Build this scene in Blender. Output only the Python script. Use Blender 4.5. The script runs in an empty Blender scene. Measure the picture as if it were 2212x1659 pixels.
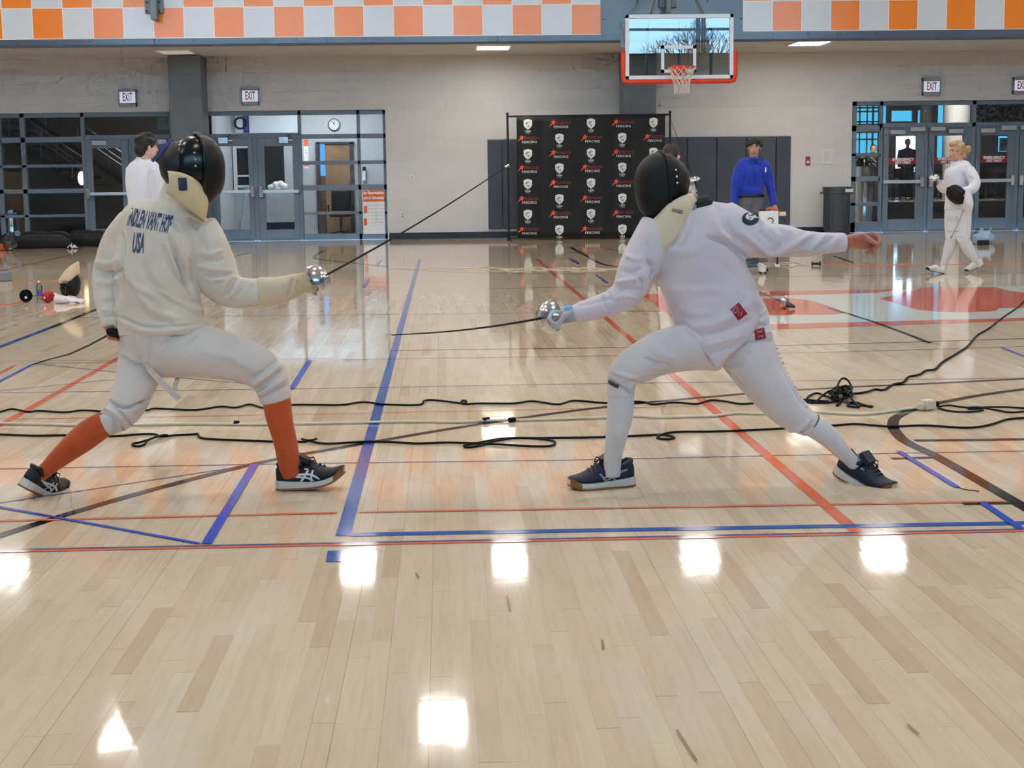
import bpy, bmesh, math, random
import numpy as np
from mathutils import Vector, Matrix, noise
from mathutils.bvhtree import BVHTree

random.seed(7)
V = Vector
sc = bpy.context.scene
COL = sc.collection
PI = math.pi

# ------------------------------------------------------------------ camera model
FPX, CX, CY, HC = 3290.0, 1106.0, 829.5, 1.22
_Yc = V(((956 - CX) / FPX, -(388 - CY) / FPX, -1)).normalized()
_Zc = V((1, .0125, 0)).cross(_Yc).normalized()
_Xc = _Yc.cross(_Zc)
CAM = V((0, 0, HC))


def ray(px, py):
    v = V(((px - CX) / FPX, -(py - CY) / FPX, -1))
    return V((_Xc.dot(v), _Yc.dot(v), _Zc.dot(v)))


def P(px, py, D):            # the point seen at a pixel, on the plane y = D
    d = ray(px, py)
    return CAM + d * (D / d.y)


def F(px, py, z=0.0):        # the point seen at a pixel, on the level z
    d = ray(px, py)
    return CAM + d * ((z - HC) / d.z)


def sx(D):                   # pixels per metre at depth D
    return FPX / (D * abs(_Yc.z))


_M = np.array([list(_Xc), list(_Yc), list(_Zc)])


def proj(co):
    c = (co - np.array(CAM)) @ _M
    return np.stack([CX + FPX * c[:, 0] / -c[:, 2], CY - FPX * c[:, 1] / -c[:, 2]], 1)


# ------------------------------------------------------------------ materials
def lin(c):
    return tuple(((x / 255) / 12.92 if x / 255 <= .04045 else ((x / 255 + .055) / 1.055) ** 2.4) for x in c)


MATS = {}


class NT:
    """tiny node-tree helper"""
    def __init__(s, name):
        s.m = bpy.data.materials.new(name)
        s.m.use_nodes = True
        s.t = s.m.node_tree
        s.t.nodes.clear()
        s.out = s.n('ShaderNodeOutputMaterial')

    def n(s, typ, **kw):
        x = s.t.nodes.new(typ)
        for k, v in kw.items():
            if k.startswith('i_'):
                x.inputs[k[2:].replace('_', ' ')].default_value = v
            else:
                setattr(x, k, v)
        return x

    def l(s, a, b):
        s.t.links.new(a, b)

    def val(s, x, sock):
        if isinstance(x, (int, float)):
            sock.default_value = x
        else:
            s.l(x, sock)

    def math(s, op, a, b=0.0, c=0.0):
        x = s.n('ShaderNodeMath', operation=op)
        s.val(a, x.inputs[0]); s.val(b, x.inputs[1]); s.val(c, x.inputs[2])
        return x.outputs[0]

    def mix(s, fac, a, b, mode='MIX'):
        x = s.n('ShaderNodeMix', data_type='RGBA', blend_type=mode)
        s.val(fac, x.inputs[0])
        for q, i in ((a, 6), (b, 7)):
            if isinstance(q, tuple):
                x.inputs[i].default_value = (*q[:3], 1)
            else:
                s.l(q, x.inputs[i])
        return x.outputs[2]

    def pos(s):
        return s.n('ShaderNodeNewGeometry').outputs['Position']

    def obj(s):
        return s.n('ShaderNodeTexCoord').outputs['Object']

    def noise(s, vec, scale, detail=3, rough=.5):
        x = s.n('ShaderNodeTexNoise')
        x.inputs['Scale'].default_value = scale
        x.inputs['Detail'].default_value = detail
        x.inputs['Roughness'].default_value = rough
        s.l(vec, x.inputs['Vector'])
        return x.outputs['Fac']

    def ramp(s, fac, lo, hi):
        x = s.n('ShaderNodeMapRange')
        s.val(fac, x.inputs[0]); x.inputs[1].default_value = lo; x.inputs[2].default_value = hi
        return x.outputs[0]

    def bump(s, h, strength, dist=.01):
        x = s.n('ShaderNodeBump')
        x.inputs['Strength'].default_value = strength
        x.inputs['Distance'].default_value = dist
        s.l(h, x.inputs['Height'])
        return x.outputs[0]

    def bsdf(s, col, rough=.5, metal=0., spec=.5, normal=None, coat=0., sheen=0.):
        b = s.n('ShaderNodeBsdfPrincipled')
        if isinstance(col, tuple):
            b.inputs['Base Color'].default_value = (*col[:3], 1)
        else:
            s.l(col, b.inputs['Base Color'])
        s.val(rough, b.inputs['Roughness'])
        b.inputs['Metallic'].default_value = metal
        b.inputs['Specular IOR Level'].default_value = spec
        b.inputs['Coat Weight'].default_value = coat
        b.inputs['Sheen Weight'].default_value = sheen
        if normal is not None:
            s.l(normal, b.inputs['Normal'])
        s.l(b.outputs[0], s.out.inputs[0])
        return b


def pm(name, rgb, rough=.5, metal=0., var=.08, scale=6., bump=0., bscale=60., spec=.5, coat=0., rgb2=None, lo=.35, hi=.65, sheen=0.):
    """procedural Principled material: noise-varied colour, optional bump"""
    if name in MATS:
        return MATS[name]
    t = NT(name)
    c = lin(rgb)
    c2 = lin(rgb2) if rgb2 else tuple(x * (1 - var * 2) for x in c)
    p = t.obj()
    col = t.mix(t.ramp(t.noise(p, scale), lo, hi), c, c2)
    nm = t.bump(t.noise(p, bscale, 2), bump, .004) if bump else None
    t.bsdf(col, rough, metal, spec, nm, coat, sheen)
    MATS[name] = t.m
    return t.m


def emit(name, rgb, strength):
    if name in MATS:
        return MATS[name]
    t = NT(name)
    e = t.n('ShaderNodeEmission')
    n = t.noise(t.obj(), 1.5, 1)
    t.l(t.mix(n, lin(rgb), tuple(x * .94 for x in lin(rgb))), e.inputs[0])
    e.inputs[1].default_value = strength
    t.l(e.outputs[0], t.out.inputs[0])
    MATS[name] = t.m
    return t.m


def glass_mat(name, tint=(.86, .92, .93), refl=1.0, ior=1.5, rough=0.0):
    """thin pane: clear with Fresnel reflection"""
    if name in MATS:
        return MATS[name]
    t = NT(name)
    tr = t.n('ShaderNodeBsdfTransparent'); tr.inputs[0].default_value = (*tint, 1)
    gl = t.n('ShaderNodeBsdfGlossy'); gl.inputs['Roughness'].default_value = rough
    nz = t.noise(t.obj(), .8, 1)
    t.l(t.bump(nz, .02, .02), gl.inputs['Normal'])
    fr = t.n('ShaderNodeFresnel'); fr.inputs[0].default_value = ior
    mx = t.n('ShaderNodeMixShader')
    t.l(t.math('MULTIPLY', fr.outputs[0], refl), mx.inputs[0])
    t.l(tr.outputs[0], mx.inputs[1]); t.l(gl.outputs[0], mx.inputs[2])
    t.l(mx.outputs[0], t.out.inputs[0])
    MATS[name] = t.m
    return t.m


# ------------------------------------------------------------------ objects
ORG = {}


def org(o):
    return ORG.get(o.name, V((0, 0, 0))) if o else V((0, 0, 0))


def tag(o, label=None, cat=None, group=None, kind=None):
    if label: o['label'] = label
    if cat: o['category'] = cat
    if group: o['group'] = group
    if kind: o['kind'] = kind
    return o


def thing(name, label, cat, loc, group=None):
    o = bpy.data.objects.new(name, None)
    COL.objects.link(o)
    o.empty_display_size = .1
    o.location = loc
    ORG[o.name] = V(loc)
    return tag(o, label, cat, group)


def mkobj(name, me, mats, parent=None, smooth=None):
    for m in (mats if isinstance(mats, (list, tuple)) else [mats]):
        me.materials.append(m)
    o = bpy.data.objects.new(name, me)
    COL.objects.link(o)
    if parent:
        L = org(parent)
        me.transform(Matrix.Translation(-L))
        o.parent = parent
        ORG[o.name] = L
    if smooth is not None:
        me.shade_smooth()
        if smooth < 180:
            me.set_sharp_from_angle(angle=math.radians(smooth))
    return o


def crom(pts, n):
    """Catmull-Rom through tuples"""
    out = []
    a = [np.array(p, float) for p in pts]
    k = len(a)
    for i in range(k - 1):
        p0, p1, p2, p3 = a[max(i - 1, 0)], a[i], a[i + 1], a[min(i + 2, k - 1)]
        for j in range(n):
            t = j / n
            out.append(.5 * ((2 * p1) + (-p0 + p2) * t + (2 * p0 - 5 * p1 + 4 * p2 - p3) * t * t + (-p0 + 3 * p1 - 3 * p2 + p3) * t ** 3))
    out.append(a[-1])
    return out


class MB:
    def __init__(s):
        s.v, s.f, s.m = [], [], []

    def add(s, vs, fs, mat=0):
        b = len(s.v)
        s.v += [tuple(v) for v in vs]
        s.f += [tuple(i + b for i in f) for f in fs]
        s.m += [mat] * len(fs)
        return s

    def box(s, a, b, mat=0):
        x0, x1 = sorted((a[0], b[0])); y0, y1 = sorted((a[1], b[1])); z0, z1 = sorted((a[2], b[2]))
        vs = [(x0, y0, z0), (x1, y0, z0), (x1, y1, z0), (x0, y1, z0), (x0, y0, z1), (x1, y0, z1), (x1, y1, z1), (x0, y1, z1)]
        return s.add(vs, [(0, 3, 2, 1), (4, 5, 6, 7), (0, 1, 5, 4), (1, 2, 6, 5), (2, 3, 7, 6), (3, 0, 4, 7)], mat)

    def obox(s, c, ax, ay, az, mat=0):
        c = V(c); ax, ay, az = V(ax), V(ay), V(az)
        vs = [c + ax * i + ay * j + az * k for k in (-1, 1) for i, j in ((-1, -1), (1, -1), (1, 1), (-1, 1))]
        return s.add(vs, [(0, 3, 2, 1), (4, 5, 6, 7), (0, 1, 5, 4), (1, 2, 6, 5), (2, 3, 7, 6), (3, 0, 4, 7)], mat)

    def quad(s, a, b, c, d, mat=0):
        return s.add([a, b, c, d], [(0, 1, 2, 3)], mat)

    def rings(s, rs, mat=0, cap=True, closed=False):
        n = len(rs[0])
        vs = [p for r in rs for p in r]
        fs = []
        k = len(rs)
        for i in range(k if closed else k - 1):
            a, b = i * n, ((i + 1) % k) * n
            for j in range(n):
                j2 = (j + 1) % n
                fs.append((a + j, a + j2, b + j2, b + j))
        if cap and not closed:
            fs.append(tuple(range(n))[::-1])
            fs.append(tuple((k - 1) * n + j for j in range(n)))
        return s.add(vs, fs, mat)

    def tube(s, pts, r, n=8, mat=0, closed=False, cap=True, flat=1.0):
        pts = [V(p) for p in pts]
        k = len(pts)
        rr = r if isinstance(r, (list, tuple)) else [r] * k
        up = None
        rs = []
        for i, p in enumerate(pts):
            if closed:
                t = (pts[(i + 1) % k] - pts[i - 1])
            else:
                t = pts[min(i + 1, k - 1)] - pts[max(i - 1, 0)]
            t.normalize()
            if up is None:
                up = V((0, 0, 1)) if abs(t.z) < .9 else V((1, 0, 0))
            a = t.cross(up)
            if a.length < 1e-5:
                a = t.orthogonal()
            a.normalize()
            up = a.cross(t).normalized()
            rs.append([p + a * (rr[i] * math.cos(q)) + up * (rr[i] * flat * math.sin(q)) for q in (2 * PI * j / n for j in range(n))])
        return s.rings(rs, mat, cap, closed)

    def cyl(s, p0, p1, r0, r1=None, n=16, mat=0):
        return s.tube([p0, p1], [r0, r0 if r1 is None else r1], n, mat)

    def lathe(s, prof, o, axis=(0, 0, 1), n=24, mat=0, cap=False):
        """prof: (radius, height) along axis"""
        ax = V(axis).normalized()
        a = ax.orthogonal().normalized(); b = ax.cross(a)
        rs = [[V(o) + ax * h + (a * math.cos(q) + b * math.sin(q)) * max(r, 1e-4) for q in (2 * PI * j / n for j in range(n))] for r, h in prof]
        return s.rings(rs, mat, cap)

    def ell(s, c, r, ax=None, n=16, mat=0):
        c = V(c)
        ax = ax or (V((1, 0, 0)), V((0, 1, 0)), V((0, 0, 1)))
        m = n // 2
        rs = []
        for i in range(1, m):
            th = PI * i / m
            rs.append([c + ax[0] * (r[0] * math.sin(th) * math.cos(q)) + ax[1] * (r[1] * math.sin(th) * math.sin(q)) + ax[2] * (-r[2] * math.cos(th)) for q in (2 * PI * j / n for j in range(n))])
        b = len(s.v)
        s.rings(rs, mat, cap=False)
        k = len(s.v)
        s.v += [tuple(c - ax[2] * r[2]), tuple(c + ax[2] * r[2])]
        for j in range(n):
            j2 = (j + 1) % n
            s.f += [(k, b + j2, b + j), (k + 1, b + (m - 2) * n + j, b + (m - 2) * n + j2)]
            s.m += [mat, mat]
        return s

    def prism(s, poly, M, depth, mat=0):
        """poly: 2d points in M's x/z plane, extruded along M's y"""
        n = len(poly)
        vs = [M @ V((x, 0, z)) for x, z in poly] + [M @ V((x, depth, z)) for x, z in poly]
        fs = [tuple(range(n)), tuple(range(2 * n - 1, n - 1, -1))] + [(i, i + n, (i + 1) % n + n, (i + 1) % n) for i in range(n)]
        return s.add(vs, fs, mat)

    def loft(s, keys, D, seg=5, n=20, mat=0, capk=.5):
        """keys: (px, py, dY, half width px, half depth px) - a limb traced at depth D"""
        k = sx(D)
        K = crom([(x, y, d, w, (e if e else w)) for x, y, d, w, *rest in keys for e in [rest[0] if rest else None]], seg)
        C = [P(q[0], q[1], D + q[2]) for q in K]
        W = [q[3] / k for q in K]; E = [q[4] / k for q in K]
        rs = []
        m = len(C)
        for i in range(m):
            t = (C[min(i + 1, m - 1)] - C[max(i - 1, 0)]).normalized()
            a = t.cross(V((0, 1, 0)))
            if a.length < .2:
                a = V((1, 0, 0))
            a.normalize()
            b = t.cross(a).normalized()
            ring = [C[i] + a * (W[i] * math.cos(q)) + b * (E[i] * math.sin(q)) for q in (2 * PI * j / n for j in range(n))]
            if i == 0 and capk:
                for f_, h in ((.35, .95), (.7, .72), (.9, .4)):
                    rs.append([C[0] + (p - C[0]) * f_ - t * (W[0] * capk * h) for p in ring])
            rs.append(ring)
            if i == m - 1 and capk:
                for f_, h in ((.9, .4), (.7, .72), (.35, .95)):
                    rs.append([C[i] + (p - C[i]) * f_ + t * (W[i] * capk * h) for p in ring])
        return s.rings(rs, mat)

    def mesh(s, name):
        me = bpy.data.meshes.new(name)
        me.from_pydata(s.v, [], s.f)
        if any(s.m):
            me.polygons.foreach_set('material_index', s.m)
        me.validate()
        bm = bmesh.new(); bm.from_mesh(me)
        bmesh.ops.recalc_face_normals(bm, faces=bm.faces)
        bm.to_mesh(me); bm.free()
        return me

    def build(s, name, mats, parent=None, smooth=None, bevel=0.):
        o = mkobj(name, s.mesh(name), mats, parent, smooth)
        if bevel:
            b = o.modifiers.new('Bevel', 'BEVEL'); b.width = bevel; b.segments = 2; b.limit_method = 'ANGLE'
        return o


def organic(name, mb, mats, parent=None, voxel=.007, smooth=4, post=None, strokes=None, D=None, matfn=None):
    """union of closed shapes -> one continuous smooth surface"""
    me = mb.mesh('tmp')
    ob = bpy.data.objects.new('tmp', me)
    COL.objects.link(ob)
    r = ob.modifiers.new('R', 'REMESH'); r.mode = 'VOXEL'; r.voxel_size = voxel
    if smooth:
        q = ob.modifiers.new('S', 'SMOOTH'); q.factor = .5; q.iterations = smooth * 2
    dg = bpy.context.evaluated_depsgraph_get()
    dg.update()
    me2 = bpy.data.meshes.new_from_object(ob.evaluated_get(dg))
    bpy.data.objects.remove(ob); bpy.data.meshes.remove(me)
    me2.name = name
    me2.materials.clear()
    n = len(me2.vertices)
    co = np.empty(n * 3); me2.vertices.foreach_get('co', co); co = co.reshape(-1, 3)
    if strokes or post:
        no = np.empty(n * 3); me2.vertex_normals.foreach_get('vector', no); no = no.reshape(-1, 3)
        if strokes:
            co = sculpt(co, no, strokes, D)
        if post:
            co = post(co, no)
        me2.vertices.foreach_set('co', co.ravel()); me2.update()
    o = mkobj(name, me2, mats, None, 180)
    if matfn:
        cen = np.empty(len(me2.polygons) * 3); me2.polygons.foreach_get('center', cen)
        me2.polygons.foreach_set('material_index', np.asarray(matfn(cen.reshape(-1, 3)), dtype=np.int32))
    if parent:
        L = org(parent)
        me2.transform(Matrix.Translation(-L)); o.parent = parent; ORG[o.name] = L
    return o


def sculpt(co, no, strokes, D):
    """folds and seams: each stroke is a line traced on the cloth, pushed along the normal"""
    pp = proj(co)
    k = sx(D)
    view = co - np.array(CAM)
    face = -(no * view).sum(1) / np.linalg.norm(view, axis=1)
    wgt = np.clip(face * 2.5 + .15, 0, 1)
    out = co.copy()
    for pts, w, amp in strokes:
        if isinstance(pts[0], (int, float)):
            pts = [tuple(pts[i:i + 2]) for i in range(0, len(pts), 2)]
        c = crom(pts, 6) if len(pts) > 2 else [np.array(p, float) for p in pts]
        best = np.full(len(co), 1e9); tt = np.zeros(len(co))
        m = len(c) - 1
        for i in range(m):
            a, b = np.asarray(c[i])[:2], np.asarray(c[i + 1])[:2]
            ab = b - a
            t = np.clip(((pp - a) @ ab) / max(ab @ ab, 1e-9), 0, 1)
            d = np.linalg.norm(pp - a - t[:, None] * ab, axis=1)
            q = d < best
            best[q] = d[q]; tt[q] = (i + t[q]) / m
        taper = np.clip(np.minimum(tt, 1 - tt) * 5 + .25, 0, 1)
        out += no * (np.exp(-(best / w) ** 2) * taper * wgt * amp * 1.45 / k)[:, None]
    return out


def bvh_of(*obs):
    vs, fs = [], []
    for o in obs:
        L = org(o) if o.parent else V((0, 0, 0))
        b = len(vs)
        vs += [v.co + L for v in o.data.vertices]
        fs += [tuple(i + b for i in p.vertices) for p in o.data.polygons]
    return BVHTree.FromPolygons(vs, fs)


FONT_CACHE = {}


def text_mesh(s, size=1.0, bold=0.0, shear=0., spacing=1.0, width=None, sub=0):
    """vertices (x, z) and faces of a line of writing, centred"""
    cu = bpy.data.curves.new('t', 'FONT')
    cu.body = s; cu.size = size; cu.align_x = 'CENTER'; cu.align_y = 'CENTER'
    cu.offset = bold; cu.shear = shear; cu.space_character = spacing
    cu.resolution_u = 3
    ob = bpy.data.objects.new('t', cu); COL.objects.link(ob)
    dg = bpy.context.evaluated_depsgraph_get(); dg.update()
    me = bpy.data.meshes.new_from_object(ob.evaluated_get(dg))
    bpy.data.objects.remove(ob)
    bm = bmesh.new(); bm.from_mesh(me)
    bmesh.ops.triangulate(bm, faces=bm.faces)
    for _ in range(sub):
        bmesh.ops.subdivide_edges(bm, edges=[e for e in bm.edges if e.calc_length() > size * .18], cuts=1)
    bmesh.ops.triangulate(bm, faces=bm.faces)
    bm.verts.ensure_lookup_table()
    vs = [(v.co.x, v.co.y) for v in bm.verts]
    fs = [tuple(v.index for v in f.verts) for f in bm.faces]
    bm.free(); bpy.data.meshes.remove(me)
    if width:
        w = max(x for x, _ in vs) - min(x for x, _ in vs)
        vs = [(x * width / w, y) for x, y in vs]
    return vs, fs


def put_text(mb, s, M, size, mat=0, **kw):
    """writing laid flat: M's x is the reading direction, z its up"""
    vs, fs = text_mesh(s, size, **kw)
    mb.add([M @ V((x, 0, y)) for x, y in vs], fs, mat)


def frame(o, x=(1, 0, 0), z=(0, 0, 1)):
    x = V(x).normalized(); z = V(z); y = z.cross(x).normalized(); z = x.cross(y)
    return Matrix(((x.x, y.x, z.x, o[0]), (x.y, y.y, z.y, o[1]), (x.z, y.z, z.z, o[2]), (0, 0, 0, 1)))
# ------------------------------------------------------------------ the setting
YW, YP, YB = 32.0, 29.0, 26.4            # end wall, running-track parapet, backboard
ZS = 3.75                                # underside of the track
XL, XR, YBACK, ZC = -17.0, 19.0, -10.0, 9.4


def struct(name, mb, mats, smooth=None, bevel=0., parent=None):
    o = mb.build(name, mats, parent, smooth, bevel)
    if parent is None:
        o['kind'] = 'structure'
    return o


def pxr(x0, y0, x1, y1, Y):
    """pixel rectangle on the plane y=Y -> X0, X1, Z0, Z1"""
    ym, xm = (y0 + y1) / 2, (x0 + x1) / 2
    return P(x0, ym, Y).x, P(x1, ym, Y).x, P(xm, y1, Y).z, P(xm, y0, Y).z


def pbox(mb, x0, y0, x1, y1, Ya, Yb, mat=0, z0=None, z1=None):
    X0, X1, Z0, Z1 = pxr(x0, y0, x1, y1, Ya)
    return mb.box((X0, Ya, Z0 if z0 is None else z0), (X1, Yb, Z1 if z1 is None else z1), mat)


# floor: maple strips running towards the far wall
def floor_mat():
    t = NT('maple_boards')
    sp = t.n('ShaderNodeSeparateXYZ'); t.l(t.pos(), sp.inputs[0])
    x, y = sp.outputs[0], sp.outputs[1]
    u = t.math('DIVIDE', x, .0535)
    row = t.math('FLOOR', u)
    fx = t.math('SUBTRACT', u, row)

    def wn(vx, vy, k):
        w = t.n('ShaderNodeTexWhiteNoise', noise_dimensions='3D')
        c = t.n('ShaderNodeCombineXYZ'); t.val(vx, c.inputs[0]); t.val(vy, c.inputs[1]); c.inputs[2].default_value = k
        t.l(c.outputs[0], w.inputs['Vector'])
        return w.outputs['Value']
    r1, r2, r3 = wn(row, 0., 1.), wn(row, 0., 2.), wn(row, 0., 3.)
    L = t.math('MULTIPLY_ADD', r2, .75, .42)
    v = t.math('ADD', t.math('DIVIDE', y, L), t.math('MULTIPLY', r1, 9.))
    iy = t.math('FLOOR', v)
    fy = t.math('SUBTRACT', v, iy)
    b1, b2 = wn(row, iy, 4.), wn(row, iy, 5.)
    # wood
    mp = t.n('ShaderNodeMapping'); mp.inputs['Scale'].default_value = (1, .06, 1)
    t.l(t.pos(), mp.inputs[0])
    grain = t.noise(mp.outputs[0], 55, 5, .6)
    cloud = t.noise(t.pos(), 2.3, 3)
    base = t.mix(b1, lin((224, 206, 182)), lin((215, 194, 167)))
    base = t.mix(t.math('MULTIPLY', t.ramp(b2, .86, 1.0), .45), base, lin((190, 158, 122)))
    base = t.mix(t.math('MULTIPLY', t.ramp(grain, .45, .8), .28), base, lin((170, 142, 110)))
    base = t.mix(t.math('MULTIPLY', t.ramp(cloud, .5, .8), .15), base, lin((176, 152, 124)))
    # dark mineral streaks
    mp2 = t.n('ShaderNodeMapping'); mp2.inputs['Scale'].default_value = (5.5, .9, 1); t.l(t.pos(), mp2.inputs[0])
    st = t.ramp(t.noise(mp2.outputs[0], 1.4, 2), .74, .82)
    base = t.mix(t.math('MULTIPLY', st, .3), base, lin((146, 112, 78)))
    # seams: some boards gape, some are tight
    edge = t.math('LESS_THAN', fx, .03)
    sd = t.math('MULTIPLY_ADD', t.ramp(r3, .55, 1.), .5, .10)
    jd = t.math('MULTIPLY', t.math('LESS_THAN', t.math('MULTIPLY', fy, L), .0035), t.math('MULTIPLY', b1, .5))
    gap = t.math('MAXIMUM', t.math('MULTIPLY', edge, sd), jd)
    base = t.mix(gap, base, lin((92, 64, 42)))
    # slight cupping of each strip and waviness of the finish
    mp3 = t.n('ShaderNodeMapping'); mp3.inputs['Scale'].default_value = (.5, 1, 1); t.l(t.pos(), mp3.inputs[0])
    wav = t.math('SUBTRACT', t.noise(mp3.outputs[0], 30, 2), .5)
    wv2 = t.math('SUBTRACT', t.noise(t.pos(), 4, 2), .5)
    b3, b4 = wn(row, iy, 6.), wn(row, iy, 7.)
    nx = t.math('ADD', t.math('MULTIPLY', t.math('SUBTRACT', b3, .5), .002), t.math('MULTIPLY', t.math('SUBTRACT', fx, .5), .003))
    ny = t.math('ADD', t.math('MULTIPLY', t.math('SUBTRACT', b4, .5), .001), t.math('ADD', t.math('MULTIPLY', wav, .008), t.math('MULTIPLY', wv2, .008)))
    cn = t.n('ShaderNodeCombineXYZ'); t.l(nx, cn.inputs[0]); t.l(ny, cn.inputs[1]); cn.inputs[2].default_value = 1
    nv = t.n('ShaderNodeVectorMath', operation='NORMALIZE'); t.l(cn.outputs[0], nv.inputs[0])
    nm = nv.outputs[0]
    rg = t.math('MULTIPLY_ADD', t.noise(t.pos(), 3.0, 2), .04, .035)
    t.bsdf(base, rg, 0, .32, nm)
    return t.m


FLOOR = floor_mat()
floor = struct('floor', MB().box((XL, YBACK, -.1), (XR, YW, 0)), FLOOR)


def cmu(name, rgb, bump=.35):
    t = NT(name)
    sp = t.n('ShaderNodeSeparateXYZ'); t.l(t.pos(), sp.inputs[0])
    c = t.n('ShaderNodeCombineXYZ')
    t.l(t.math('ADD', sp.outputs[0], sp.outputs[1]), c.inputs[0]); t.l(sp.outputs[2], c.inputs[1])
    b = t.n('ShaderNodeTexBrick')
    b.inputs['Scale'].default_value = 1; b.inputs['Brick Width'].default_value = .406; b.inputs['Row Height'].default_value = .203
    b.inputs['Mortar Size'].default_value = .006; b.inputs['Mortar Smooth'].default_value = .4
    k = lin(rgb)
    b.inputs['Color1'].default_value = (*k, 1); b.inputs['Color2'].default_value = (*[q * .96 for q in k], 1)
    b.inputs['Mortar'].default_value = (*[q * .93 for q in k], 1)
    t.l(c.outputs[0], b.inputs['Vector'])
    h = t.math('ADD', t.math('MULTIPLY', b.outputs['Fac'], -1.), t.math('MULTIPLY', t.noise(t.pos(), 60, 2), .25))
    t.bsdf(b.outputs['Color'], .45, 0, .4, t.bump(h, bump, .006))
    return t.m


WALL = cmu('painted_block', (206, 206, 208), .18)
GREY = pm('steel_grey_paint', (110, 126, 142), .42, var=.05, scale=2)
PILLAR = pm('pillar_paint', (112, 120, 129), .5, var=.05, scale=2)
SOFF = pm('soffit_paint', (205, 199, 190), .6, var=.04, scale=1.5)
DARK = pm('black_rubber', (22, 24, 29), .45, var=.1)
NAVY = pm('base_vinyl', (27, 31, 45), .35, var=.1)

zA, zB_, zCtop = P(100, 243, YW).z, P(800, 238, YW).z, P(1950, 218, YW).z
zAB = (zA + zB_) / 2
xA0, xB1 = -12.0, P(835, 380, YW).x
xC0, xC1 = P(1839, 360, YW).x, 15.2
TH = .25
w = MB()
w.box((XL, YW, 0), (xA0, YW + TH, ZS))
w.box((xA0, YW, zAB), (xB1, YW + TH, ZS))
w.box((xB1, YW, 0), (xC0, YW + TH, ZS))
w.box((xC0, YW, zCtop), (xC1, YW + TH, ZS))
w.box((xC1, YW, 0), (XR, YW + TH, ZS))
struct('wall_end', w, WALL)
# upper wall, track slab, side and back walls, ceiling
struct('wall_upper', MB().box((XL, 41.5, ZS), (XR, 41.8, ZC)), WALL)
struct('wall_left', MB().box((XL - .3, YBACK, 0), (XL, 41.8, ZC)), WALL)
struct('wall_right', MB().box((XR, YBACK, 0), (XR + .3, 41.8, ZC)), WALL)
struct('ceiling_track_soffit', MB().box((XL, YP + .12, ZS), (XR, 41.5, ZS + .3)), SOFF)
CEIL = pm('ceiling_white', (214, 210, 203), .7, var=.03, scale=.6)
struct('ceiling', MB().box((XL, YBACK - .3, ZC), (XR, 41.8, ZC + .2)), CEIL)
# back wall behind the viewer with its band of high windows
wz0, wz1 = 6.1, 9.0
wb = MB()
wb.box((XL, YBACK - .3, 0), (XR, YBACK, wz0)); wb.box((XL, YBACK - .3, wz1), (XR, YBACK, ZC))
wb.box((XL, YBACK - .3, wz0), (-15, YBACK, wz1)); wb.box((17, YBACK - .3, wz0), (XR, YBACK, wz1))
struct('wall_back', wb, WALL)
fr = MB()
x = -15.0
while x <= 17.01:
    for d in ((-.05, .05) if round((x + 15) / 3.2) % 2 else (-.16, -.06, .06, .16)):
        fr.box((x + d - .04, YBACK - .2, wz0), (x + d + .04, YBACK - .08, wz1))
    x += 3.2
for z in (wz0 + .05, wz0 + 1.05, wz1 - .75, wz1 - .05):
    fr.box((-15, YBACK - .21, z - .05), (17, YBACK - .07, z + .05))
win0 = struct('window_1', fr, GREY)
GLASS = glass_mat('window_pane')
MB().box((-15, YBACK - .15, wz0), (17, YBACK - .14, wz1)).build('pane', GLASS, win0)


# parapet of the running track: orange and white squares with grey trim
def checker():
    t = NT('checker_paint')
    sp = t.n('ShaderNodeSeparateXYZ'); t.l(t.pos(), sp.inputs[0])
    X, Z = sp.outputs[0], sp.outputs[2]
    z0 = 3.87
    lx = P(69.5, 50, YP).x
    rx = P(1605, 35, YP).x
    s = (P(1297, 40, YP).x - lx) / 19
    right = t.math('GREATER_THAN', X, 4.3)
    xo = t.math('ADD', t.math('MULTIPLY', right, rx - lx), lx)
    zz = t.math('ADD', z0, t.math('MULTIPLY', right, .035))
    u = t.math('DIVIDE', t.math('SUBTRACT', X, xo), s)
    v = t.math('DIVIDE', t.math('SUBTRACT', Z, zz), s)
    iu, iv = t.math('FLOOR', u), t.math('FLOOR', v)
    par = t.math('MODULO', t.math('ADD', t.math('ADD', t.math('ADD', iu, iv), right), 101), 2.)
    fu, fv = t.math('SUBTRACT', u, iu), t.math('SUBTRACT', v, iv)
    ln = t.math('MAXIMUM', t.math('LESS_THAN', fu, .022), t.math('LESS_THAN', fv, .022))
    nz = t.noise(t.pos(), 5, 4)
    org_ = t.mix(t.math('MULTIPLY', nz, .5), lin((243, 139, 32)), lin((234, 126, 40)))
    wh = t.mix(nz, lin((214, 221, 230)), lin((205, 213, 224)))
    col = t.mix(par, wh, org_)
    col = t.mix(ln, col, lin((236, 240, 244)))
    grey = t.math('LESS_THAN', v, -.001)
    gp = t.math('MULTIPLY', t.math('GREATER_THAN', X, P(1297, 40, YP).x), t.math('LESS_THAN', X, rx))
    col = t.mix(t.math('MAXIMUM', grey, gp), col, lin((84, 97, 116)))
    t.bsdf(col, .16, 0, .5, t.bump(t.noise(t.pos(), 16, 3), .10, .012))
    return t.m


struct('wall_parapet', MB().box((XL, YP, ZS), (XR, YP + .12, 4.98)), checker())
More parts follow.
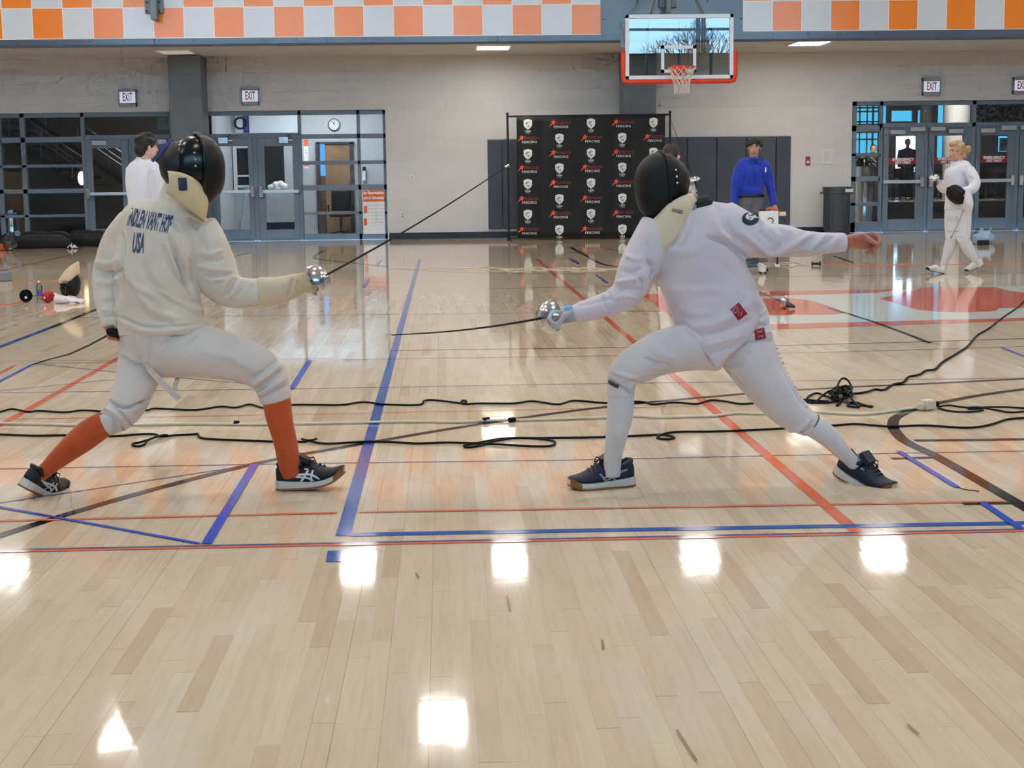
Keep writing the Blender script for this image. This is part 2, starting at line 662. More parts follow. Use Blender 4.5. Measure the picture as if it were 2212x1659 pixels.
# bolts and joints on the grey trim
bt = MB()
for x_ in (42, 118, 193, 268, 343, 418, 493, 567, 641, 715, 790, 865, 940, 1011, 1085, 1158, 1231, 1304, 1378, 1530, 1598, 1670, 1745, 1816, 1890, 1963, 2038, 2110, 2185):
    q = P(x_, 92 - x_ * .0105, YP)
    bt.lathe([(0, -.01), (.011, -.008), (.011, 0)], q, (0, 1, 0), 8)
for x_, y_ in ((1305, 42), (1377, 3), (1528, 2), (1601, 40)):
    bt.lathe([(0, -.012), (.016, -.01), (.016, 0)], P(x_, y_, YP), (0, 1, 0), 8)
for x_ in (334, 705, 1075, 1808):
    q = P(x_, 90, YP)
    bt.box((q.x - .006, YP - .003, ZS), (q.x + .006, YP, ZS + .12))
struct('trim_1', bt, DARK)
struct('trim_2', MB().box((XL, YP - .015, ZS - .03), (XR, YP + .05, ZS + .012)), pm('dark_edge', (66, 74, 86), .5))

# pillars
for n_, (a, b) in enumerate(((369, 440), (1348, 1418))):
    X0, X1 = P(a, 300, YW - .75).x, P(b, 300, YW - .75).x
    struct('pillar_%s' % ('left', 'right')[n_], MB().box((X0, YW - .75, 0), (X1, YW, ZS)), PILLAR, bevel=.02)
# base
bs = MB()
bs.box((xB1 + .03, YW - .03, 0), (P(1840, 490, YW).x - .05, YW, .13))
struct('baseboard_end', bs, NAVY)

# ------------------------------------------------------------------ storefront frames, doors
PANE = glass_mat('storefront_pane', (.80, .84, .85), 1.0, 1.52)
STEEL = pm('satin_steel', (196, 204, 214), .25, 1.0, var=.06, scale=10)
CHROME = pm('bright_steel', (225, 228, 232), .14, 1.0, var=.05, scale=10)
CLOSER = pm('closer_grey', (180, 184, 190), .4, .3, var=.05)
BAR = pm('push_bar_silver', (206, 214, 224), .3, .7, var=.05)


def fbar(mb, x0, y0, x1, y1, d0=.0, d1=.14, z0=None, z1=None):
    pbox(mb, x0, y0, x1, y1, YW + .05 + d0, YW + .05 + d1, 0, z0, z1)


# left bank
fa = MB()
XA = lambda px, py=380: P(px, py, YW + .05).x
for a, b in ((-210, -200), (-105, -96), (-4, 6), (48, 58), (179, 187), (445, 454), (646, 653), (773, 780), (829, 837)):
    fa.box((XA(a), YW + .05, 0), (XA(b), YW + .19, zAB))
fa.box((xA0, YW + .05, zAB - .09), (xB1, YW + .19, zAB))
fa.box((xA0, YW + .05, 0), (XA(180), YW + .19, .13)); fa.box((XA(653), YW + .05, 0), (xB1, YW + .19, .13))
HA = [P(100, y, YW + .05).z for y in (308, 296, 362, 355.5, 418, 408, 469.5, 463.5)]
for i in range(0, 8, 2):
    fa.box((xA0, YW + .05, HA[i]), (XA(180), YW + .19, HA[i + 1]))
HB = [P(740, y, YW + .05).z for y in (299, 289, 355, 347, 411, 399, 463, 457)]
for i in range(0, 8, 2):
    fa.box((XA(650), YW + .05, HB[i]), (xB1, YW + .19, HB[i + 1]))
hz0, hz1 = P(400, 299, YW + .05).z, P(400, 290, YW + .05).z
fa.box((XA(183), YW + .05, hz0), (XA(647), YW + .19, hz1))
fa.box((XA(370), YW + .05, 0), (XA(450), YW + .19, zAB))
fa.box((XA(548.5), YW + .05, 0), (XA(556.5), YW + .17, hz0)); fa.box((XA(281), YW + .05, 0), (XA(287), YW + .17, hz0))
win1 = struct('window_2', fa, GREY, bevel=.006)
MB().box((xA0, YW + .11, .1), (XA(181), YW + .12, zAB - .05)).build('pane', PANE, win1)
MB().box((XA(181), YW + .11, hz1), (XA(648), YW + .12, zAB - .05)).build('pane', PANE, win1)
MB().box((XA(651), YW + .11, .1), (xB1, YW + .12, zAB - .05)).build('pane', PANE, win1)

# right bank
fc = MB()
XCx = lambda px, py=360: P(px, py, YW + .05).x
for a, b in ((1838, 1849), (1898, 1906), (2097, 2106), (2285, 2296), (2390, 2400)):
    fc.box((XCx(a), YW + .05, 0), (XCx(b), YW + .19, zCtop))
for a, b in ((1997, 2004), (2192, 2200)):
    fc.box((XCx(a), YW + .05, 0), (XCx(b), YW + .17, P(2000, 275, YW).z))
fc.box((xC0, YW + .05, zCtop - .09), (xC1, YW + .19, zCtop))
fc.box((XCx(1898), YW + .05, P(2000, 275, YW).z), (xC1, YW + .19, P(2000, 265, YW).z))
HC_ = [P(1870, y, YW + .05).z for y in (284, 271, 337.5, 330.5, 392, 381, 445, 437)]
for i in range(0, 8, 2):
    fc.box((xC0, YW + .05, HC_[i]), (XCx(1902), YW + .19, HC_[i + 1]))
fc.box((xC0, YW + .05, 0), (XCx(1900), YW + .19, .22))
fc.box((XCx(2290), YW + .05, 0), (xC1, YW + .19, .22))
win2 = struct('window_3', fc, GREY, bevel=.006)
MB().box((xC0, YW + .11, .1), (XCx(1902), YW + .12, zCtop - .05)).build('pane', PANE, win2)
MB().box((XCx(1902), YW + .11, P(2000, 270, YW).z), (xC1, YW + .12, zCtop - .05)).build('pane', PANE, win2)


def door(n, x0, x1, gx0, gx1, gy0, gy1, top, bar, hinge, style):
    """a glazed steel leaf with panic bar and closer"""
    Y0, Y1 = YW + .07, YW + .125
    X0, X1 = P(x0, 400, Y0).x, P(x1, 400, Y0).x
    G0, G1, g0, g1 = pxr(gx0, gy0, gx1, gy1, Y0)
    zt = P((x0 + x1) / 2, top, Y0).z
    m = MB()
    m.box((X0, Y0, .012), (G0, Y1, zt)); m.box((G1, Y0, .012), (X1, Y1, zt))
    m.box((G0, Y0, .012), (G1, Y1, g0)); m.box((G0, Y0, g1), (G1, Y1, zt))
    d = struct('door_%d' % n, m, GREY, bevel=.004)
    MB().box((G0 - .01, Y0 + .022, g0 - .01), (G1 + .01, Y0 + .03, g1 + .01)).build('pane', PANE, d)
    # bar
    b0, b1, z0, z1 = pxr(bar[0], bar[2], bar[1], bar[3], Y0)
    bb = MB().box((b0, Y0 - .085, z0), (b1, Y0 - .045, z1))
    e = b1 if hinge < 0 else b0
    pb = bb.build('push_bar', BAR, d, bevel=.006)
    zc = (z0 + z1) / 2
    MB().box((e - .045, Y0 - .1, zc - .11), (e + .045, Y0, zc + .11)).build('latch_case', CHROME, pb, bevel=.015)
    h = b0 if hinge < 0 else b1
    MB().box((h - .03, Y0 - .08, zc - .035), (h + .03, Y0, zc + .035)).build('end_bracket', CHROME, pb, bevel=.01)
    # closer
    for c in style:
        c0, c1, z0, z1 = pxr(*c[:4], Y0)
        if c[4] == 'box':
            MB().box((c0, Y0 - .09, z0), (c1, Y0, z1)).build('closer', CLOSER, d, bevel=.006)
        else:
            m = MB().box((c0, Y0 - .07, z0), (c0 * .35 + c1 * .65, Y0, z1))
            m.tube([(c0 * .35 + c1 * .65, Y0 - .04, (z0 + z1) / 2), (c1, Y0 - .04, (z0 + z1) / 2)], .03, 10)
            m.tube([((c0 + c1) / 2, Y0 - .05, z1), ((c0 + c1) / 2 + .14, Y0 - .2, z1 + .06), ((c0 + c1) / 2 + .3, Y0 - .05, z1 + .06)], .012, 6)
            m.build('closer', STEEL, d, bevel=.006)
    MB().box((X0 + .02, Y0 - .012, .0), (X1 - .02, Y1, .014)).build('threshold', STEEL, d)
    return d


door(1, 187, 281, 203, 265, 320, 494, 300, (192, 276, 415.5, 422), 1, [(200, 304, 231, 314, 'box')])
door(2, 287, 368, 305, 352, 320, 494, 300, (292, 366, 415, 421.5), -1, [(342, 301, 361, 312, 'box')])
door(3, 455, 548.5, 474, 538, 316, 496, 296, (462, 546, 411, 417.5), -1, [(472, 297, 504, 310, 'arm')])
door(4, 556.5, 647, 573, 634, 315.5, 495.5, 295, (565, 646, 410.5, 417), 1, [(603, 296, 634, 309, 'arm')])
cl = lambda a: (a, 281, a + 31, 290, 'box')
door(5, 1907, 1997, 1919, 1978, 294, 473.5, 275, (1907, 1989, 389, 396), -1, [(1922, 281, 1953, 290, 'box'), (1964, 275, 1996, 284, 'box')])
door(6, 2004, 2097, 2017, 2078, 293, 472, 274, (2008, 2096, 388, 395), 1, [(2008, 274, 2040, 283, 'box'), (2047, 279, 2078, 288, 'box')])
door(7, 2106, 2192, 2116, 2175, 292, 470.5, 272, (2106, 2184, 386.5, 393.5), -1, [(2116, 277.5, 2147, 287, 'box'), (2161, 271.5, 2193, 281, 'box')])
door(8, 2200, 2285, 2212, 2272, 291, 469, 271, (2203, 2284, 385, 392), 1, [(2203, 271, 2236, 280, 'box')])

# ------------------------------------------------------------------ rooms behind the glass
def room(tag_, x0, x1, y0, y1, z1, wallm, floorm, ceilm, back=True):
    m = MB()
    m.box((x0 - .1, y0, 0), (x0, y1, z1))
    struct('wall_%s_right' % tag_, MB().box((x1, y0, 0), (x1 + .1, y1, z1)), wallm)
    if back:
        m.box((x0, y1, 0), (x1, y1 + .1, z1))
    struct('wall_%s' % tag_, m, wallm)
    struct('floor_%s' % tag_, MB().box((x0, y0, -.1), (x1, y1, 0)), floorm)
    struct('ceiling_%s' % tag_, MB().box((x0, y0, z1), (x1, y1, z1 + .1)), ceilm)


def fill_lamp(x, y, z, w_, h_, power, label, col=(255, 246, 230)):  # unseen lamps, added to brighten the rooms behind the glass
    t = thing('ceiling_lamp', label, 'lamp', (x, y, z))
    MB().box((x - w_ / 2 - .03, y - h_ / 2 - .03, z - .04), (x + w_ / 2 + .03, y + h_ / 2 + .03, z)).build('housing', GREY, t)
    MB().box((x - w_ / 2, y - h_ / 2, z - .05), (x + w_ / 2, y + h_ / 2, z - .041)).build('diffuser', emit('lamp_%g' % power, col, power), t)


y0 = YW + TH
BROWN = pm('corridor_paint', (112, 104, 100), .6, var=.08, scale=1.5)
room('stairwell', xA0 - .5, XA(446), y0, 38.5, 3.6, BROWN, pm('brown_tile', (84, 70, 62), .3, var=.15, scale=3), BROWN)
fill_lamp(-7.2, 35.0, 3.58, 1.6, .5, 15, 'long ceiling lamp above the dark stairs')
B0, B1 = XA(446) + .12, xB1 + .25
PALEG = pm('room_paint', (186, 190, 193), .6, var=.04, scale=1.2)
room('office', B0, B1, y0, 35.2, 3.3, PALEG, pm('office_tile', (176, 166, 154), .25, var=.12, scale=4), PALEG)
fill_lamp(-2.6, 33.6, 3.28, 1.8, .8, 13, 'ceiling lamp in the small office behind the clock wall', (250, 250, 255))

# stairs
YS = 36.0
SG = pm('stair_steel', (33, 33, 38), .45, .2, var=.1)
RAIL = pm('stair_rail', (120, 124, 132), .3, .8, var=.1)
st = thing('staircase', 'dark steel staircase with railings climbing behind the far left glass', 'stairs', P(180, 505, YS))


def dia(mb, x0, y0_, x1, y1_, wpx, Y, dep, mat=0):
    a, b = P(x0, y0_, Y), P(x1, y1_, Y)
    d = (b - a); u = d.normalized(); n_ = u.cross(V((0, 1, 0))).normalized() * (wpx / sx(Y) / 2)
    mb.obox((a + b) / 2 + V((0, dep / 2, 0)), d / 2, (0, dep / 2, 0), n_, mat)


m = MB(); dia(m, -160, 168, 184, 407, 13, YS, .06); dia(m, -80, 156, 330, 437, 11, YS + 1.3, .06)
m.build('stringer', SG, st)
for i in range(15):
    q0, q1 = P(-150 + i * 24, 165 + i * 16.7, YS), P(-126 + i * 24, 165 + i * 16.7, YS)
    MB().box((q0.x, YS + .06, q0.z - .03), (q1.x + .06, YS + 1.3, q0.z)).build('step', SG, st)
m = MB()
for dy in (-62, -46, -34):
    a = [P(-160, 168 + dy, YS), P(184, 407 + dy, YS)]
    m.tube(a, .028 if dy < -60 else .014, 8)
    a = [P(-80, 156 + dy, YS + 1.33), P(330, 437 + dy, YS + 1.33)]
    m.tube(a, .028 if dy < -60 else .014, 8)
for x_ in range(-150, 190, 34):
    y_ = 168 + (x_ + 160) * .695
    m.tube([P(x_, y_, YS), P(x_, y_ - 62, YS)], .018, 6)
m.build('railing', RAIL, st)
m = MB()
for x_ in range(30, 330, 34):
    y_ = 156 + (x_ + 80) * .686
    m.tube([P(x_, y_, YS + 1.33), P(x_, y_ - 62, YS + 1.33)], .018, 6)
m.build('railing', RAIL, st)
# landing brace and warm wall light
m = MB(); dia(m, 60, 285, 155, 232, 9, YS + 1.8, .1); m.build('brace', RAIL, st)
q = P(176, 385, YS - .4)
t = thing('wall_light', 'glowing warm oval light seen through the glass beside the stairs', 'lamp', q)
MB().ell(q, (.085, .05, .16), n=16).build('globe', emit('warm_glow', (255, 214, 160), 4), t, 180)
MB().box((q.x - .06, q.y + .04, q.z - .1), (q.x + .06, q.y + .1, q.z + .1)).build('back_plate', SG, t, bevel=.01)
# wood panelling and bin
tag(MB().box((P(2, 460, YS - 1).x, YS - 1, .0), (P(52, 460, YS - 1).x, YS - .9, P(20, 372, YS - 1).z)).build('wood_screen', pm('honey_wood', (168, 118, 66), .4, var=.15, scale=4), bevel=.01),
    'honey coloured wooden screen behind the far left glass', 'screen')
q = P(27, 500, 33.4)
tb = thing('steel_bin', 'shiny round steel bin behind the far left glass panes', 'bin', (q.x, 33.4, 0))
MB().lathe([(.0, .0), (.19, 0), (.19, .66), (.17, .7), (.0, .7)], (q.x, 33.4, 0), n=28).build('body', CHROME, tb, 40)
MB().lathe([(.195, .6), (.2, .63), (.195, .66)], (q.x, 33.4, 0), n=28).build('rim_band', STEEL, tb, 40)
# hanging box seen in the transom
q = P(355, 268, 33.0)
MBX = MB().box((q.x - .15, 33, q.z - .12), (q.x + .22, 33.4, q.z + .25))
tag(MBX.build('ceiling_duct_box', pm('pale_box', (196, 200, 204), .5), bevel=.01), 'pale box hanging from the ceiling behind the transom left of the pillar', 'box')

# the office
YO = 35.2
def flat(name, x0, y0_, x1, y1_, Y, mat, label=None, cat=None, dep=.03, parent=None, bevel=0., kind=None):
    o = pbox(MB(), x0, y0_, x1, y1_, Y - dep, Y).build(name, mat, parent, bevel=bevel)
    if label: tag(o, label, cat)
    if kind: o['kind'] = kind
    return o


WHT = pm('white_paint', (232, 234, 236), .4, var=.03)
BLK = pm('black_paint', (20, 20, 23), .35, var=.1)
em = flat('round_emblem_sign', 508, 246, 524, 287, YO, WHT, 'white sign with a thick black ring high behind the double doors', 'sign')
q = P(519, 266, YO - .035)
MB().lathe([(.10, 0), (.10, -.01), (.145, -.01), (.145, 0)], q, (0, 1, 0), 24).build('ring', BLK, em)
flat('wall_panel', 525, 246, 645, 287, YO, pm('bright_board', (226, 232, 240), .35, var=.03), 'long white board with a blue end panel high behind the double doors', 'board')  # pale panel put in place of the bright windows and ceiling beyond
flat('end_panel', 525, 246, 538, 287, YO - .031, pm('blue_panel', (60, 76, 150), .4), parent=bpy.data.objects['wall_panel'], dep=.01)
# clock
q = P(722, 269.5, YO)
ck = thing('wall_clock', 'round white wall clock with black rim behind the glass', 'clock', q)
R = 13.2 / sx(YO)
MB().lathe([(0, 0), (R, 0), (R, -.04), (R * .88, -.045), (R * .88, -.03), (0, -.03)], q, (0, 1, 0), 32).build('rim', BLK, ck, 40)
MB().lathe([(0, -.032), (R * .87, -.032)], q, (0, 1, 0), 32).build('face', WHT, ck)
m = MB()
for i in range(12):
    a = i * PI / 6
    m.obox(q + V((math.sin(a) * R * .73, -.035, math.cos(a) * R * .73)), V((math.cos(a), 0, -math.sin(a))) * .006, (0, .002, 0), V((math.sin(a), 0, math.cos(a))) * R * .09)
m.build('hour_marks', BLK, ck)
for a, l_, w_ in ((-.5, R * .66, .006), (.0, R * .45, .008)):
    MB().obox(q + V((math.sin(a) * l_ / 2, -.038, math.cos(a) * l_ / 2)), V((math.cos(a), 0, -math.sin(a))) * w_, (0, .002, 0), V((math.sin(a), 0, math.cos(a))) * l_ / 2).build('hand', BLK, ck)
# inner window, leaning board, counter, towel, inner door
wf = MB()
for r_ in ((504, 316, 512, 412), (512, 316, 537, 320), (512, 378, 537, 382), (512, 400, 537, 405)):
    pbox(wf, *r_, YO - .08, YO - .01)
w5 = struct('window_4', wf, WHT)
pbox(MB(), 511, 319, 538, 402, YO - .04, YO - .02).build('pane', pm('dark_pane', (16, 16, 20), .1), w5)
m = MB(); dia(m, 533, 402, 515, 505, 7.5, 33.2, .03)
tag(m.build('leaning_board', pm('cream_board', (216, 218, 214), .5), bevel=.004), 'pale board leaning behind the left leaf of the double doors', 'board')
cz = P(600, 410, 34.0).z
cm = MB(); a0, a1 = P(572, 440, 34).x, P(650, 440, 34).x
cm.box((a0, 34, .33), (a1, 34.6, cz))
ct = tag(cm.build('reception_counter', pm('pale_counter', (190, 196, 200), .4), bevel=.01), 'pale counter with a dark base behind the right leaf of the double doors', 'counter')
MB().box((a0, 34.04, 0), (a1, 34.6, .33)).build('base', NAVY, ct)
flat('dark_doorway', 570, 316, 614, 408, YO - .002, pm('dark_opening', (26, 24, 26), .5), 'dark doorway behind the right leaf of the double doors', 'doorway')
tw = MB()
for i, (a, b, c_, r_) in enumerate(((586, 404, 0, 6), (596, 400, .02, 8.5), (606, 399, 0, 9), (613, 402, .02, 7), (600, 406, 0, 7))):
    tw.ell(P(a, b, 34.15), (.09, .09, r_ / sx(34.15)), n=14)
TOWEL = pm('towel', (226, 226, 222), .9, var=.05, bump=.3)
tag(organic('towel', tw, TOWEL, voxel=.012, smooth=3), 'white bundled towel on the counter behind the double doors', 'towel')
dfm = MB()
for r_ in ((684, 307, 692, 500), (757, 307, 765, 500), (684, 306, 765, 311)):
    pbox(dfm, *r_, YO - .1, YO - .01, z0=0 if r_[3] == 500 else None)
d9 = struct('door_9', dfm, pm('dark_frame', (66, 64, 68), .4))
pbox(MB(), 704, 311, 757, 500, YO - .06, YO - .02, z0=.01).build('leaf', pm('tan_wood', (150, 118, 88), .35, var=.12, scale=5), d9)
pbox(MB(), 692, 311, 704, 380, YO - .05, YO - .02).build('side_light', emit('sky_strip', (96, 168, 235), .8), d9)
pbox(MB(), 692, 380, 704, 500, YO - .05, YO - .02, z0=.01).build('jamb', pm('brown_jamb', (98, 70, 52), .5), d9)
# chair in the doorway
YCh = 34.5
q = P(737, 484, YCh)
oc = thing('desk_chair', 'black desk chair standing in the office doorway', 'chair', (q.x, YCh, 0))
BLKF = pm('black_fabric', (17, 17, 20), .8, var=.15)
MB().box((q.x - .24, YCh - .22, .42), (q.x + .24, YCh + .24, .5)).build('seat', BLKF, oc, bevel=.03)
MB().box((q.x - .22, YCh + .2, .55), (q.x + .22, YCh + .27, 1.0)).build('backrest', BLKF, oc, bevel=.03)
MB().cyl((q.x, YCh, .08), (q.x, YCh, .42), .03).build('stem', BLK, oc)
for i in range(5):
    a = i * 2 * PI / 5 + .3
    MB().tube([(q.x, YCh, .1), (q.x + .27 * math.cos(a), YCh + .27 * math.sin(a), .045)], .02).build('leg', BLK, oc)
for s_ in (-1, 1):
    MB().tube([(q.x + s_ * .26, YCh - .1, .46), (q.x + s_ * .27, YCh - .1, .68), (q.x + s_ * .27, YCh + .18, .68)], .018).build('armrest', BLK, oc)
# notices
def poster(name, r_, Y, label, header, rows, cat='notice'):
    o = flat(name, *r_, Y, pm('paper_white', (228, 232, 238), .5, var=.03), label, cat, dep=.006)
    x0, y0_, x1, y1_ = r_
    k = (y1_ - y0_)
    if header:
        pbox(MB(), x0, y0_, x1, y0_ + k * header, Y - .008, Y - .0062).build('header', pm('notice_orange', (226, 104, 58), .5), o)
    m = MB()
    for (u0, v0, u1, v1) in rows:
        pbox(m, x0 + (x1 - x0) * u0, y0_ + k * v0, x0 + (x1 - x0) * u1, y0_ + k * v1, Y - .008, Y - .0062)
    if rows:
        m.build('print', pm('print_blue', (120, 134, 168), .6), o)
    return o


po = poster('schedule_poster', (784, 411, 831, 505), YW + .04, 'orange and white schedule poster at the foot of the glass right of the double doors', .26,
            [(.22, .34, .58, .345), (.22, .42, .58, .425), (.22, .5, .58, .505), (.62, .34, .98, .345), (.62, .42, .98, .425), (.62, .5, .98, .505), (.22, .58, .98, .585), (.22, .66, .98, .665), (.22, .74, .98, .745), (.6, .34, .61, .74)])
m = MB()
for u, s_ in ((416.5, 'en Recreation'), (427.5, 'ort A Schedule')):
    put_text(m, s_, frame(P(807, u, YW + .031)), .085, bold=.003, width=44 / sx(YW))
m.build('lettering', WHT, po)
m = MB()
for v in (445, 472):
    pbox(MB(), 786, v, 793, v + 15, YW + .0315, YW + .0335).build('orange_tab', pm('notice_orange', (226, 104, 58), .5), po)
poster('narrow_notice', (656, 302, 666, 348), YO - .5, 'narrow notice with an orange head left of the office door', .3, [(.2, .5, .8, .52), (.2, .6, .8, .62)])
poster('small_notice', (657, 355, 667, 363), YO - .5, 'small orange topped slip below the narrow notice', .5, [])
for r_, lb in (((783, 360, 790, 391), 'slim black and white dispenser right of the office door'),):
    o = flat('hand_dispenser', *r_, YO, WHT, lb, 'dispenser', dep=.1, bevel=.02)
    pbox(MB(), 783, 360, 790, 368, YO - .12, YO - .101).build('nozzle', BLK, o)

# ------------------------------------------------------------------ lobby on the right
LX0, LX1, LY1 = xC0 - .6, 17.6, 47.0
LOB = pm('lobby_paint', (176, 170, 172), .6, var=.06, scale=1.2)
ROUGHF = pm('lobby_floor', (150, 132, 116), .25, var=.15, scale=2)
room('lobby', LX0, LX1, y0, LY1, 3.7, LOB, ROUGHF, LOB, back=False)
wl = MB()
# far glazing of the lobby: wall pieces around bright openings (on the plane y = LY1)
LXp = lambda px, py=250: P(px, py, LY1).x
LZp = lambda py, px=1950: P(px, py, LY1).z
cuts = [(1848, 1886, 222, 330), (1888, 1900, 222, 330), (1904, 1916, 226, 268), (1926, 1972, 239, 262), (1983, 1990, 238, 266), (1937, 1979, 291, 372), (2026, 2040, 222, 345), (2158, 2182, 296, 330)]
xs = sorted({LX0 - .5, LX1 + .5} | {LXp(c) for q in cuts for c in q[:2]})
zs = sorted({0., 3.7} | {LZp(c) for q in cuts for c in q[2:]})
for i in range(len(xs) - 1):
    for j in range(len(zs) - 1):
        xm, zm = (xs[i] + xs[i + 1]) / 2, (zs[j] + zs[j + 1]) / 2
        if not any(LXp(a) < xm < LXp(b) and LZp(d) < zm < LZp(c) for a, b, c, d in cuts):
            wl.box((xs[i], LY1, zs[j]), (xs[i + 1], LY1 + .15, zs[j + 1]))
struct('wall_lobby_far', wl, LOB)
fm = MB()
for a in (1858, 1874):
    fm.box((LXp(a) - .02, LY1 + .02, LZp(330)), (LXp(a) + .02, LY1 + .06, LZp(222)))
for a in (232, 240, 262, 268, 285, 300):
    fm.box((LXp(1848), LY1 + .02, LZp(a) - .025), (LXp(1900), LY1 + .06, LZp(a) + .025))
w6 = struct('window_5', fm, WHT)
TINT = glass_mat('tinted_pane', (.17, .31, .33))
for a_, b_ in ((1846, 1902), (1903, 1991), (2024, 2042), (2156, 2184)):
    MB().box((LXp(a_), LY1 + .08, LZp(346) if a_ != 1903 else LZp(270)), (LXp(b_), LY1 + .09, LZp(218))).build('pane', TINT, w6)
# raised black stage with furniture
PLY = 39.0
pz = P(1950, 437, PLY).z
plm = MB().box((LX0, PLY, 0), (LX1, LY1, pz))
pl = struct('floor_stage', plm, pm('stage_black', (14, 14, 16), .5, var=.2))
MB().box((LX0, PLY - .02, pz), (LX1, LY1, pz + .02)).build('boards', ROUGHF, pl)
# columns
for n_, (a, b, lb) in enumerate(((1989, 2013, 'slim'), (2040, 2096, 'thick'))):
    Yc_ = 44.0 - n_ * 3
    c0, c1 = P(a, 250, Yc_).x, P(b, 250, Yc_).x
    struct('pillar_lobby_%s' % lb, MB().lathe([((c1 - c0) / 2, pz), ((c1 - c0) / 2, 3.7)], ((c0 + c1) / 2, Yc_, 0), n=32), pm('lobby_column', (190, 188, 192), .35, var=.04), 180)


def cafe_table(px, Y, label):
    q = P(px, 420, Y)
    t = thing('cafe_table', label, 'table', (q.x, Y, pz + .02))
    z = pz + .02
    MB().lathe([(0, z + .72), (.4, z + .72), (.4, z + .75), (0, z + .75)], (q.x, Y, 0), n=24).build('tabletop', BLK, t, 40)
    MB().cyl((q.x, Y, z), (q.x, Y, z + .72), .035).build('stem', BLK, t)
    MB().lathe([(.28, z), (.27, z + .02), (.03, z + .05)], (q.x, Y, 0), n=20).build('foot', BLK, t)


def cafe_chair(px, Y, rot, label, first=[None]):
    q = P(px, 420, Y)
    z = pz + .02
    if first[0] is None:
        t = thing('cafe_chair', label, 'chair', (0, 0, 0), 'dark chairs in the lobby')
        MB().box((-.2, -.2, .43), (.2, .2, .47)).build('seat', BLKF, t, bevel=.01)
        MB().box((-.19, .19, .6), (.19, .22, .86)).build('backrest', BLKF, t, bevel=.01)
        for i, j in ((-1, -1), (1, -1), (-1, 1), (1, 1)):
            MB().tube([(i * .18, j * .18, .43), (i * .2, j * .2, 0)], .014, 6).build('leg', BLK, t)
        for i in (-1, 1):
            MB().tube([(i * .18, .19, .43), (i * .18, .21, .86)], .013, 6).build('back_post', BLK, t)
        first[0] = t
        r = t
    else:
        r = first[0].copy(); COL.objects.link(r)
        for ch in first[0].children:
            c = ch.copy(); COL.objects.link(c); c.parent = r
        r['label'] = label
    r.location = (q.x, Y, z); r.rotation_euler = (0, 0, rot)


cafe_table(1944, 41.2, 'dark round table behind the leftmost glass door on the right')
cafe_table(2022, 42.9, 'dark round table behind the second glass door on the right')
cafe_table(2148, 41.2, 'dark round table behind the third glass door on the right')
for px, Y, r_, lb in ((1914, 40.6, 1.4, 'dark chair left of the table behind the leftmost glass door'), (1978, 41.4, -1.5, 'dark chair right of the table behind the leftmost glass door'),
                      (1950, 42.4, .2, 'dark chair beyond the table behind the leftmost glass door'), (2010, 41.9, 2.2, 'dark chair left of the table behind the second glass door'),
                      (2112, 40.5, 1.3, 'dark chair left of the table behind the third glass door'), (2184, 41.6, -1.4, 'dark chair right of the table behind the third glass door')):
    cafe_chair(px, Y, r_, lb)
q = P(2130, 395, 43)
so = thing('lobby_sofa', 'dark sofa behind the third glass door on the right', 'sofa', (q.x, 43, pz + .02))
MB().box((q.x - .8, 42.7, pz + .021), (q.x + .8, 43.4, pz + .5)).build('seat', BLKF, so, bevel=.05)
MB().box((q.x - .8, 43.3, pz + .4), (q.x + .8, 43.5, pz + 1.0)).build('backrest', BLKF, so, bevel=.05)
# framed screen
fs = flat('framed_picture', 2160, 298, 2182, 326, LY1 + .01, pm('pale_print', (196, 210, 222), .4, rgb2=(120, 150, 176)), 'pale framed picture on the lobby wall behind the third glass door', 'picture', dep=.05)
# steel bin and plant at the sidelight
q = P(1866, 440, 35.0)
tb = thing('steel_bin', 'tall shiny steel bin behind the sidelight left of the emergency doors', 'bin', (q.x, 35.0, 0))
zt = P(1866, 359, 35).z
MB().lathe([(.0, .0), (.2, 0), (.2, zt - .03), (.18, zt), (.0, zt)], (q.x, 35, 0), n=28).build('body', CHROME, tb, 40)
MB().lathe([(.21, .0), (.22, .03), (.2, .06)], (q.x, 35, 0), n=28).build('base_ring', BLK, tb, 40)
q = P(1866, 330, 36.2)
ptt = thing('potted_plant', 'green spiky potted plant behind the sidelight left of the emergency doors', 'plant', (q.x, 36.2, 0))
MB().lathe([(0, 0), (.17, 0), (.23, q.z - .2), (.2, q.z - .2), (.19, q.z - .25), (0, q.z - .25)], (q.x, 36.2, 0), n=24).build('pot', DARK, ptt, 40)
LEAF = pm('leaf_green', (52, 84, 48), .45, var=.3, scale=9)
m = MB()
rr = random.Random(3)
for i in range(42):
    a = rr.uniform(0, 2 * PI); l_ = rr.uniform(.3, .52); el = rr.uniform(.15, 1.35)
    pts = []
    for k in range(6):
        s_ = k / 5
        e_ = el - s_ * s_ * .9
        pts.append(V((q.x, 36.2, q.z - .28)) + V((math.cos(a) * math.cos(e_), math.sin(a) * math.cos(e_), math.sin(e_) + .1)) * l_ * s_)
    m.tube(pts, [.012, .022, .026, .022, .014, .002], 5, flat=.25)
m.build('leaves', LEAF, ptt, 60)
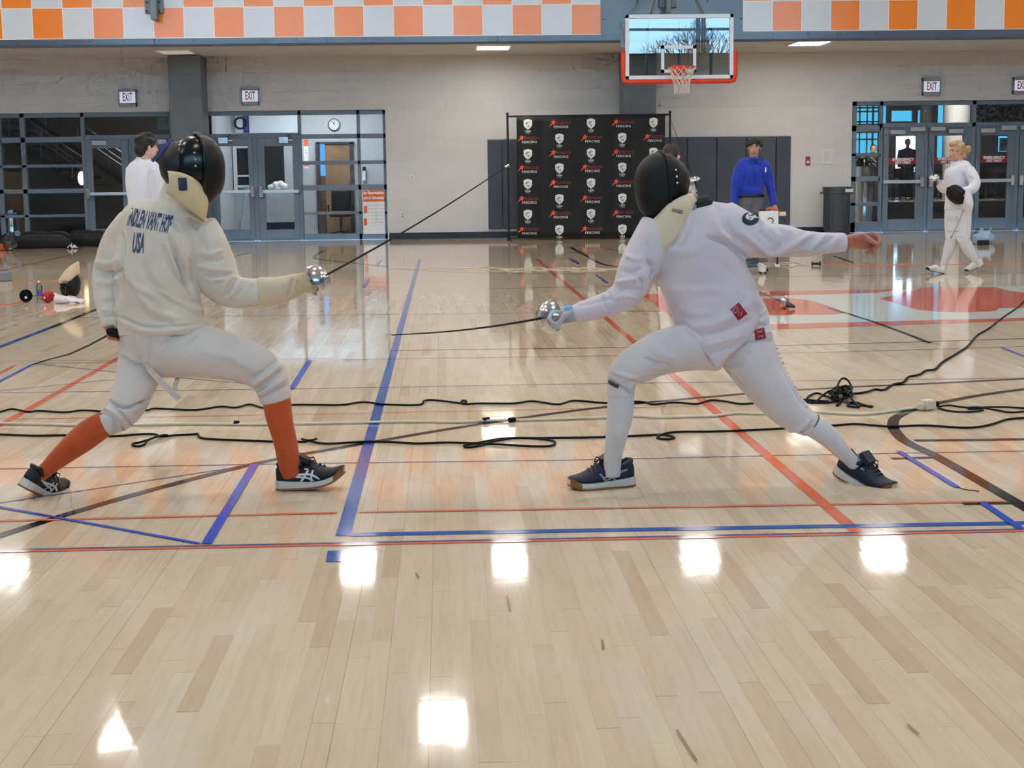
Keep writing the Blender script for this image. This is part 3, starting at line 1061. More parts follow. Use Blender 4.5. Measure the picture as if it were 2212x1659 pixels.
# greenery beyond the right transom
m = MB()
for i in range(900):
    c = P(rr.uniform(2095, 2260), rr.uniform(205, 272), 46.0) + V((0, rr.uniform(-.4, .4), 0))
    d1 = V((rr.gauss(0, 1), rr.gauss(0, 1), rr.gauss(0, 1))).normalized() * .07; d2 = d1.orthogonal().normalized() * .03
    m.quad(c - d1, c + d2, c + d1, c - d2)
ga = P(2180, 275, 46.0)
gv = thing('hanging_greenery', 'dark hanging greenery in the lobby seen through the right transom', 'plant', (ga.x, 46, 3.7))
m.build('leaves', pm('dark_leaf', (40, 52, 36), .6, var=.35, scale=5), gv)
MB().tube([(ga.x - 1, 46, 3.68), (ga.x + 1.2, 46, 3.68)], .03).build('trellis_bar', BLK, gv)
fill_lamp(10.5, 36.5, 3.68, 1.8, .8, 22, 'ceiling lamp in the lobby above the emergency doors')
fill_lamp(13.2, 39.6, 3.68, 1.8, .6, 20, 'ceiling lamp over the lobby stage')

# door stickers
for n_, dn in enumerate((5, 6, 7, 8)):
    d = bpy.data.objects['door_%d' % dn]
    x0 = (1919.5, 2018, 2116.5, 2213)[n_]; y_ = (341, 339.5, 337, 335)[n_]
    s_ = pbox(MB(), x0, y_, x0 + 60, y_ + 14, YW + .0885, YW + .0905).build('warning_sticker', pm('sticker_red', (150, 30, 36), .4), d)
    m = MB()
    put_text(m, 'EMERGENCY', frame(P(x0 + 31, y_ + 3.6, YW + .087)), .075, bold=.004, width=49 / sx(YW))
    put_text(m, 'EXIT ONLY', frame(P(x0 + 31, y_ + 10.4, YW + .087)), .065, bold=.004, width=35 / sx(YW))
    m.build('lettering', WHT, s_)
# ------------------------------------------------------------------ things on the end wall
SIGNG = pm('sign_grey', (158, 160, 168), .45, 0, var=.05)
SIGNF = emit('exit_face', (206, 216, 232), .4)
RED = pm('sign_red', (196, 44, 52), .4)


def exit_sign(x0, y0_, x1, y1_, label, f0, f1):
    X0, X1, Z0, Z1 = pxr(x0, y0_, x1, y1_, YW - .1)
    t = thing('exit_sign', label, 'sign', ((X0 + X1) / 2, YW - .05, Z0), 'exit signs over the doors')
    h = Z1 - Z0
    m = MB()
    m.box((X0, YW - .1, Z0), (X1, YW, Z0 + h * (1 - f1))); m.box((X0, YW - .1, Z1 - h * f0), (X1, YW, Z1))
    m.box((X0, YW - .1, Z0), (X0 + .02, YW, Z1)); m.box((X1 - .02, YW - .1, Z0), (X1, YW, Z1))
    m.build('housing', SIGNG, t, bevel=.004)
    fz0, fz1 = Z0 + h * (1 - f1), Z1 - h * f0
    MB().box((X0 + .02, YW - .085, fz0), (X1 - .02, YW - .02, fz1)).build('face', SIGNF, t)
    m = MB()
    put_text(m, 'EXIT', frame(((X0 + X1) / 2, YW - .089, (fz0 + fz1) / 2)), (fz1 - fz0) * 1.05, bold=.004, width=(X1 - X0) * .56)
    m.build('lettering', RED, t)


exit_sign(256, 192, 294, 230, 'lit EXIT sign left of the grey pillar on the left', .17, .8)
exit_sign(521, 189, 559, 227, 'lit EXIT sign right of the grey pillar on the left', .17, .8)
exit_sign(1994, 168, 2032, 206, 'EXIT sign above the woman in white and the emergency doors', .2, .8)
exit_sign(2190, 166, 2228, 203, 'EXIT sign cut by the right edge of the view', .2, .8)

# wall pads: edges in pixels
PAD = pm('pad_vinyl', (62, 68, 80), .42, var=.06, scale=3)
pads = [(1054, 1086), (1086, 1150), (1420, 1484), (1484, 1548), (1548, 1612), (1612, 1676), (1676, 1708)]
pl_ = ['narrow charcoal wall pad at the left end of the padding', 'charcoal wall pad behind the left post of the logo backdrop', 'charcoal wall pad behind the right post of the logo backdrop',
       'charcoal wall pad between the backdrop and the man in blue', 'charcoal wall pad just left of the man in blue', 'charcoal wall pad directly behind the man in blue', 'narrow charcoal wall pad at the right end of the padding']
zt_, zb_ = P(1400, 297, YW - .05).z, P(1060, 495, YW - .05).z
for (a, b), lb in zip(pads, pl_):
    X0, X1 = P(a, 400, YW - .05).x, P(b, 400, YW - .05).x
    t = MB().box((X0 + .003, YW - .055, zb_), (X1 - .003, YW, zt_)).build('wall_pad', PAD, bevel=.018)
    tag(t, lb, 'wall pad', 'charcoal wall pads')

# sockets, alarm, notice
PLATE = pm('plate_white', (216, 218, 220), .4, var=.03)


def plate(name, x, y, w_, h_, label, cat, mat, parts):
    q = P(x, y, YW)
    t = thing(name, label, cat, q)
    MB().box((q.x - w_ / 2, YW - .014, q.z - h_ / 2), (q.x + w_ / 2, YW, q.z + h_ / 2)).build('cover', mat, t, bevel=.004)
    for nm, dx, dz, ww, hh, mm in parts:
        MB().box((q.x + dx - ww / 2, YW - .024, q.z + dz - hh / 2), (q.x + dx + ww / 2, YW - .013, q.z + dz + hh / 2)).build(nm, mm, t, bevel=.003)


plate('wall_switch', 890, 383, .075, .12, 'small white switch plate on the bare wall, the upper plate', 'switch', PLATE, [('toggle', 0, 0, .02, .04, SIGNG)])
plate('wall_socket', 870, 465, .085, .13, 'white wall socket low on the bare wall above the dark base', 'socket', PLATE, [('outlet', 0, .028, .04, .035, SIGNG), ('outlet', 0, -.028, .04, .035, SIGNG)])
plate('fire_alarm', 1745, 348, .1, .19, 'small red fire alarm pull on the wall above the bin', 'alarm', pm('alarm_red', (176, 42, 40), .4), [('pull_handle', 0, -.02, .06, .05, PLATE)])
o = plate('wall_notice', 1787, 338, .24, .32, 'white paper notice taped to the wall right of the fire alarm', 'notice', PLATE, [])
m = MB()
q = P(1787, 338, YW - .016)
for i in range(9):
    m.box((q.x - .085, YW - .0165, q.z + .1 - i * .024), (q.x + .085 - (i % 3) * .03, YW - .0155, q.z + .104 - i * .024))
m.build('print', pm('faint_print', (150, 154, 166), .6), bpy.data.objects['wall_notice'])
# sprinkler pipe bracket up by the soffit
m = MB()
m.tube([P(1850, 109, YW - .1), P(1912, 107, YW - .1)], .02, 8); m.box(P(1849, 107, YW - .14), P(1864, 111, YW - .02))
tag(m.build('wall_pipe', pm('pipe_dark', (96, 92, 90), .5)), 'thin dark pipe high on the wall above the paper notice', 'pipe')

# rubbish bin
YT = YW - .45
q0, q1 = P(1778, 420, YT), P(1838, 420, YT)
cx_, cr = (q0.x + q1.x) / 2, (q1.x - q0.x) / 2
BIN = pm('bin_grey', (64, 74, 84), .5, var=.06, scale=4)
tb = thing('rubbish_bin', 'large round dark grey rubbish bin against the wall', 'bin', (cx_, YT, 0))
zt = P(1808, 405, YT).z
prof = [(0, .02), (cr * .82, .0), (cr * .84, .03), (cr * .95, zt * .86), (cr * 1.0, zt * .87), (cr * 1.0, zt), (cr * .93, zt), (cr * .88, .06), (0, .06)]
MB().lathe(prof, (cx_, YT, 0), n=40).build('body', BIN, tb, 35)
m = MB()
for i in range(20):
    a = i * 2 * PI / 20
    m.obox((cx_ + cr * .9 * math.cos(a), YT + cr * .9 * math.sin(a), zt * .45), V((math.cos(a), math.sin(a), 0)) * .012, V((-math.sin(a), math.cos(a), 0)) * .012, (0, 0, zt * .38))
m.build('ribs', BIN, tb)
m = MB()
for s_ in (-1, 1):
    m.tube([(cx_ + s_ * cr, YT - .08, zt * .9), (cx_ + s_ * (cr + .045), YT - .05, zt * .88), (cx_ + s_ * (cr + .045), YT + .05, zt * .88), (cx_ + s_ * cr, YT + .08, zt * .9)], .014, 8)
m.build('handle', BIN, tb, 60)
MB().box((cx_ + .1, YT - cr * .99, zt * .9), (cx_ + .26, YT - cr * .8, zt * .97)).build('label', PLATE, tb)
m = MB().lathe([(cr * 1.02, zt * .99), (cr * 1.03, zt * 1.01), (cr * .9, zt * 1.015)], (cx_, YT, 0), n=40)
m.build('rim', BIN, tb, 35)

# ------------------------------------------------------------------ logo backdrop
YBD = 30.6
XB0, XB1 = P(1098, 400, YBD).x, P(1447, 400, YBD).x
zTop = P(1270, 249.5, YBD).z
bd = thing('logo_backdrop', 'black fabric backdrop with rows of white shield and orange star prints', 'backdrop', ((XB0 + XB1) / 2, YBD, 0))
for X in (XB0, XB1):
    MB().cyl((X, YBD, 0), (X, YBD, zTop + .04), .022).build('post', BLK, bd, 60)
    MB().box((X - .035, YBD - .3, 0), (X + .035, YBD + .3, .03)).build('foot', BLK, bd, bevel=.006)
    MB().ell((X, YBD, zTop + .05), (.03, .03, .03)).build('finial', BLK, bd, 180)
MB().tube([(XB0, YBD, zTop), (XB1, YBD, zTop)], .02).build('top_bar', BLK, bd, 60)
MB().tube([(XB0, YBD, .06), (XB1, YBD, .06)], .018).build('bottom_bar', BLK, bd, 60)
FX0, FX1 = P(1117, 400, YBD).x, P(1436, 400, YBD).x
FZ0, FZ1 = .05, zTop - .01


def wave(x, z):
    u = (x - FX0) / (FX1 - FX0)
    return YBD - .045 + .018 * math.sin(u * 41 + .6 * math.sin(z * 1.3)) * (.5 + .5 * math.sin(u * 9 + 1)) + .02 * math.sin(u * 7 + z * 1.1)


m = MB()
nx, nz = 160, 24
m.add([(FX0 + (FX1 - FX0) * i / nx, wave(FX0 + (FX1 - FX0) * i / nx, FZ0 + (FZ1 - FZ0) * j / nz), FZ0 + (FZ1 - FZ0) * j / nz) for j in range(nz + 1) for i in range(nx + 1)],
      [(j * (nx + 1) + i, j * (nx + 1) + i + 1, (j + 1) * (nx + 1) + i + 1, (j + 1) * (nx + 1) + i) for j in range(nz) for i in range(nx)])
clo = m.build('fabric', pm('backdrop_black', (13, 14, 22), .7, var=.12, scale=5), bd, 180)
sl = clo.modifiers.new('T', 'SOLIDIFY'); sl.thickness = .004; sl.offset = -1
PW = pm('print_white', (222, 232, 232), .6, var=.05)
PO = pm('print_orange', (236, 92, 50), .6, var=.05)
PR = pm('print_dark_orange', (150, 54, 44), .6, var=.15)
logo = MB()


def put2d(pts, fs, ox, oz, k, mat, lift=.004):
    vs = []
    for x, z in pts:
        X, Z = ox + x * k, oz + z * k
        if X > FX1 - .003: X = FX1 - .003
        if X < FX0 + .003: X = FX0 + .003
        vs.append((X, wave(X, Z) - lift - .006, Z))
    logo.add(vs, fs, mat)


def poly(pts, ox, oz, k, mat, lift=.004):
    bm = bmesh.new()
    f = bm.faces.new([bm.verts.new((x, z, 0)) for x, z in pts])
    bmesh.ops.triangulate(bm, faces=[f])
    bmesh.ops.subdivide_edges(bm, edges=[e for e in bm.edges if e.calc_length() > 4], cuts=2, use_grid_fill=True)
    bmesh.ops.triangulate(bm, faces=bm.faces[:])
    bm.verts.index_update()
    put2d([(v.co.x, v.co.y) for v in bm.verts], [tuple(v.index for v in f.verts) for f in bm.faces], ox, oz, k, mat, lift)
    bm.free()


tU, tF, tE = text_mesh('USA', 6.4, bold=.12), text_mesh('FENCING', 7, bold=.14, spacing=1.25), text_mesh('ENNESSEE', 8.5, bold=.1, shear=.25)


def shield(ox, oz, k):
    poly([(-9, 8), (-5, 10), (0, 11), (5, 10), (9, 8), (9, -2), (6.5, -6.5), (0, -11.5), (-6.5, -6.5), (-9, -2)], ox, oz, k, 0)
    poly([(-6.5, .5), (-3, 3), (0, 4.5), (4, 4.2), (1, 3.2), (-1, 2), (-3, .5)], ox, oz, k, 3, .006)
    poly([(-6, -3.5), (-2, -1.2), (1, .3), (-1, -1.8)], ox, oz, k, 3, .006)
    poly([(-4, -6.5), (0, -3.4), (3, -1), (1.4, -4)], ox, oz, k, 3, .006)
    poly([(-1.4, -8.5), (1.4, -5.6), (3.6, -3), (2.6, -6)], ox, oz, k, 3, .006)
    put2d([(x * 1.05 - .2, z - 15) for x, z in tU[0]], tU[1], ox, oz, k, 0)
    poly([(-4, -18.6), (4, -18.6), (4, -19.1), (-4, -19.1)], ox, oz, k, 3 - 3)


def star(ox, oz, k):
    poly([(-24, -7), (-15.5, 3.5), (-20, 5.2), (-14.6, 5.8), (-13, 9.5), (-10.8, 5.4), (-5.5, 5.4), (-10, 2.6), (-10.5, -2), (-14.5, -.4)], ox, oz, k, 1)
    put2d([(x * .86 + 8, z + 1.6) for x, z in tE[0]], tE[1], ox, oz, k, 2)
    put2d([(x * .92 + 3, z - 6.6) for x, z in tF[0]], tF[1], ox, oz, k, 0)


kp = 1 / sx(YBD)
colx = (1140, 1208, 1276, 1343.5, 1411)
rowy = (267, 299, 331.5, 363, 396, 429.5, 462, 496)
for r_, yy in enumerate(rowy):
    for c_, xx in enumerate(colx):
        q = P(xx, yy - (xx - 1276) * .012, YBD)
        (shield if (r_ + c_) % 2 == 0 else star)(q.x, q.z, kp)
logo.build('printed_logos', [PW, PO, PR, pm('print_black', (34, 40, 52), .6)], bd)

# ------------------------------------------------------------------ basketball hoop
hx0, hx1, hz0_, hz1_ = pxr(1350.5, 31, 1584, 171, YB)
WF = pm('backboard_white', (222, 230, 242), .3, var=.03)
HOOPO = pm('hoop_orange', (226, 62, 30), .4, var=.05)
hp = thing('basketball_hoop', 'glass basketball backboard with orange padding, rim and white net', 'basketball hoop', ((hx0 + hx1) / 2, YB, hz0_))
f_ = .065
m = MB()
m.box((hx0, YB - .03, hz0_), (hx0 + f_, YB + .05, hz1_)); m.box((hx1 - f_, YB - .03, hz0_), (hx1, YB + .05, hz1_))
m.box((hx0, YB - .03, hz0_), (hx1, YB + .05, hz0_ + f_)); m.box((hx0, YB - .03, hz1_ - f_), (hx1, YB + .05, hz1_))
m.build('frame', WF, hp, bevel=.006)
MB().box((hx0 + .02, YB, hz0_ + .02), (hx1 - .02, YB + .014, hz1_ - .02)).build('glass', glass_mat('backboard_glass', (.74, .8, .82), 1.6, 1.6), hp)
a0, a1, b0, b1 = pxr(1428, 98, 1504, 157, YB - .004)
m = MB()
for r_ in ((a0, b0, a0 + .055, b1), (a1 - .055, b0, a1, b1), (a0, b0, a1, b0 + .055), (a0, b1 - .055, a1, b1)):
    m.box((r_[0], YB - .008, r_[1]), (r_[2], YB - .002, r_[3]))
m.build('target_square', WF, hp)
pz_ = P(1350, 112, YB).z
m = MB()
m.tube([(hx0 - .03, YB, pz_), (hx0 - .03, YB, hz0_ + .04), (hx0 - .01, YB, hz0_ - .02), (hx0 + .05, YB, hz0_ - .035), (hx1 - .05, YB, hz0_ - .035), (hx1 + .01, YB, hz0_ - .02), (hx1 + .03, YB, hz0_ + .04), (hx1 + .03, YB, pz_)], .042, 10, flat=1.1)
m.build('padding', HOOPO, hp, 60)
rc = P(1473, 150, YB - .4)
rr_ = .2286
rc = V((rc.x, YB - .4, 3.05))
m = MB()
m.tube([(rc.x + rr_ * math.cos(a), rc.y + rr_ * math.sin(a), rc.z) for a in (2 * PI * i / 40 for i in range(40))], .01, 8, closed=True)
m.box((rc.x - .1, rc.y + rr_ - .02, rc.z - .06), (rc.x + .1, YB - .02, rc.z + .01))
m.box((rc.x - .12, YB - .04, rc.z - .12), (rc.x + .12, YB - .01, rc.z + .06))
m.build('rim', HOOPO, hp, 50)
m = MB()
nn, rows = 12, 6
def netp(i, j):
    r_ = rr_ * (1, .86, .74, .64, .57, .54, .55)[j]
    a = 2 * PI * (i + (j % 2) * .5) / nn
    return V((rc.x + r_ * math.cos(a), rc.y + r_ * math.sin(a), rc.z - .01 - j * .072))
for j in range(rows):
    for i in range(nn):
        m.tube([netp(i, j), netp(i, j + 1)], .0055, 5)
        m.tube([netp(i, j), netp(i + (1 if j % 2 else -1), j + 1)], .0055, 5)
m.build('net', pm('net_white', (226, 224, 216), .8), hp, 60)
STL = pm('bracket_steel', (118, 132, 144), .45, .3, var=.08)
# mast from the backboard up and back to the parapet
mx0, mx1, _, mz1 = pxr(1439, -40, 1449, 28, YP - .35)
m = MB()
m.box((mx0, YP - .4, P(1444, 27, YP - .4).z), (mx1, YP - .3, 5.6))
m.build('mast', STL, hp, bevel=.006)
m = MB()
for a, b in ((1425, 1435), (1450, 1461)):
    X0, X1, Z0, Z1 = pxr(a, -40, b, 16, YP - .1)
    m.box((X0, YP - .12, Z0), (X1, YP - .001, 5.2))
m.build('wall_plate', STL, hp, bevel=.006)
m = MB()
for s_ in (-1, 1):
    m.tube([((hx0 + hx1) / 2 + s_ * .55, YB + .04, hz1_ - .25), ((mx0 + mx1) / 2 + s_ * .05, YP - .35, 5.3)], .03, 8)
    m.tube([((hx0 + hx1) / 2 + s_ * .55, YB + .04, hz1_ - .25), ((hx0 + hx1) / 2 + s_ * .55, YB + .04, hz0_ + .05)], .025, 8)
m.tube([((hx0 + hx1) / 2, YB + .05, hz1_ - .03), ((hx0 + hx1) / 2, YB + .05, hz0_ + .05)], .02, 8)
m.build('strut', STL, hp, 60)
m = MB()
q = P(1346, 54, YB)
m.box((q.x - .03, YB - .02, q.z - .05), (hx0, YB + .05, q.z + .05)); m.box((q.x - .05, YB, q.z - .38), (q.x + .01, YB + .03, q.z + .0))
m.build('height_adjuster', STL, hp, bevel=.008)
# the bracket of another hoop on the left
bl = thing('wall_bracket', 'grey bolted steel bracket hanging over the left checkered squares', 'bracket', P(332, 44, YP - .2))
X0, X1, Z0, Z1 = pxr(312, -30, 351, 28, YP - .1)
MB().box((X0, YP - .1, Z0), (X1, YP - .002, 5.1)).build('plate', STL, bl, bevel=.006)
X0, X1, Z0, Z1 = pxr(324, -30, 338, 42, YP - .3)
MB().box((X0, YP - .32, Z0), (X1, YP - .1, 5.2)).build('beam', STL, bl, bevel=.008)
m = MB()
for x_, y_ in ((318, 5), (318, 24), (344, 5), (344, 24)):
    m.lathe([(0, -.02), (.018, -.018), (.018, 0)], P(x_, y_, YP - .1), (0, 1, 0), 8)
m.build('bolts', DARK, bl)

# ------------------------------------------------------------------ lamps
def soffit_lamp(px, py, label, power, w_=.62, l_=.85):
    q = F(px, py, ZS - .01)
    t = thing('soffit_lamp', label, 'lamp', (q.x, q.y, ZS - .02), 'lamps in the track soffit')
    m = MB()
    z = ZS - .001
    m.box((q.x - w_ / 2 - .03, q.y - l_ / 2 - .03, z - .02), (q.x + w_ / 2 + .03, q.y - l_ / 2, z)); m.box((q.x - w_ / 2 - .03, q.y + l_ / 2, z - .02), (q.x + w_ / 2 + .03, q.y + l_ / 2 + .03, z))
    m.box((q.x - w_ / 2 - .03, q.y - l_ / 2, z - .02), (q.x - w_ / 2, q.y + l_ / 2, z)); m.box((q.x + w_ / 2, q.y - l_ / 2, z - .02), (q.x + w_ / 2 + .03, q.y + l_ / 2, z))
    m.build('trim_ring', WHT, t)
    MB().box((q.x - w_ / 2, q.y - l_ / 2, z - .012), (q.x + w_ / 2, q.y + l_ / 2, z - .002)).build('diffuser', emit('lamp_s%g' % power, (255, 244, 226), power), t)


soffit_lamp(1065, 103, 'bright soffit lamp above the bare wall, left of the backboard', 14)
soffit_lamp(1748, 93.5, 'bright soffit lamp above the wall right of the backboard', 14)
soffit_lamp(380, 112.5, 'dim soffit lamp just in front of the left pillar', .2)

HB = emit('high_bay_light', (255, 251, 246), 15.0)
LAMPX = {34.3: (-10.1, -2.1, 1.4, 5.8, 10.1), 23.8: (-13, -9, -5.2, -.15, 10.6, 14.5), 18.6: (-13, -7.5, -2.5, 2.5, 7.5, 13), 13.0: (-13, -8, -3, 2.5, 7.5, 13), 8.2: (-10, -5.2, 0, 5.4, 10.6), 3.5: (-8, 0, 8)}  # the in-between rows are added to brighten the floor, clear of visible reflections
k_ = 0
for Y, xs_ in LAMPX.items():
    for X in xs_:
        t = thing('high_bay_lamp', 'high bay lamp hanging under the gym ceiling above the frame', 'lamp', (X, Y, 7.5), 'high bay lamps under the ceiling')
        hw, hl = (.36, .62)
        m = MB(); m.box((X - hw - .05, Y - hl - .05, 7.52), (X + hw + .05, Y + hl + .05, 7.62)); m.box((X - .1, Y - .15, 7.62), (X + .1, Y + .15, 7.8))
        m.build('housing', WHT, t, bevel=.01)
        MB().box((X - hw, Y - hl, 7.5), (X + hw, Y + hl, 7.519)).build('diffuser', HB, t)
        MB().tube([(X, Y, 7.8), (X, Y, ZC)], .01, 6).build('hanger', STL, t)

# ------------------------------------------------------------------ floor markings
def paint(name, rgb, wear=.25):
    t = NT(name)
    c = lin(rgb)
    nz = t.noise(t.pos(), 14, 4)
    col = t.mix(t.math('MULTIPLY', t.ramp(nz, .45, .75), wear), c, lin((190, 160, 130)))
    sp = t.n('ShaderNodeSeparateXYZ'); t.l(t.pos(), sp.inputs[0])
    t.bsdf(col, .07, 0, .32)
    return t.m


MB_BLUE, MB_ORG, MB_BLK = paint('court_blue', (30, 88, 176), .06), paint('court_orange', (226, 104, 70), .3), paint('court_black', (30, 26, 27), .06)
MB_PUR, MB_TAPE, MB_WHITE = paint('court_purple', (92, 84, 140), .25), paint('blue_tape', (44, 84, 208), .03), paint('court_white', (222, 226, 220), .1)
MB_PINK, MB_DRED = paint('court_faded', (178, 122, 130), .3), paint('court_thin_orange', (230, 116, 78), .3)
LIFT = [.0008]


def strip(name, mat, pts, wid, n=6):
    """a painted line through pixel points on the floor, wid metres broad"""
    LIFT[0] += .00006
    z = LIFT[0]
    c = [F(p[0], p[1]) for p in (crom(pts, n) if len(pts) > 2 else pts)]
    if pts[0][0] <= 0 or pts[0][0] > 2212:        # lines that leave the view run on
        c.insert(0, c[0] + (c[0] - c[1]).normalized() * 3)
    if pts[-1][0] <= 0 or pts[-1][0] > 2212:
        c.append(c[-1] + (c[-1] - c[-2]).normalized() * 3)
    vs, fs = [], []
    for i, p in enumerate(c):
        t = c[min(i + 1, len(c) - 1)] - c[max(i - 1, 0)]
        s_ = V((-t.y, t.x, 0)).normalized() * (wid / 2)
        vs += [(p.x + s_.x, p.y + s_.y, z), (p.x - s_.x, p.y - s_.y, z)]
    fs = [(2 * i, 2 * i + 1, 2 * i + 3, 2 * i + 2) for i in range(len(c) - 1)]
    return MB().add(vs, fs).build(name, mat, floor)


def area(name, mat, pts):
    LIFT[0] += .00006
    bm = bmesh.new()
    f = bm.faces.new([bm.verts.new((*F(*p).xy, LIFT[0])) for p in pts])
    bmesh.ops.triangulate(bm, faces=[f])
    me = bpy.data.meshes.new(name); bm.to_mesh(me); bm.free()
    o = mkobj(name, me, mat, floor)
    return o


L_ = 'court_line'
area('painted_letters', MB_ORG, [(1383, 635), (1480, 633), (2240, 619), (2240, 692), (1640, 713), (1480, 712), (1440, 676)])
area('painted_letters', MB_WHITE, [(1452, 641), (1640, 640), (1890, 633), (1960, 624), (2240, 616), (2240, 686), (1640, 701), (1500, 703), (1470, 690)])
area('painted_letters', MB_ORG, [(1560, 646), (1655, 645), (1720, 645), (1755, 650), (1795, 663), (1828, 676), (1800, 680), (1650, 681), (1560, 682)])
area('painted_letters', MB_ORG, [(1898, 645), (1925, 639), (1960, 630), (1990, 622), (2150, 620), (2175, 627), (2212, 632), (2240, 636), (2240, 664), (2158, 666), (2150, 672), (2090, 675), (2030, 674), (1985, 670), (1940, 657)])
strip(L_, MB_PUR, [(0, 1013), (700, 1001), (1230, 994), (1650, 985), (2230, 974)], .016)
strip(L_, MB_PUR, [(0, 1087), (555, 1003)], .014)
strip(L_, MB_DRED, [(0, 906), (560, 897), (1300, 882), (1530, 878)], .014)
strip(L_, MB_ORG, [(-20, 931), (258, 772), (345, 722)], .045)
strip(L_, MB_ORG, [(0, 806), (30, 790)], .03)
strip(L_, MB_ORG, [(1160, 560), (1853, 1151)], .05)
strip(L_, MB_BLK, [(-20, 1164), (150, 1110), (330, 1058), (560, 1000), (800, 956), (1040, 916), (1310, 879), (1620, 850), (1800, 838), (2000, 829), (2240, 817)], .05)
strip(L_, MB_BLUE, [(906, 562), (741, 1158)], .052)
strip(L_, MB_BLUE, [(757, 1155.5), (1400, 1144), (2240, 1130)], .052)
strip(L_, MB_BLUE, [(725, 1190), (721, 1214)], .052)
strip(L_, MB_DRED, [(-10, 1192.5), (2240, 1147)], .025)
strip(L_, MB_PUR, [(-10, 1189), (2240, 1143.5)], .022)
strip(L_, MB_DRED, [(-10, 1126), (729, 1108.5)], .028)
strip(L_, MB_DRED, [(776, 1107), (2180, 1084)], .028)
strip(L_, MB_BLK, [(2240, 838), (2212, 841), (2100, 857), (1990, 880), (1940, 899), (1929, 915), (1934, 932), (1958, 955), (2020, 985), (2110, 1036), (2240, 1112)], .055)
strip(L_, MB_BLK, [(1975, 952), (2240, 949)], .05)
strip(L_, MB_BLK, [(1925, 991), (2025, 988.5)], .035)
strip(L_, MB_BLK, [(2080, 1089), (2205, 1087)], .035)
for p_, w_ in (([(150, 687), (1160, 676), (1480, 671)], .022), ([(840, 757.5), (1700, 746), (2240, 731)], .022), ([(560, 841.5), (0, 849)], .014), ([(560, 842), (1310, 829), (2240, 817)], .014), ([(1050, 624), (1380, 618)], .03),
               ([(0, 845), (258, 819)], .014), ([(1640, 598), (1800, 596), (2240, 590)], .03), ([(1000, 607), (740, 612)], .02), ([(1640, 581), (1990, 575)], .02), ([(840, 580), (1050, 590), (1300, 592)], .03)):
    strip(L_, MB_BLK if w_ > .02 else MB_PUR, p_, w_)
strip(L_, MB_PINK, [(740, 777), (1700, 763), (2240, 748)], .018)
strip(L_, MB_PINK, [(0, 781), (260, 779), (720, 775)], .014)
strip(L_, MB_BLUE, [(-20, 757), (130, 700)], .05)
strip(L_, MB_BLK, [(110, 708), (215, 666)], .05)
strip(L_, MB_BLK, [(155, 687), (225, 686)], .025)
strip(L_, MB_PUR, [(72, 786), (260, 805), (560, 832)], .014)
strip(L_, MB_PUR, [(72, 786), (260, 783)], .014)
strip(L_, MB_BLK, [(540, 545), (400, 583)], .04)
strip(L_, MB_BLK, [(700, 541), (684, 550), (680, 556), (690, 560), (740, 566), (840, 576)], .05)
strip(L_, MB_BLK, [(1232, 534), (1262, 550), (1300, 570), (1345, 578)], .05)
strip(L_, MB_BLK, [(1226, 546), (1250, 545)], .04)
strip(L_, MB_BLK, [(1800, 553), (1845, 568)], .04)
strip(L_, MB_BLK, [(1310, 538), (1350, 542)], .04)
strip(L_, MB_BLK, [(-10, 588), (170, 547)], .025)
strip(L_, MB_BLK, [(1790, 665), (1900, 700), (2010, 742)], .03)
for a, b, w_ in (((550, 1004), (446, 1176), .036), ((-10, 1095), (432, 1176), .02), ((669, 779), (630, 840), .036), ((72, 787), (-20, 834), .024), ((797, 603), (786, 621), .04), ((823, 562), (812, 574), .04),
                 ((1941, 976), (2068, 1054), .026), ((2121, 1086), (2204, 1143), .03), ((1230, 558), (1250, 570), .04), ((1288, 594), (1312, 612), .03), ((2165, 752), (2230, 778), .02)):
    strip('tape_strip', MB_TAPE, [a, b], w_)
strip(L_, MB_ORG, [(0, 571), (80, 573)], .06); strip(L_, MB_ORG, [(20, 569), (85, 571)], .04)
# scuffs by the blue mark
for x_, y_ in ((619, 1211), (630, 1211), (642, 1211)):
    strip('scuff_mark', MB_BLK, [(x_ - 3, y_), (x_ + 3, y_)], .003)
for a in ([(1300, 1385), (1304, 1405)], [(898, 1240), (905, 1252)], [(1462, 1580), (1505, 1648)], [(1960, 1568), (1985, 1590)], [(1095, 1290), (1102, 1322)]):
    strip('scuff_mark', paint('scuff_brown', (166, 136, 102), .5), a, .006)

# ------------------------------------------------------------------ cords on the floor
CBLK = pm('cord_black', (9, 9, 10), .6, var=.1, spec=.2)
CWHT = pm('cord_cream', (214, 204, 182), .5, var=.08)
CORG = pm('cord_orange', (206, 104, 72), .5, var=.08)


def fpts(pts, r, n=6, lifts=None):
    return [V((*F(p[0], p[1]).xy, r + .0012 + (p[2] if len(p) > 2 else 0))) for p in crom([(a[0], a[1], a[2] if len(a) > 2 else 0) for a in pts], n)]


def cord(name, pts, r, mat, label, extra=(), cat='cord', n=6):
    m = MB().tube(fpts(pts, r, n), r, 8)
    for e in extra:
        m.tube(fpts(e, r, n), r, 8)
    return tag(m.build(name, mat, None, 60), label, cat)


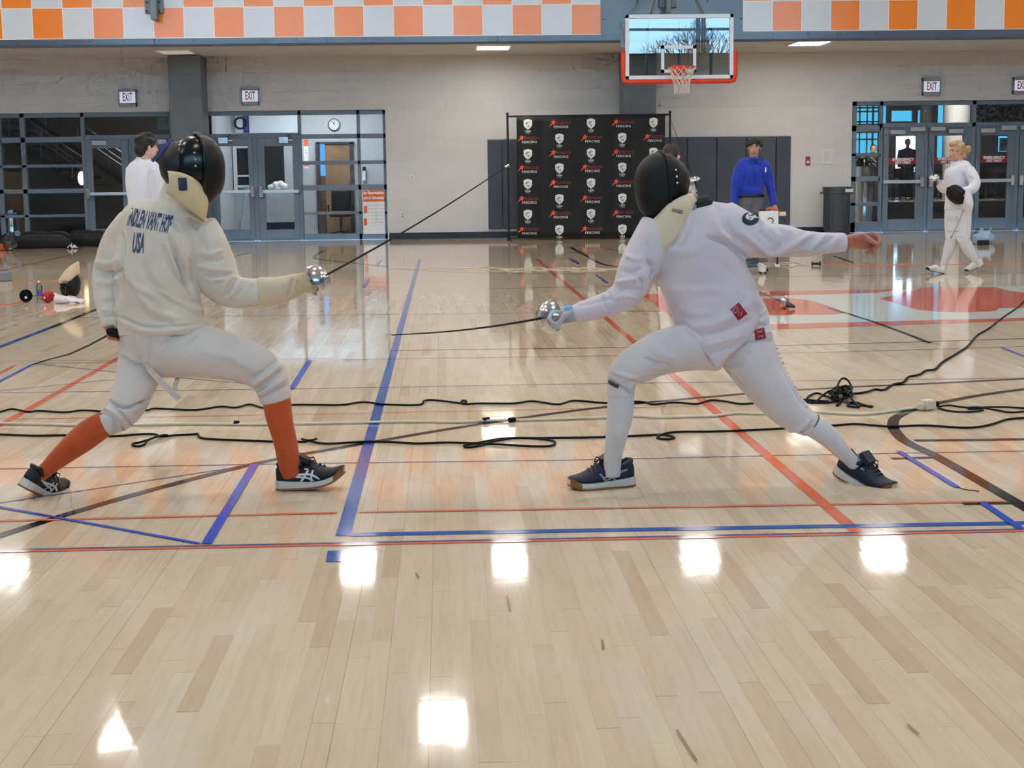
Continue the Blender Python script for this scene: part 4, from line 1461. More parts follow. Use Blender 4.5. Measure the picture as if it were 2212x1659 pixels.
cu = [(-30, 893), (0, 892), (27, 886), (60, 892), (85, 890), (140, 893), (180, 889), (240, 892), (315, 889), (335, 885), (420, 888), (475, 881), (510, 883), (540, 876), (575, 884), (633, 877), (690, 877), (740, 877), (785, 871), (830, 876), (905, 877), (917, 868),
      (940, 867), (975, 871), (1001, 874), (1008, 869), (998, 868), (1000, 875), (1040, 874), (1110, 874), (1150, 869), (1205, 876), (1240, 868), (1310, 873), (1371, 870), (1395, 872), (1412, 876), (1460, 872), (1505, 875), (1535, 867), (1570, 870), (1600, 875), (1645, 872), (1700, 866), (1745, 870)]
cord('reel_cable', cu, .0055, CBLK, 'black cord lying behind both fencers, running into the tangle', n=5)
cl_ = [(-30, 940), (0, 941), (75, 944), (140, 943), (240, 945), (300, 941), (335, 941), (348, 946), (380, 943), (420, 941), (427, 940), (440, 950), (520, 954), (600, 957), (655, 957), (668, 955), (690, 960), (720, 961), (790, 957), (850, 958), (900, 961), (960, 959), (1005, 960), (1060, 962),
       (1150, 967), (1190, 966), (1198, 957), (1170, 951), (1120, 949), (1075, 954), (1035, 966), (1008, 969), (1004, 964), (1030, 960), (1090, 950), (1180, 949), (1310, 947), (1400, 943), (1432, 942), (1457, 948), (1440, 952), (1420, 949), (1428, 942), (1460, 936), (1540, 935), (1620, 932), (1697, 928), (1798, 922), (1850, 919), (1920, 924), (2000, 922), (2090, 927), (2140, 920), (2180, 908), (2250, 904)]
cord('reel_cable', cl_, .0055, CBLK, 'black cord closest to the fencers, with two flat loops', [[(345, 946, .004), (325, 953, .004), (313, 957, .004), (300, 959), (288, 961), (287, 965), (300, 967), (312, 963), (320, 957, .006), (345, 948, .008), (362, 945, .005)], [(652, 953, .004), (668, 957, .006), (684, 953, .004)]], n=5)
cw = [(-30, 918), (0, 918), (100, 920), (170, 922), (300, 921), (420, 919), (560, 920), (790, 916), (900, 914), (1000, 915), (1046, 913), (1111, 911), (1200, 909), (1310, 905), (1370, 902), (1420, 905), (1500, 903), (1545, 902), (1590, 896), (1650, 897), (1760, 894), (1850, 898), (1900, 895), (1960, 887), (1986, 885)]
wc = cord('extension_cable', cw, .0075, CWHT, 'cream extension cable lying between the two black cords', n=5)
for a, b in ((1044, 1056), (1100, 1112)):
    MB().tube(fpts([(a, 913), (b, 911.5)], .012), .013, 8).build('cable_joint', CBLK, wc, 60)
MB().tube(fpts([(506, 919.5), (517, 919.5)], .012), .013, 8).build('cable_tag', CBLK, wc, 60)
q = F(2003, 886)
ps = thing('power_block', 'cream power block on the floor at the end of the extension cable', 'power block', q)
d_ = (F(2022, 884) - F(1984, 889)); d_.z = 0; u_ = d_.normalized(); n_ = V((-u_.y, u_.x, 0))
CREAM = pm('cream_plastic', (204, 194, 172), .45, var=.06)
MB().obox(q + V((0, 0, .03)), u_ * .038, n_ * .03, (0, 0, .026)).build('body', CREAM, ps, bevel=.01)
MB().obox(q + V((0, 0, .025)) - u_ * .05, u_ * .016, n_ * .018, (0, 0, .018)).build('strain_relief', CREAM, ps, bevel=.008)
for s_ in (-1, 1):
    MB().obox(q + V((0, 0, .03)) + u_ * .05 + n_ * (s_ * .014), u_ * .014, n_ * .01, (0, 0, .014)).build('plug', CBLK, ps, bevel=.004)
cord('power_cable', [(2026, 881), (2050, 878), (2080, 882), (2110, 883), (2135, 882), (2175, 882), (2212, 884), (2250, 884)], .005, CBLK, 'thin black cord leaving the cream power block towards the right edge', [[(2026, 883), (2045, 889), (2070, 892), (2100, 892), (2122, 889), (2120, 885), (2095, 886), (2092, 883), (2115, 882), (2150, 888), (2180, 893), (2205, 892), (2250, 886)]])
# tangle
rt = random.Random(11)
tg = []
c0 = (1817, 861)
for j in range(5):
    loop = []
    for i in range(11):
        a = i * 2 * PI / 10 + j
        rx_, ry_ = rt.uniform(12, 26), rt.uniform(6, 12)
        loop.append((c0[0] + rt.uniform(-4, 4) + rx_ * math.cos(a), c0[1] + ry_ * math.sin(a), rt.uniform(0, .05)))
    tg.append(loop)
tg.append([(1740, 868), (1748, 858), (1765, 852), (1785, 858), (1800, 866, .02), (1815, 850, .07), (1830, 846, .06), (1840, 856, .03), (1826, 866, .02), (1795, 872), (1750, 872)])
tg.append([(1742, 871), (1760, 872), (1780, 862, .02), (1800, 858, .03), (1812, 866), (1808, 878), (1812, 876), (1830, 866, .03), (1850, 876), (1882, 880), (1878, 881), (1848, 872), (1835, 874), (1832, 880), (1855, 882), (1850, 876), (1842, 868)])
tang = [(1728, 865), (1760, 868), (1790, 870)]
cord('cord_tangle', tang, .006, CBLK, 'tangled heap of black cord behind the lunging fencer', tg)
cord('reel_cable', [(1828, 862, .03), (1845, 853), (1870, 850), (1890, 844), (1908, 845), (1930, 833), (1950, 829), (1962, 817), (1985, 812), (2000, 803), (2020, 800), (2035, 785), (2060, 770), (2090, 750), (2110, 727), (2135, 712), (2160, 692), (2180, 678), (2195, 668), (2212, 652), (2250, 620)], .0065, CBLK, 'black cord leading from the tangle away to the right')
cord('thin_wire', [(2068, 1054), (2085, 1059), (2115, 1063)], .002, CBLK, 'short thin wire at the end of the blue tape by the rear shoe')
# far cables
rc_ = random.Random(5)
def squig(x0, x1, y, amp, step):
    out = []
    x = x0
    while x < x1:
        out.append((x, y + rc_.uniform(-amp, amp))); x += step * rc_.uniform(.6, 1.4)
    return out
cord('far_cable', squig(860, 1350, 580, 2.2, 22), .0045, CWHT, 'loose cream cables strewn on the far floor left of the lunging fencer', [squig(1000, 1330, 585, 2.0, 18), [(1150, 581), (1160, 578), (1180, 582), (1162, 585), (1150, 581)], [(1225, 581), (1240, 579), (1252, 582), (1236, 584), (1225, 581)], [(1092, 583), (1100, 586), (1100, 592)]])
cord('far_cable', squig(1480, 1760, 571, 2.5, 15), .007, pm('cord_clear', (196, 192, 178), .3), 'thin pale cable coils on the far floor behind the lunging fencer', [squig(1660, 1745, 575, 3, 9)])
cord('far_cable', squig(1760, 2250, 571, 2, 25), .003, CORG, 'orange cable on the far floor behind the walking woman', [squig(1800, 2000, 573, 1.5, 25)])
cord('far_cable', [(-20, 659), (10, 659), (35, 655), (55, 648)], .004, CORG, 'orange cable on the floor by the black sword guard')
cord('far_cable', [(28, 606), (80, 606.5), (130, 606.5)], .0035, CORG, 'orange cable running behind the mask lying on the floor')
cord('far_cable', [(100, 630), (120, 621), (135, 618)], .0035, CORG, 'short orange cable end by the red sword guard')
q0, q1 = F(-10, 607), F(22, 607)
fb = tag(MB().obox((q0 + q1) / 2 + V((0, 0, .06)), (q1 - q0) / 2, (0, .1, 0), (0, 0, .06)).build('grey_box', pm('box_grey', (128, 134, 138), .5), None, None, .02), 'flat grey box on the floor at the left edge', 'box')
# ------------------------------------------------------------------ figures: shared pieces
def fabric(name, rgb, rgb2=None, rough=.85, bump=.25, stain=None, sheen=.15):
    if name in MATS:
        return MATS[name]
    t = NT(name)
    p = t.obj()
    c = lin(rgb); c2 = lin(rgb2) if rgb2 else tuple(x * .9 for x in c)
    col = t.mix(t.ramp(t.noise(p, 7, 3), .4, .7), c, c2)
    if stain:
        col = t.mix(t.math('MULTIPLY', t.ramp(t.noise(p, 4.5, 3), .5, .72), .55), col, lin(stain))
    h = t.math('ADD', t.math('MULTIPLY', t.noise(p, 500, 1), .3), t.noise(p, 28, 3))
    t.bsdf(col, rough, 0, .25, t.bump(h, bump, .006), 0, sheen)
    MATS[name] = t.m
    return t.m


JLF = fabric('jacket_ivory', (220, 208, 194), (212, 197, 180), stain=(198, 178, 148))
JRF = fabric('jacket_white', (212, 201, 206), (204, 193, 199))
BRL = fabric('breeches_offwhite', (214, 203, 195), (208, 195, 185))
BRR = fabric('breeches_white', (212, 204, 203), (204, 196, 197))
SOCKO = fabric('sock_orange', (196, 86, 42), (184, 74, 32), bump=.15)
SOCKW = fabric('sock_white', (206, 203, 204), (200, 196, 196), bump=.15)
GLOVE = fabric('glove_ivory', (212, 196, 170), (200, 178, 142), stain=(176, 142, 80))
GLOVEG = fabric('glove_grey', (196, 198, 202), (150, 152, 156))
BIBT = fabric('bib_beige', (210, 188, 150), (200, 174, 130), bump=.15)
BIBC = fabric('bib_cream', (218, 203, 176), (210, 193, 162), bump=.15)
FENW = fabric('fencing_white', (216, 218, 226), (208, 210, 220))


def skin(name, rgb):
    if name in MATS:
        return MATS[name]
    t = NT(name)
    c = lin(rgb)
    col = t.mix(t.ramp(t.noise(t.obj(), 30, 3), .4, .7), c, tuple(x * f for x, f in zip(c, (.9, .78, .74))))
    b = t.bsdf(col, .5, 0, .4, t.bump(t.noise(t.obj(), 160, 2), .1, .002))
    b.inputs['Subsurface Weight'].default_value = .08
    b.inputs['Subsurface Radius'].default_value = (.012, .005, .003)
    MATS[name] = t.m
    return t.m


SK_A, SK_B, SK_C, SK_D = skin('skin_ruddy', (186, 120, 102)), skin('skin_light', (206, 160, 140)), skin('skin_tan', (192, 152, 132)), skin('skin_pale', (214, 178, 164))
LIP, EYEW, EYED = skin('lips', (168, 98, 92)), pm('eye_white', (214, 210, 206), .3, var=.02), pm('eye_dark', (24, 18, 16), .2, var=.02)
HAIRB, HAIRN, HAIRY = pm('hair_black', (15, 13, 14), .5, var=.2, scale=40, bump=.4, bscale=90), pm('hair_brown', (48, 34, 30), .5, var=.2, scale=40, bump=.4, bscale=90), pm('hair_blond', (190, 160, 116), .5, var=.2, scale=30, rgb2=(150, 118, 78), bump=.4, bscale=90)


def mesh_mat(name, rough):
    t = NT(name)
    p = t.obj()
    vo = t.n('ShaderNodeTexVoronoi'); vo.inputs['Scale'].default_value = 420; t.l(p, vo.inputs['Vector'])
    col = t.mix(t.noise(p, 12, 3), lin((4, 4, 5)), lin((16, 14, 13)))
    t.bsdf(col, rough, 0, .3, t.bump(vo.outputs['Distance'], .35, .003))
    return t.m


MESHA, MESHB = mesh_mat('mask_mesh_gloss', .28), mesh_mat('mask_mesh_matt', .5)
MASKB = pm('mask_black', (5, 5, 6), .25, var=.2, scale=20, spec=.4)
MASKM = pm('mask_matt', (9, 8, 8), .5, var=.2, scale=20, spec=.3)
SILVER = pm('guard_silver', (205, 210, 216), .2, 1.0, var=.08, scale=30)
BLADE = pm('blade_steel', (60, 54, 50), .4, .7, var=.15, scale=30)


def rooted(o, L):
    L = V(L)
    o.data.transform(Matrix.Translation(-L)); o.location = L; ORG[o.name] = L
    return o


def ax3(f, up):
    f = V(f).normalized(); l_ = V(up).cross(f).normalized(); u = f.cross(l_)
    return f, l_, u


def hand(mb, wr, d, pal, thumb, s=1., curl=(.5, .55, .6, .65), spread=.1, fist=0.):
    """palm, four bent fingers of different length and a thumb; thumb = side vector sign"""
    d = V(d).normalized(); lat = d.cross(V(pal)).normalized() * thumb; pal = (V(pal) - d * V(pal).dot(d)).normalized()
    wr = V(wr)
    rs = []
    for t, w_, h in ((-.02, .026, .021), (.0, .027, .02), (.025, .036, .019), (.055, .041, .016), (.085, .042, .0135), (.094, .034, .009)):
        c = wr + d * (t * s) + pal * (.004 * s * (t > .05))
        rs.append([c + lat * (w_ * s * math.cos(q)) + pal * (h * s * math.sin(q)) for q in (2 * PI * j / 14 for j in range(14))])
    mb.rings(rs)
    for i, (off, L, r) in enumerate(((.031, .071, .0092), (.0105, .08, .0096), (-.010, .075, .0092), (-.030, .058, .0082))):
        p = wr + d * (.086 * s) + lat * (off * s)
        pts = [p - d * .012 * s, p]
        a = 0.
        dd = (d + lat * (off * spread * 8)).normalized()
        for k, fr_ in enumerate((.42, .32, .26)):
            a += curl[i] * (1.0, 1.15, .8)[k]
            p = p + (dd * math.cos(a) + pal * math.sin(a)) * (L * fr_ * s)
            pts.append(p)
        mb.tube(pts, [r * s * q for q in (1.05, 1.08, 1.0, .92, .72)], 10)
        mb.ell(pts[-1], (r * s * .74,) * 3, n=8)
    p = wr + d * (.022 * s) + lat * (.026 * s) + pal * .008 * s
    a = (d * .75 + lat * .62 + pal * (.35 + fist * .3)).normalized()
    p1 = p + a * .034 * s
    a2 = (d * (.9 - fist * .4) + lat * (.2 - fist * .9) + pal * (.45 + fist * .35)).normalized()
    p2 = p1 + a2 * .032 * s; p3 = p2 + a2 * .026 * s
    mb.tube([p - a * .012 * s, p, p1, p2, p3], [.013 * s, .014 * s, .0118 * s, .0105 * s, .008 * s], 10)
    mb.ell(p3, (.0082 * s,) * 3, n=8)


def head(mb, c, f, up, s=1., neck=True):
    f, l_, u = ax3(f, up)
    A = (f, l_, u)
    q = lambda a, b, d: V(c) + (f * a + l_ * b + u * d) * s
    mb.ell(q(-.012, 0, .036), (.094 * s, .076 * s, .086 * s), A, 20)
    mb.ell(q(.022, 0, -.03), (.068 * s, .059 * s, .08 * s), A, 20)
    mb.ell(q(.045, 0, -.085), (.034 * s, .036 * s, .028 * s), A, 14)
    mb.ell(q(.062, 0, -.097), (.02 * s, .024 * s, .018 * s), A, 12)
    mb.tube([q(.078, 0, .022), q(.094, 0, -.006), q(.104, 0, -.026)], [.008 * s, .010 * s, .0125 * s], 10)
    for i in (-1, 1):
        mb.ell(q(.093, i * .012, -.029), (.011 * s, .009 * s, .008 * s), A, 8)
        mb.ell(q(-.008, i * .078, -.012), (.017 * s, .008 * s, .031 * s), A, 12)
        mb.ell(q(.058, i * .036, -.022), (.026 * s, .022 * s, .022 * s), A, 10)
    mb.ell(q(.078, 0, .030), (.012 * s, .05 * s, .009 * s), A, 12)
    mb.ell(q(.084, 0, -.056), (.010 * s, .024 * s, .006 * s), A, 10)
    mb.ell(q(.082, 0, -.068), (.010 * s, .021 * s, .007 * s), A, 10)
    if neck:
        mb.tube([q(-.022, 0, -.04), q(-.028, 0, -.11), q(-.038, 0, -.2)], [.056 * s, .052 * s, .062 * s], 16)


def face_mats(cen, c, f, up, s=1.):
    """0 skin, 1 lips, 2 eye white, 3 iris, 4 brow"""
    f, l_, u = ax3(f, up)
    d = cen - np.array(c)
    a, b, z = d @ np.array(f) / s, d @ np.array(l_) / s, d @ np.array(u) / s
    m = np.zeros(len(cen), int)
    ab = np.abs(b)
    fr_ = a > .04
    m[fr_ & (((b / .025) ** 2 + ((z + .062) / .0095) ** 2) < 1)] = 1
    e = ((ab - .033) / .0155) ** 2 + ((z - .010) / .0068) ** 2 < 1
    m[fr_ & e] = 2
    m[fr_ & (((ab - .033) / .0075) ** 2 + ((z - .010) / .0075) ** 2 < 1)] = 3
    m[fr_ & (np.abs(z - .031 + (ab - .035) * .1) < .0045) & (ab > .014) & (ab < .054)] = 4
    return m


def mask(parent, name, c, f, up, mesh_m, shell_m, bib_m, s=1., rimm=None, bq=None, dz=0., du=0., far=0):
    """fencing mask: domed mesh, side shell, rim and bib"""
    f, l_, u = ax3(f, up)
    q = lambda a, b, d: V(c) + (f * a + l_ * b + u * d) * s
    top = parent
    def half(sign, ru, ry, rz, cz, zmin, n=28, k=14):
        m = MB(); vs = []; fs = []
        for i in range(k + 1):
            t = (i / k) * PI / 2
            for j in range(n):
                a = 2 * PI * j / n
                e = .86
                cy, cz_ = math.cos(a), math.sin(a)
                rr = math.cos(t) ** .8
                z = cz + rz * rr * math.copysign(abs(cz_) ** e, cz_)
                y = ry * rr * math.copysign(abs(cy) ** e, cy)
                vs.append(q(sign * ru * math.sin(t) ** 1.0, y, max(z, zmin)))
        for i in range(k):
            for j in range(n):
                fs.append((i * n + j, i * n + (j + 1) % n, (i + 1) * n + (j + 1) % n, (i + 1) * n + j))
        m.add(vs, fs)
        return m
    sh = half(-1, .100, .098, .128, .0, -.045).build('side_shell', shell_m, top, 50)
    dm = half(1, .110, .104, .142, -.006, -.2).build('mesh_front', mesh_m, top, 60)
    MB().tube([q(.002, .105 * math.copysign(abs(math.cos(a)) ** .86, math.cos(a)), -.006 + .143 * math.copysign(abs(math.sin(a)) ** .86, math.sin(a))) for a in (2 * PI * i / 40 for i in range(40))], .0065 * s, 8, closed=True).build('rim', rimm or shell_m, top, 60)
    m = MB()
    for i in (-1, 1):
        for a, z in ((-.03, .06), (-.03, .035), (-.03, .01), (-.07, .03)):
            y = i * .098 * math.sqrt(max(0, 1 - (a / .094) ** 2)) * math.sqrt(max(0.05, 1 - (z / .128) ** 2))
            m.ell(q(a, y, z), (.006 * s,) * 3, (f, l_, u), 8)
    m.build('rivets', SILVER, top, 60)
    # bib
    A = [0, 40, 70, 90, 110]
    T = [(.085, 0, -.14), (.06, .062, -.122), (.012, .098, -.07), (-.045, .1, -.042), (-.095, .082, -.035)]
    Bq = [(.075, 0, -.255), (.055, .07, -.255), (.03, .108, -.235), (-.035, .112, -.18), (-.108, .09, -.065)]
    Bq = bq or Bq
    T = [(a + du, b, z + dz) for a, b, z in T]
    Bq = [(a + du, b, z) for a, b, z in Bq]
    cT, cB = crom(T, 6), crom(Bq, 6)
    ring = [(t, b, 1) for t, b in zip(cT[::-1], cB[::-1])][:-1] + [(t, b, -1) for t, b in zip(cT, cB)]
    ring = ring[far:]
    vs, fs = [], []
    kk = 8
    for t, b, sg in ring:
        for j in range(kk + 1):
            w_ = j / kk
            p = t * (1 - w_) + b * w_
            bul = math.sin(w_ * PI) * .012
            vs.append(q(p[0] + bul * .4, sg * (p[1] + bul), p[2]))
    for i in range(len(ring) - 1):
        for j in range(kk):
            a = i * (kk + 1) + j
            fs.append((a, a + 1, a + kk + 2, a + kk + 1))
    bb = MB().add(vs, fs).build('bib', bib_m, top, 180)
    so_ = bb.modifiers.new('T', 'SOLIDIFY'); so_.thickness = .009 * s; so_.offset = 0
    return sh, dm, bb


def epee(label, g, tip, group='epees in use', bend=.01, grip=None, guard_m=None, hand_end=None, r=.0042):
    g, tip = V(g), V(tip)
    d = (tip - g).normalized()
    t = thing('epee', label, 'sword', g, group)
    m = MB()
    n_ = d.cross(V((0, 1, 0))).normalized()
    pts = [g.lerp(tip, i / 16) + n_ * (bend * math.sin(PI * i / 16)) for i in range(17)]
    m.tube(pts, [r * (1.25 - .75 * i / 16) for i in range(17)], 6)
    m.build('blade', BLADE, t, 60)
    MB().cyl(tip - d * .012, tip + d * .006, .0042, n=8).build('point', SILVER, t, 40)
    MB().lathe([(.006, .012), (.02, .010), (.042, .0), (.058, -.016), (.066, -.036), (.0675, -.046), (.065, -.046), (.056, -.017), (.04, -.003), (.006, .008)], g, d, 28).build('guard', guard_m or SILVER, t, 60)
    e = hand_end if hand_end is not None else g - d * .17
    MB().tube([g + d * .005, g.lerp(V(e), .5), V(e)], [.012, .013, .015], 10).build('grip', grip or DARK, t, 60)
    return t


# side shapes of a court shoe, along its length (0 heel .. 1 toe)
_SX = [0, .04, .1, .2, .32, .45, .58, .7, .82, .92, .98, 1.0]
_SW = [.018, .028, .033, .035, .034, .036, .042, .046, .045, .037, .024, .012]
_SZ = [.078, .092, .09, .07, .072, .092, .084, .066, .052, .043, .037, .03]


def shoe(parent, name, M, L, C, stripe_pts=(), toe_k=0., side=-1, k=1.0, lace=True, label=None):
    """court shoe: upper > midsole, outsole, toe cap, side stripes, laces"""
    def W(x): return float(np.interp(x, _SX, _SW)) * k
    def Zt(x): return float(np.interp(x, _SX, _SZ)) * k
    def lift(x): return toe_k * max(0, x - .42) ** 2 + .012 * k * max(0, (x - .72) / .28) ** 2 * (toe_k >= 0)
    def pt(x, y, z): return M @ V((x * L, y, z + lift(x)))
    xs_ = [0, .02, .04, .07, .1, .15, .2, .26, .32, .38, .45, .52, .58, .64, .7, .76, .82, .87, .92, .955, .98, .995]
    n = 20
    rs = []
    for x in xs_:
        w_, z1 = W(x) * .96, Zt(x)
        z0 = .018 * k
        zc, hz = (z0 + z1) / 2, (z1 - z0) / 2
        r = []
        for j in range(n):
            a = 2 * PI * j / n
            cy, sz = math.cos(a), math.sin(a)
            y = w_ * math.copysign(abs(cy) ** .75, cy) * (1 - .22 * max(0, sz))
            r.append(pt(x, y, zc + hz * math.copysign(abs(sz) ** .75, sz)))
        rs.append(r)
    up = MB().rings(rs).build(name, C['upper'], parent, 60)
    if label: up['label'] = label
    def slab(z0, z1, xs2, grow, zf=None):
        rs = []
        for x in xs2:
            w_ = W(x) + grow
            a, b = (z0, z1) if zf is None else zf(x)
            r = []
            for y, z in ((-w_, a), (-w_ * 1.03, (a * 2 + b) / 3), (-w_ * .99, b), (w_ * .99, b), (w_ * 1.03, (a * 2 + b) / 3), (w_, a)):
                r.append(pt(x, y, z))
            rs.append(r)
        return MB().rings(rs)
    xf = [-.015, 0, .03, .07, .12, .2, .3, .4, .5, .6, .7, .8, .87, .93, .97, .995, 1.01]
    mid = slab(0, 0, xf, .003 * k, lambda x: (.007 * k, (.024 + .013 * max(0, 1 - x / .55)) * k)).build('midsole', C['mid'], up, 40)
    slab(0, .0075 * k, xf, .0035 * k).build('outsole', C['gum'], up, 40)
    slab(0, 0, [.86, .9, .94, .97, .99, 1.005], .004 * k, lambda x: (.006 * k, (.024 + .006 * min(1, max(0, (x - .86) / .1))) * k)).build('toe_cap', C['gum'], up, 40)
    if stripe_pts:
        m = MB()
        def sy(x, z):
            w_, z1 = W(x) * .96, Zt(x); z0 = .018 * k
            sz = max(-1, min(1, (z - (z0 + z1) / 2) / ((z1 - z0) / 2)))
            sn = math.copysign(abs(sz) ** (1 / .75), sz)
            cy = math.sqrt(max(0, 1 - sn * sn))
            return side * (w_ * abs(cy) ** .75 * (1 - .22 * max(0, sn)) + .0018)
        for pts, wd in stripe_pts:
            c = crom(pts, 8)
            vs, fs = [], []
            for i, p in enumerate(c):
                t = c[min(i + 1, len(c) - 1)] - c[max(i - 1, 0)]
                t = np.array([t[0] * L, t[1]]); t /= np.linalg.norm(t)
                nn = np.array([-t[1], t[0]]) * wd * k / 2 * (.45 + .55 * min(1, 4 * min(i, len(c) - 1 - i) / len(c) + .4))
                for sg in (1, -1):
                    x, z = p[0] + sg * nn[0] / L, p[1] * k + sg * nn[1]
                    vs.append(pt(x, sy(x, z), z))
            fs = [(2 * i, 2 * i + 1, 2 * i + 3, 2 * i + 2) for i in range(len(c) - 1)]
            m.add(vs, fs)
        m.build('side_stripes', C['stripe'], up)
    if lace:
        m = MB()
        for i in range(5):
            x = .44 + i * .062
            w_ = W(x) * .55
            z = Zt(x) + .002
            m.tube([pt(x, -w_, z - .012), pt(x + .012, -w_ * .4, z), pt(x + .02, w_ * .4, z + .001), pt(x + .03, w_, z - .012)], .0026 * k, 6)
        z = Zt(.45)
        for sg in (-1, 1):
            m.tube([pt(.45, 0, z + .004), pt(.47, sg * .012, z + .012), pt(.54, sg * .032, z + .014), pt(.57, sg * .03, z - .004), pt(.52, sg * .014, z + .004), pt(.45, 0, z + .005)], .0026 * k, 6)
            m.tube([pt(.45, 0, z + .004), pt(.5, sg * .022, z + .006), pt(.56, sg * .045, z - .018)], .0024 * k, 6)
        m.build('laces', C['lace'], up, 60)
        m = MB()
        for sg in (-1, 1):
            m.box((0, 0, 0), (0, 0, 0)) if False else None
            w_ = W(.47)
            m.tube([pt(.44, sg * w_ * .72, Zt(.44) - .02), pt(.5, sg * w_ * .74, Zt(.5) - .02)], .0045 * k, 8)
        m.build('lace_tabs', C['stripe'], up, 60)
        # padded collar and tongue
        m = MB()
        col = [pt(.03, 0, .093 * k), pt(.06, W(.06) * .75, .092 * k), pt(.16, W(.16) * .82, .078 * k), pt(.28, W(.28) * .8, .074 * k), pt(.38, W(.38) * .66, .086 * k), pt(.42, 0, .1 * k), pt(.38, -W(.38) * .66, .086 * k), pt(.28, -W(.28) * .8, .074 * k), pt(.16, -W(.16) * .82, .078 * k), pt(.06, -W(.06) * .75, .092 * k)]
        m.tube(col, .008 * k, 8, closed=True)
        m.obox(pt(.42, 0, .108 * k), (M.to_3x3() @ V((.02 * k, 0, -.012))), (M.to_3x3() @ V((0, .024 * k, 0))), (M.to_3x3() @ V((.004, 0, .008 * k))))
        m.build('collar', C['upper'], up, 60)
    return up


def soles(M, L):
    return M


def sframe(heel, x, up):
    x = V(x).normalized(); y = V(up).cross(x).normalized(); z = x.cross(y)
    return Matrix(((x.x, y.x, z.x, heel[0]), (x.y, y.y, z.y, heel[1]), (x.z, y.z, z.z, heel[2]), (0, 0, 0, 1)))


def ground(parent_shoes):
    pass


TIGER = [([(.16, .058), (.3, .054), (.45, .056), (.56, .05), (.66, .030)], .008), ([(.16, .060), (.32, .048), (.47, .042), (.57, .028)], .007),
         ([(.36, .024), (.43, .046), (.5, .070)], .008), ([(.52, .024), (.54, .046), (.57, .068)], .008)]
CB = dict(upper=pm('shoe_black', (15, 15, 17), .6, var=.2, scale=40, bump=.2, bscale=300), mid=pm('midsole_white', (204, 200, 194), .55, var=.04), gum=pm('gum_sole', (150, 92, 46), .5, var=.12, scale=20),
          stripe=pm('stripe_white', (220, 220, 220), .4, var=.03), lace=pm('lace_black', (18, 18, 20), .7))
CN = dict(CB, upper=pm('shoe_navy', (24, 28, 54), .6, var=.2, scale=30, bump=.2, bscale=300), stripe=pm('stripe_olive', (158, 162, 140), .4, var=.05))
CW = dict(upper=pm('shoe_white', (216, 214, 208), .6, var=.04), mid=pm('shoe_sole_white', (206, 204, 198), .55), gum=pm('shoe_sole_black', (26, 26, 28), .6), stripe=pm('shoe_grey', (196, 196, 192), .5), lace=pm('lace_white', (210, 208, 204), .7))


def scaled(keys, k):
    return [(x, y, d, w_ * k, (r_[0] * k if r_ else w_ * k)) for x, y, d, w_, *r_ in keys]


def print_on(name, mat, parent, bvh, items, D, lift=.0016):
    """marks carried on to a cloth surface: items = (verts px offset list, faces) already in pixel space"""
    vs, fs = [], []
    for pts, faces in items:
        b = len(vs)
        ok = True
        for p in pts:
            d = ray(*p).normalized()
            h = bvh.ray_cast(CAM, d)
            q = h[0] if h[0] is not None else P(p[0], p[1], D)
            vs.append(q - d * lift)
        fs += [tuple(i + b for i in f) for f in faces]
    return MB().add(vs, fs).build(name, mat, parent)


def px_text(s, x, y, size, wid=None, ang=0., bold=.03, shear=0., sub=1, stretch=1.):
    vs, fs = text_mesh(s, size, bold=bold * size, shear=shear, sub=sub)
    if wid:
        w_ = max(a for a, _ in vs) - min(a for a, _ in vs)
        vs = [(a * wid / w_, b * stretch) for a, b in vs]
    c, s_ = math.cos(ang), math.sin(ang)
    return [(x + a * c - (-b) * s_, y + a * s_ + (-b) * c) for a, b in vs], fs


def px_poly(pts, n=0):
    bm = bmesh.new()
    f = bm.faces.new([bm.verts.new((x, y, 0)) for x, y in pts])
    bmesh.ops.triangulate(bm, faces=[f])
    for _ in range(n):
        bmesh.ops.subdivide_edges(bm, edges=bm.edges[:], cuts=1, use_grid_fill=True)
    bmesh.ops.triangulate(bm, faces=bm.faces[:])
    bm.verts.index_update()
    r = [(v.co.x, v.co.y) for v in bm.verts], [tuple(v.index for v in f.verts) for f in bm.faces]
    bm.free()
    return r


# ------------------------------------------------------------------ the fencer on the left (seen from behind)
D1 = 6.05
k1 = sx(D1)
TOR1 = [(378, 452, 0, 46, 42), (366, 474, 0, 80, 58), (350, 505, 0, 98, 68), (337, 550, 0, 90, 72), (333, 600, 0, 86, 74), (340, 650, 0, 92, 76), (348, 700, 0, 96, 80), (350, 714, 0, 96, 80)]
LA1 = [(296, 484, .02, 44, 40), (264, 530, .04, 46, 40), (240, 580, .05, 38, 36), (232, 610, .05, 33, 32), (233, 650, .03, 28, 28), (237, 685, .0, 23, 24), (238, 706, -.01, 21, 22)]
RA1 = [(420, 492, .02, 50, 46), (440, 530, .03, 52, 48), (460, 575, .03, 50, 46), (476, 608, .02, 46, 42), (505, 630, .0, 37, 36), (545, 632, -.01, 31, 31), (590, 628, -.02, 28, 28)]
RF1 = [(352, 742, 0, 78, 70), (410, 755, -.02, 62, 62), (480, 767, -.04, 54, 55), (545, 787, -.05, 46, 48), (578, 812, -.05, 42, 44), (590, 840, -.05, 37, 39), (597, 866, -.05, 34, 36)]
LF1 = [(322, 745, .02, 68, 66), (305, 790, .0, 52, 54), (292, 830, -.03, 45, 48), (276, 868, -.06, 42, 44), (258, 895, -.08, 37, 40), (238, 910, -.09, 30, 32), (224, 917, -.09, 27, 30)]
HIP1 = [(350, 690, 0, 84, 72), (346, 735, 0, 88, 78), (336, 778, 0, 66, 66)]
mb = MB()
for kk_ in (TOR1, LA1, RA1, RF1, LF1, HIP1):
    mb.loft(scaled(kk_, .58), D1)
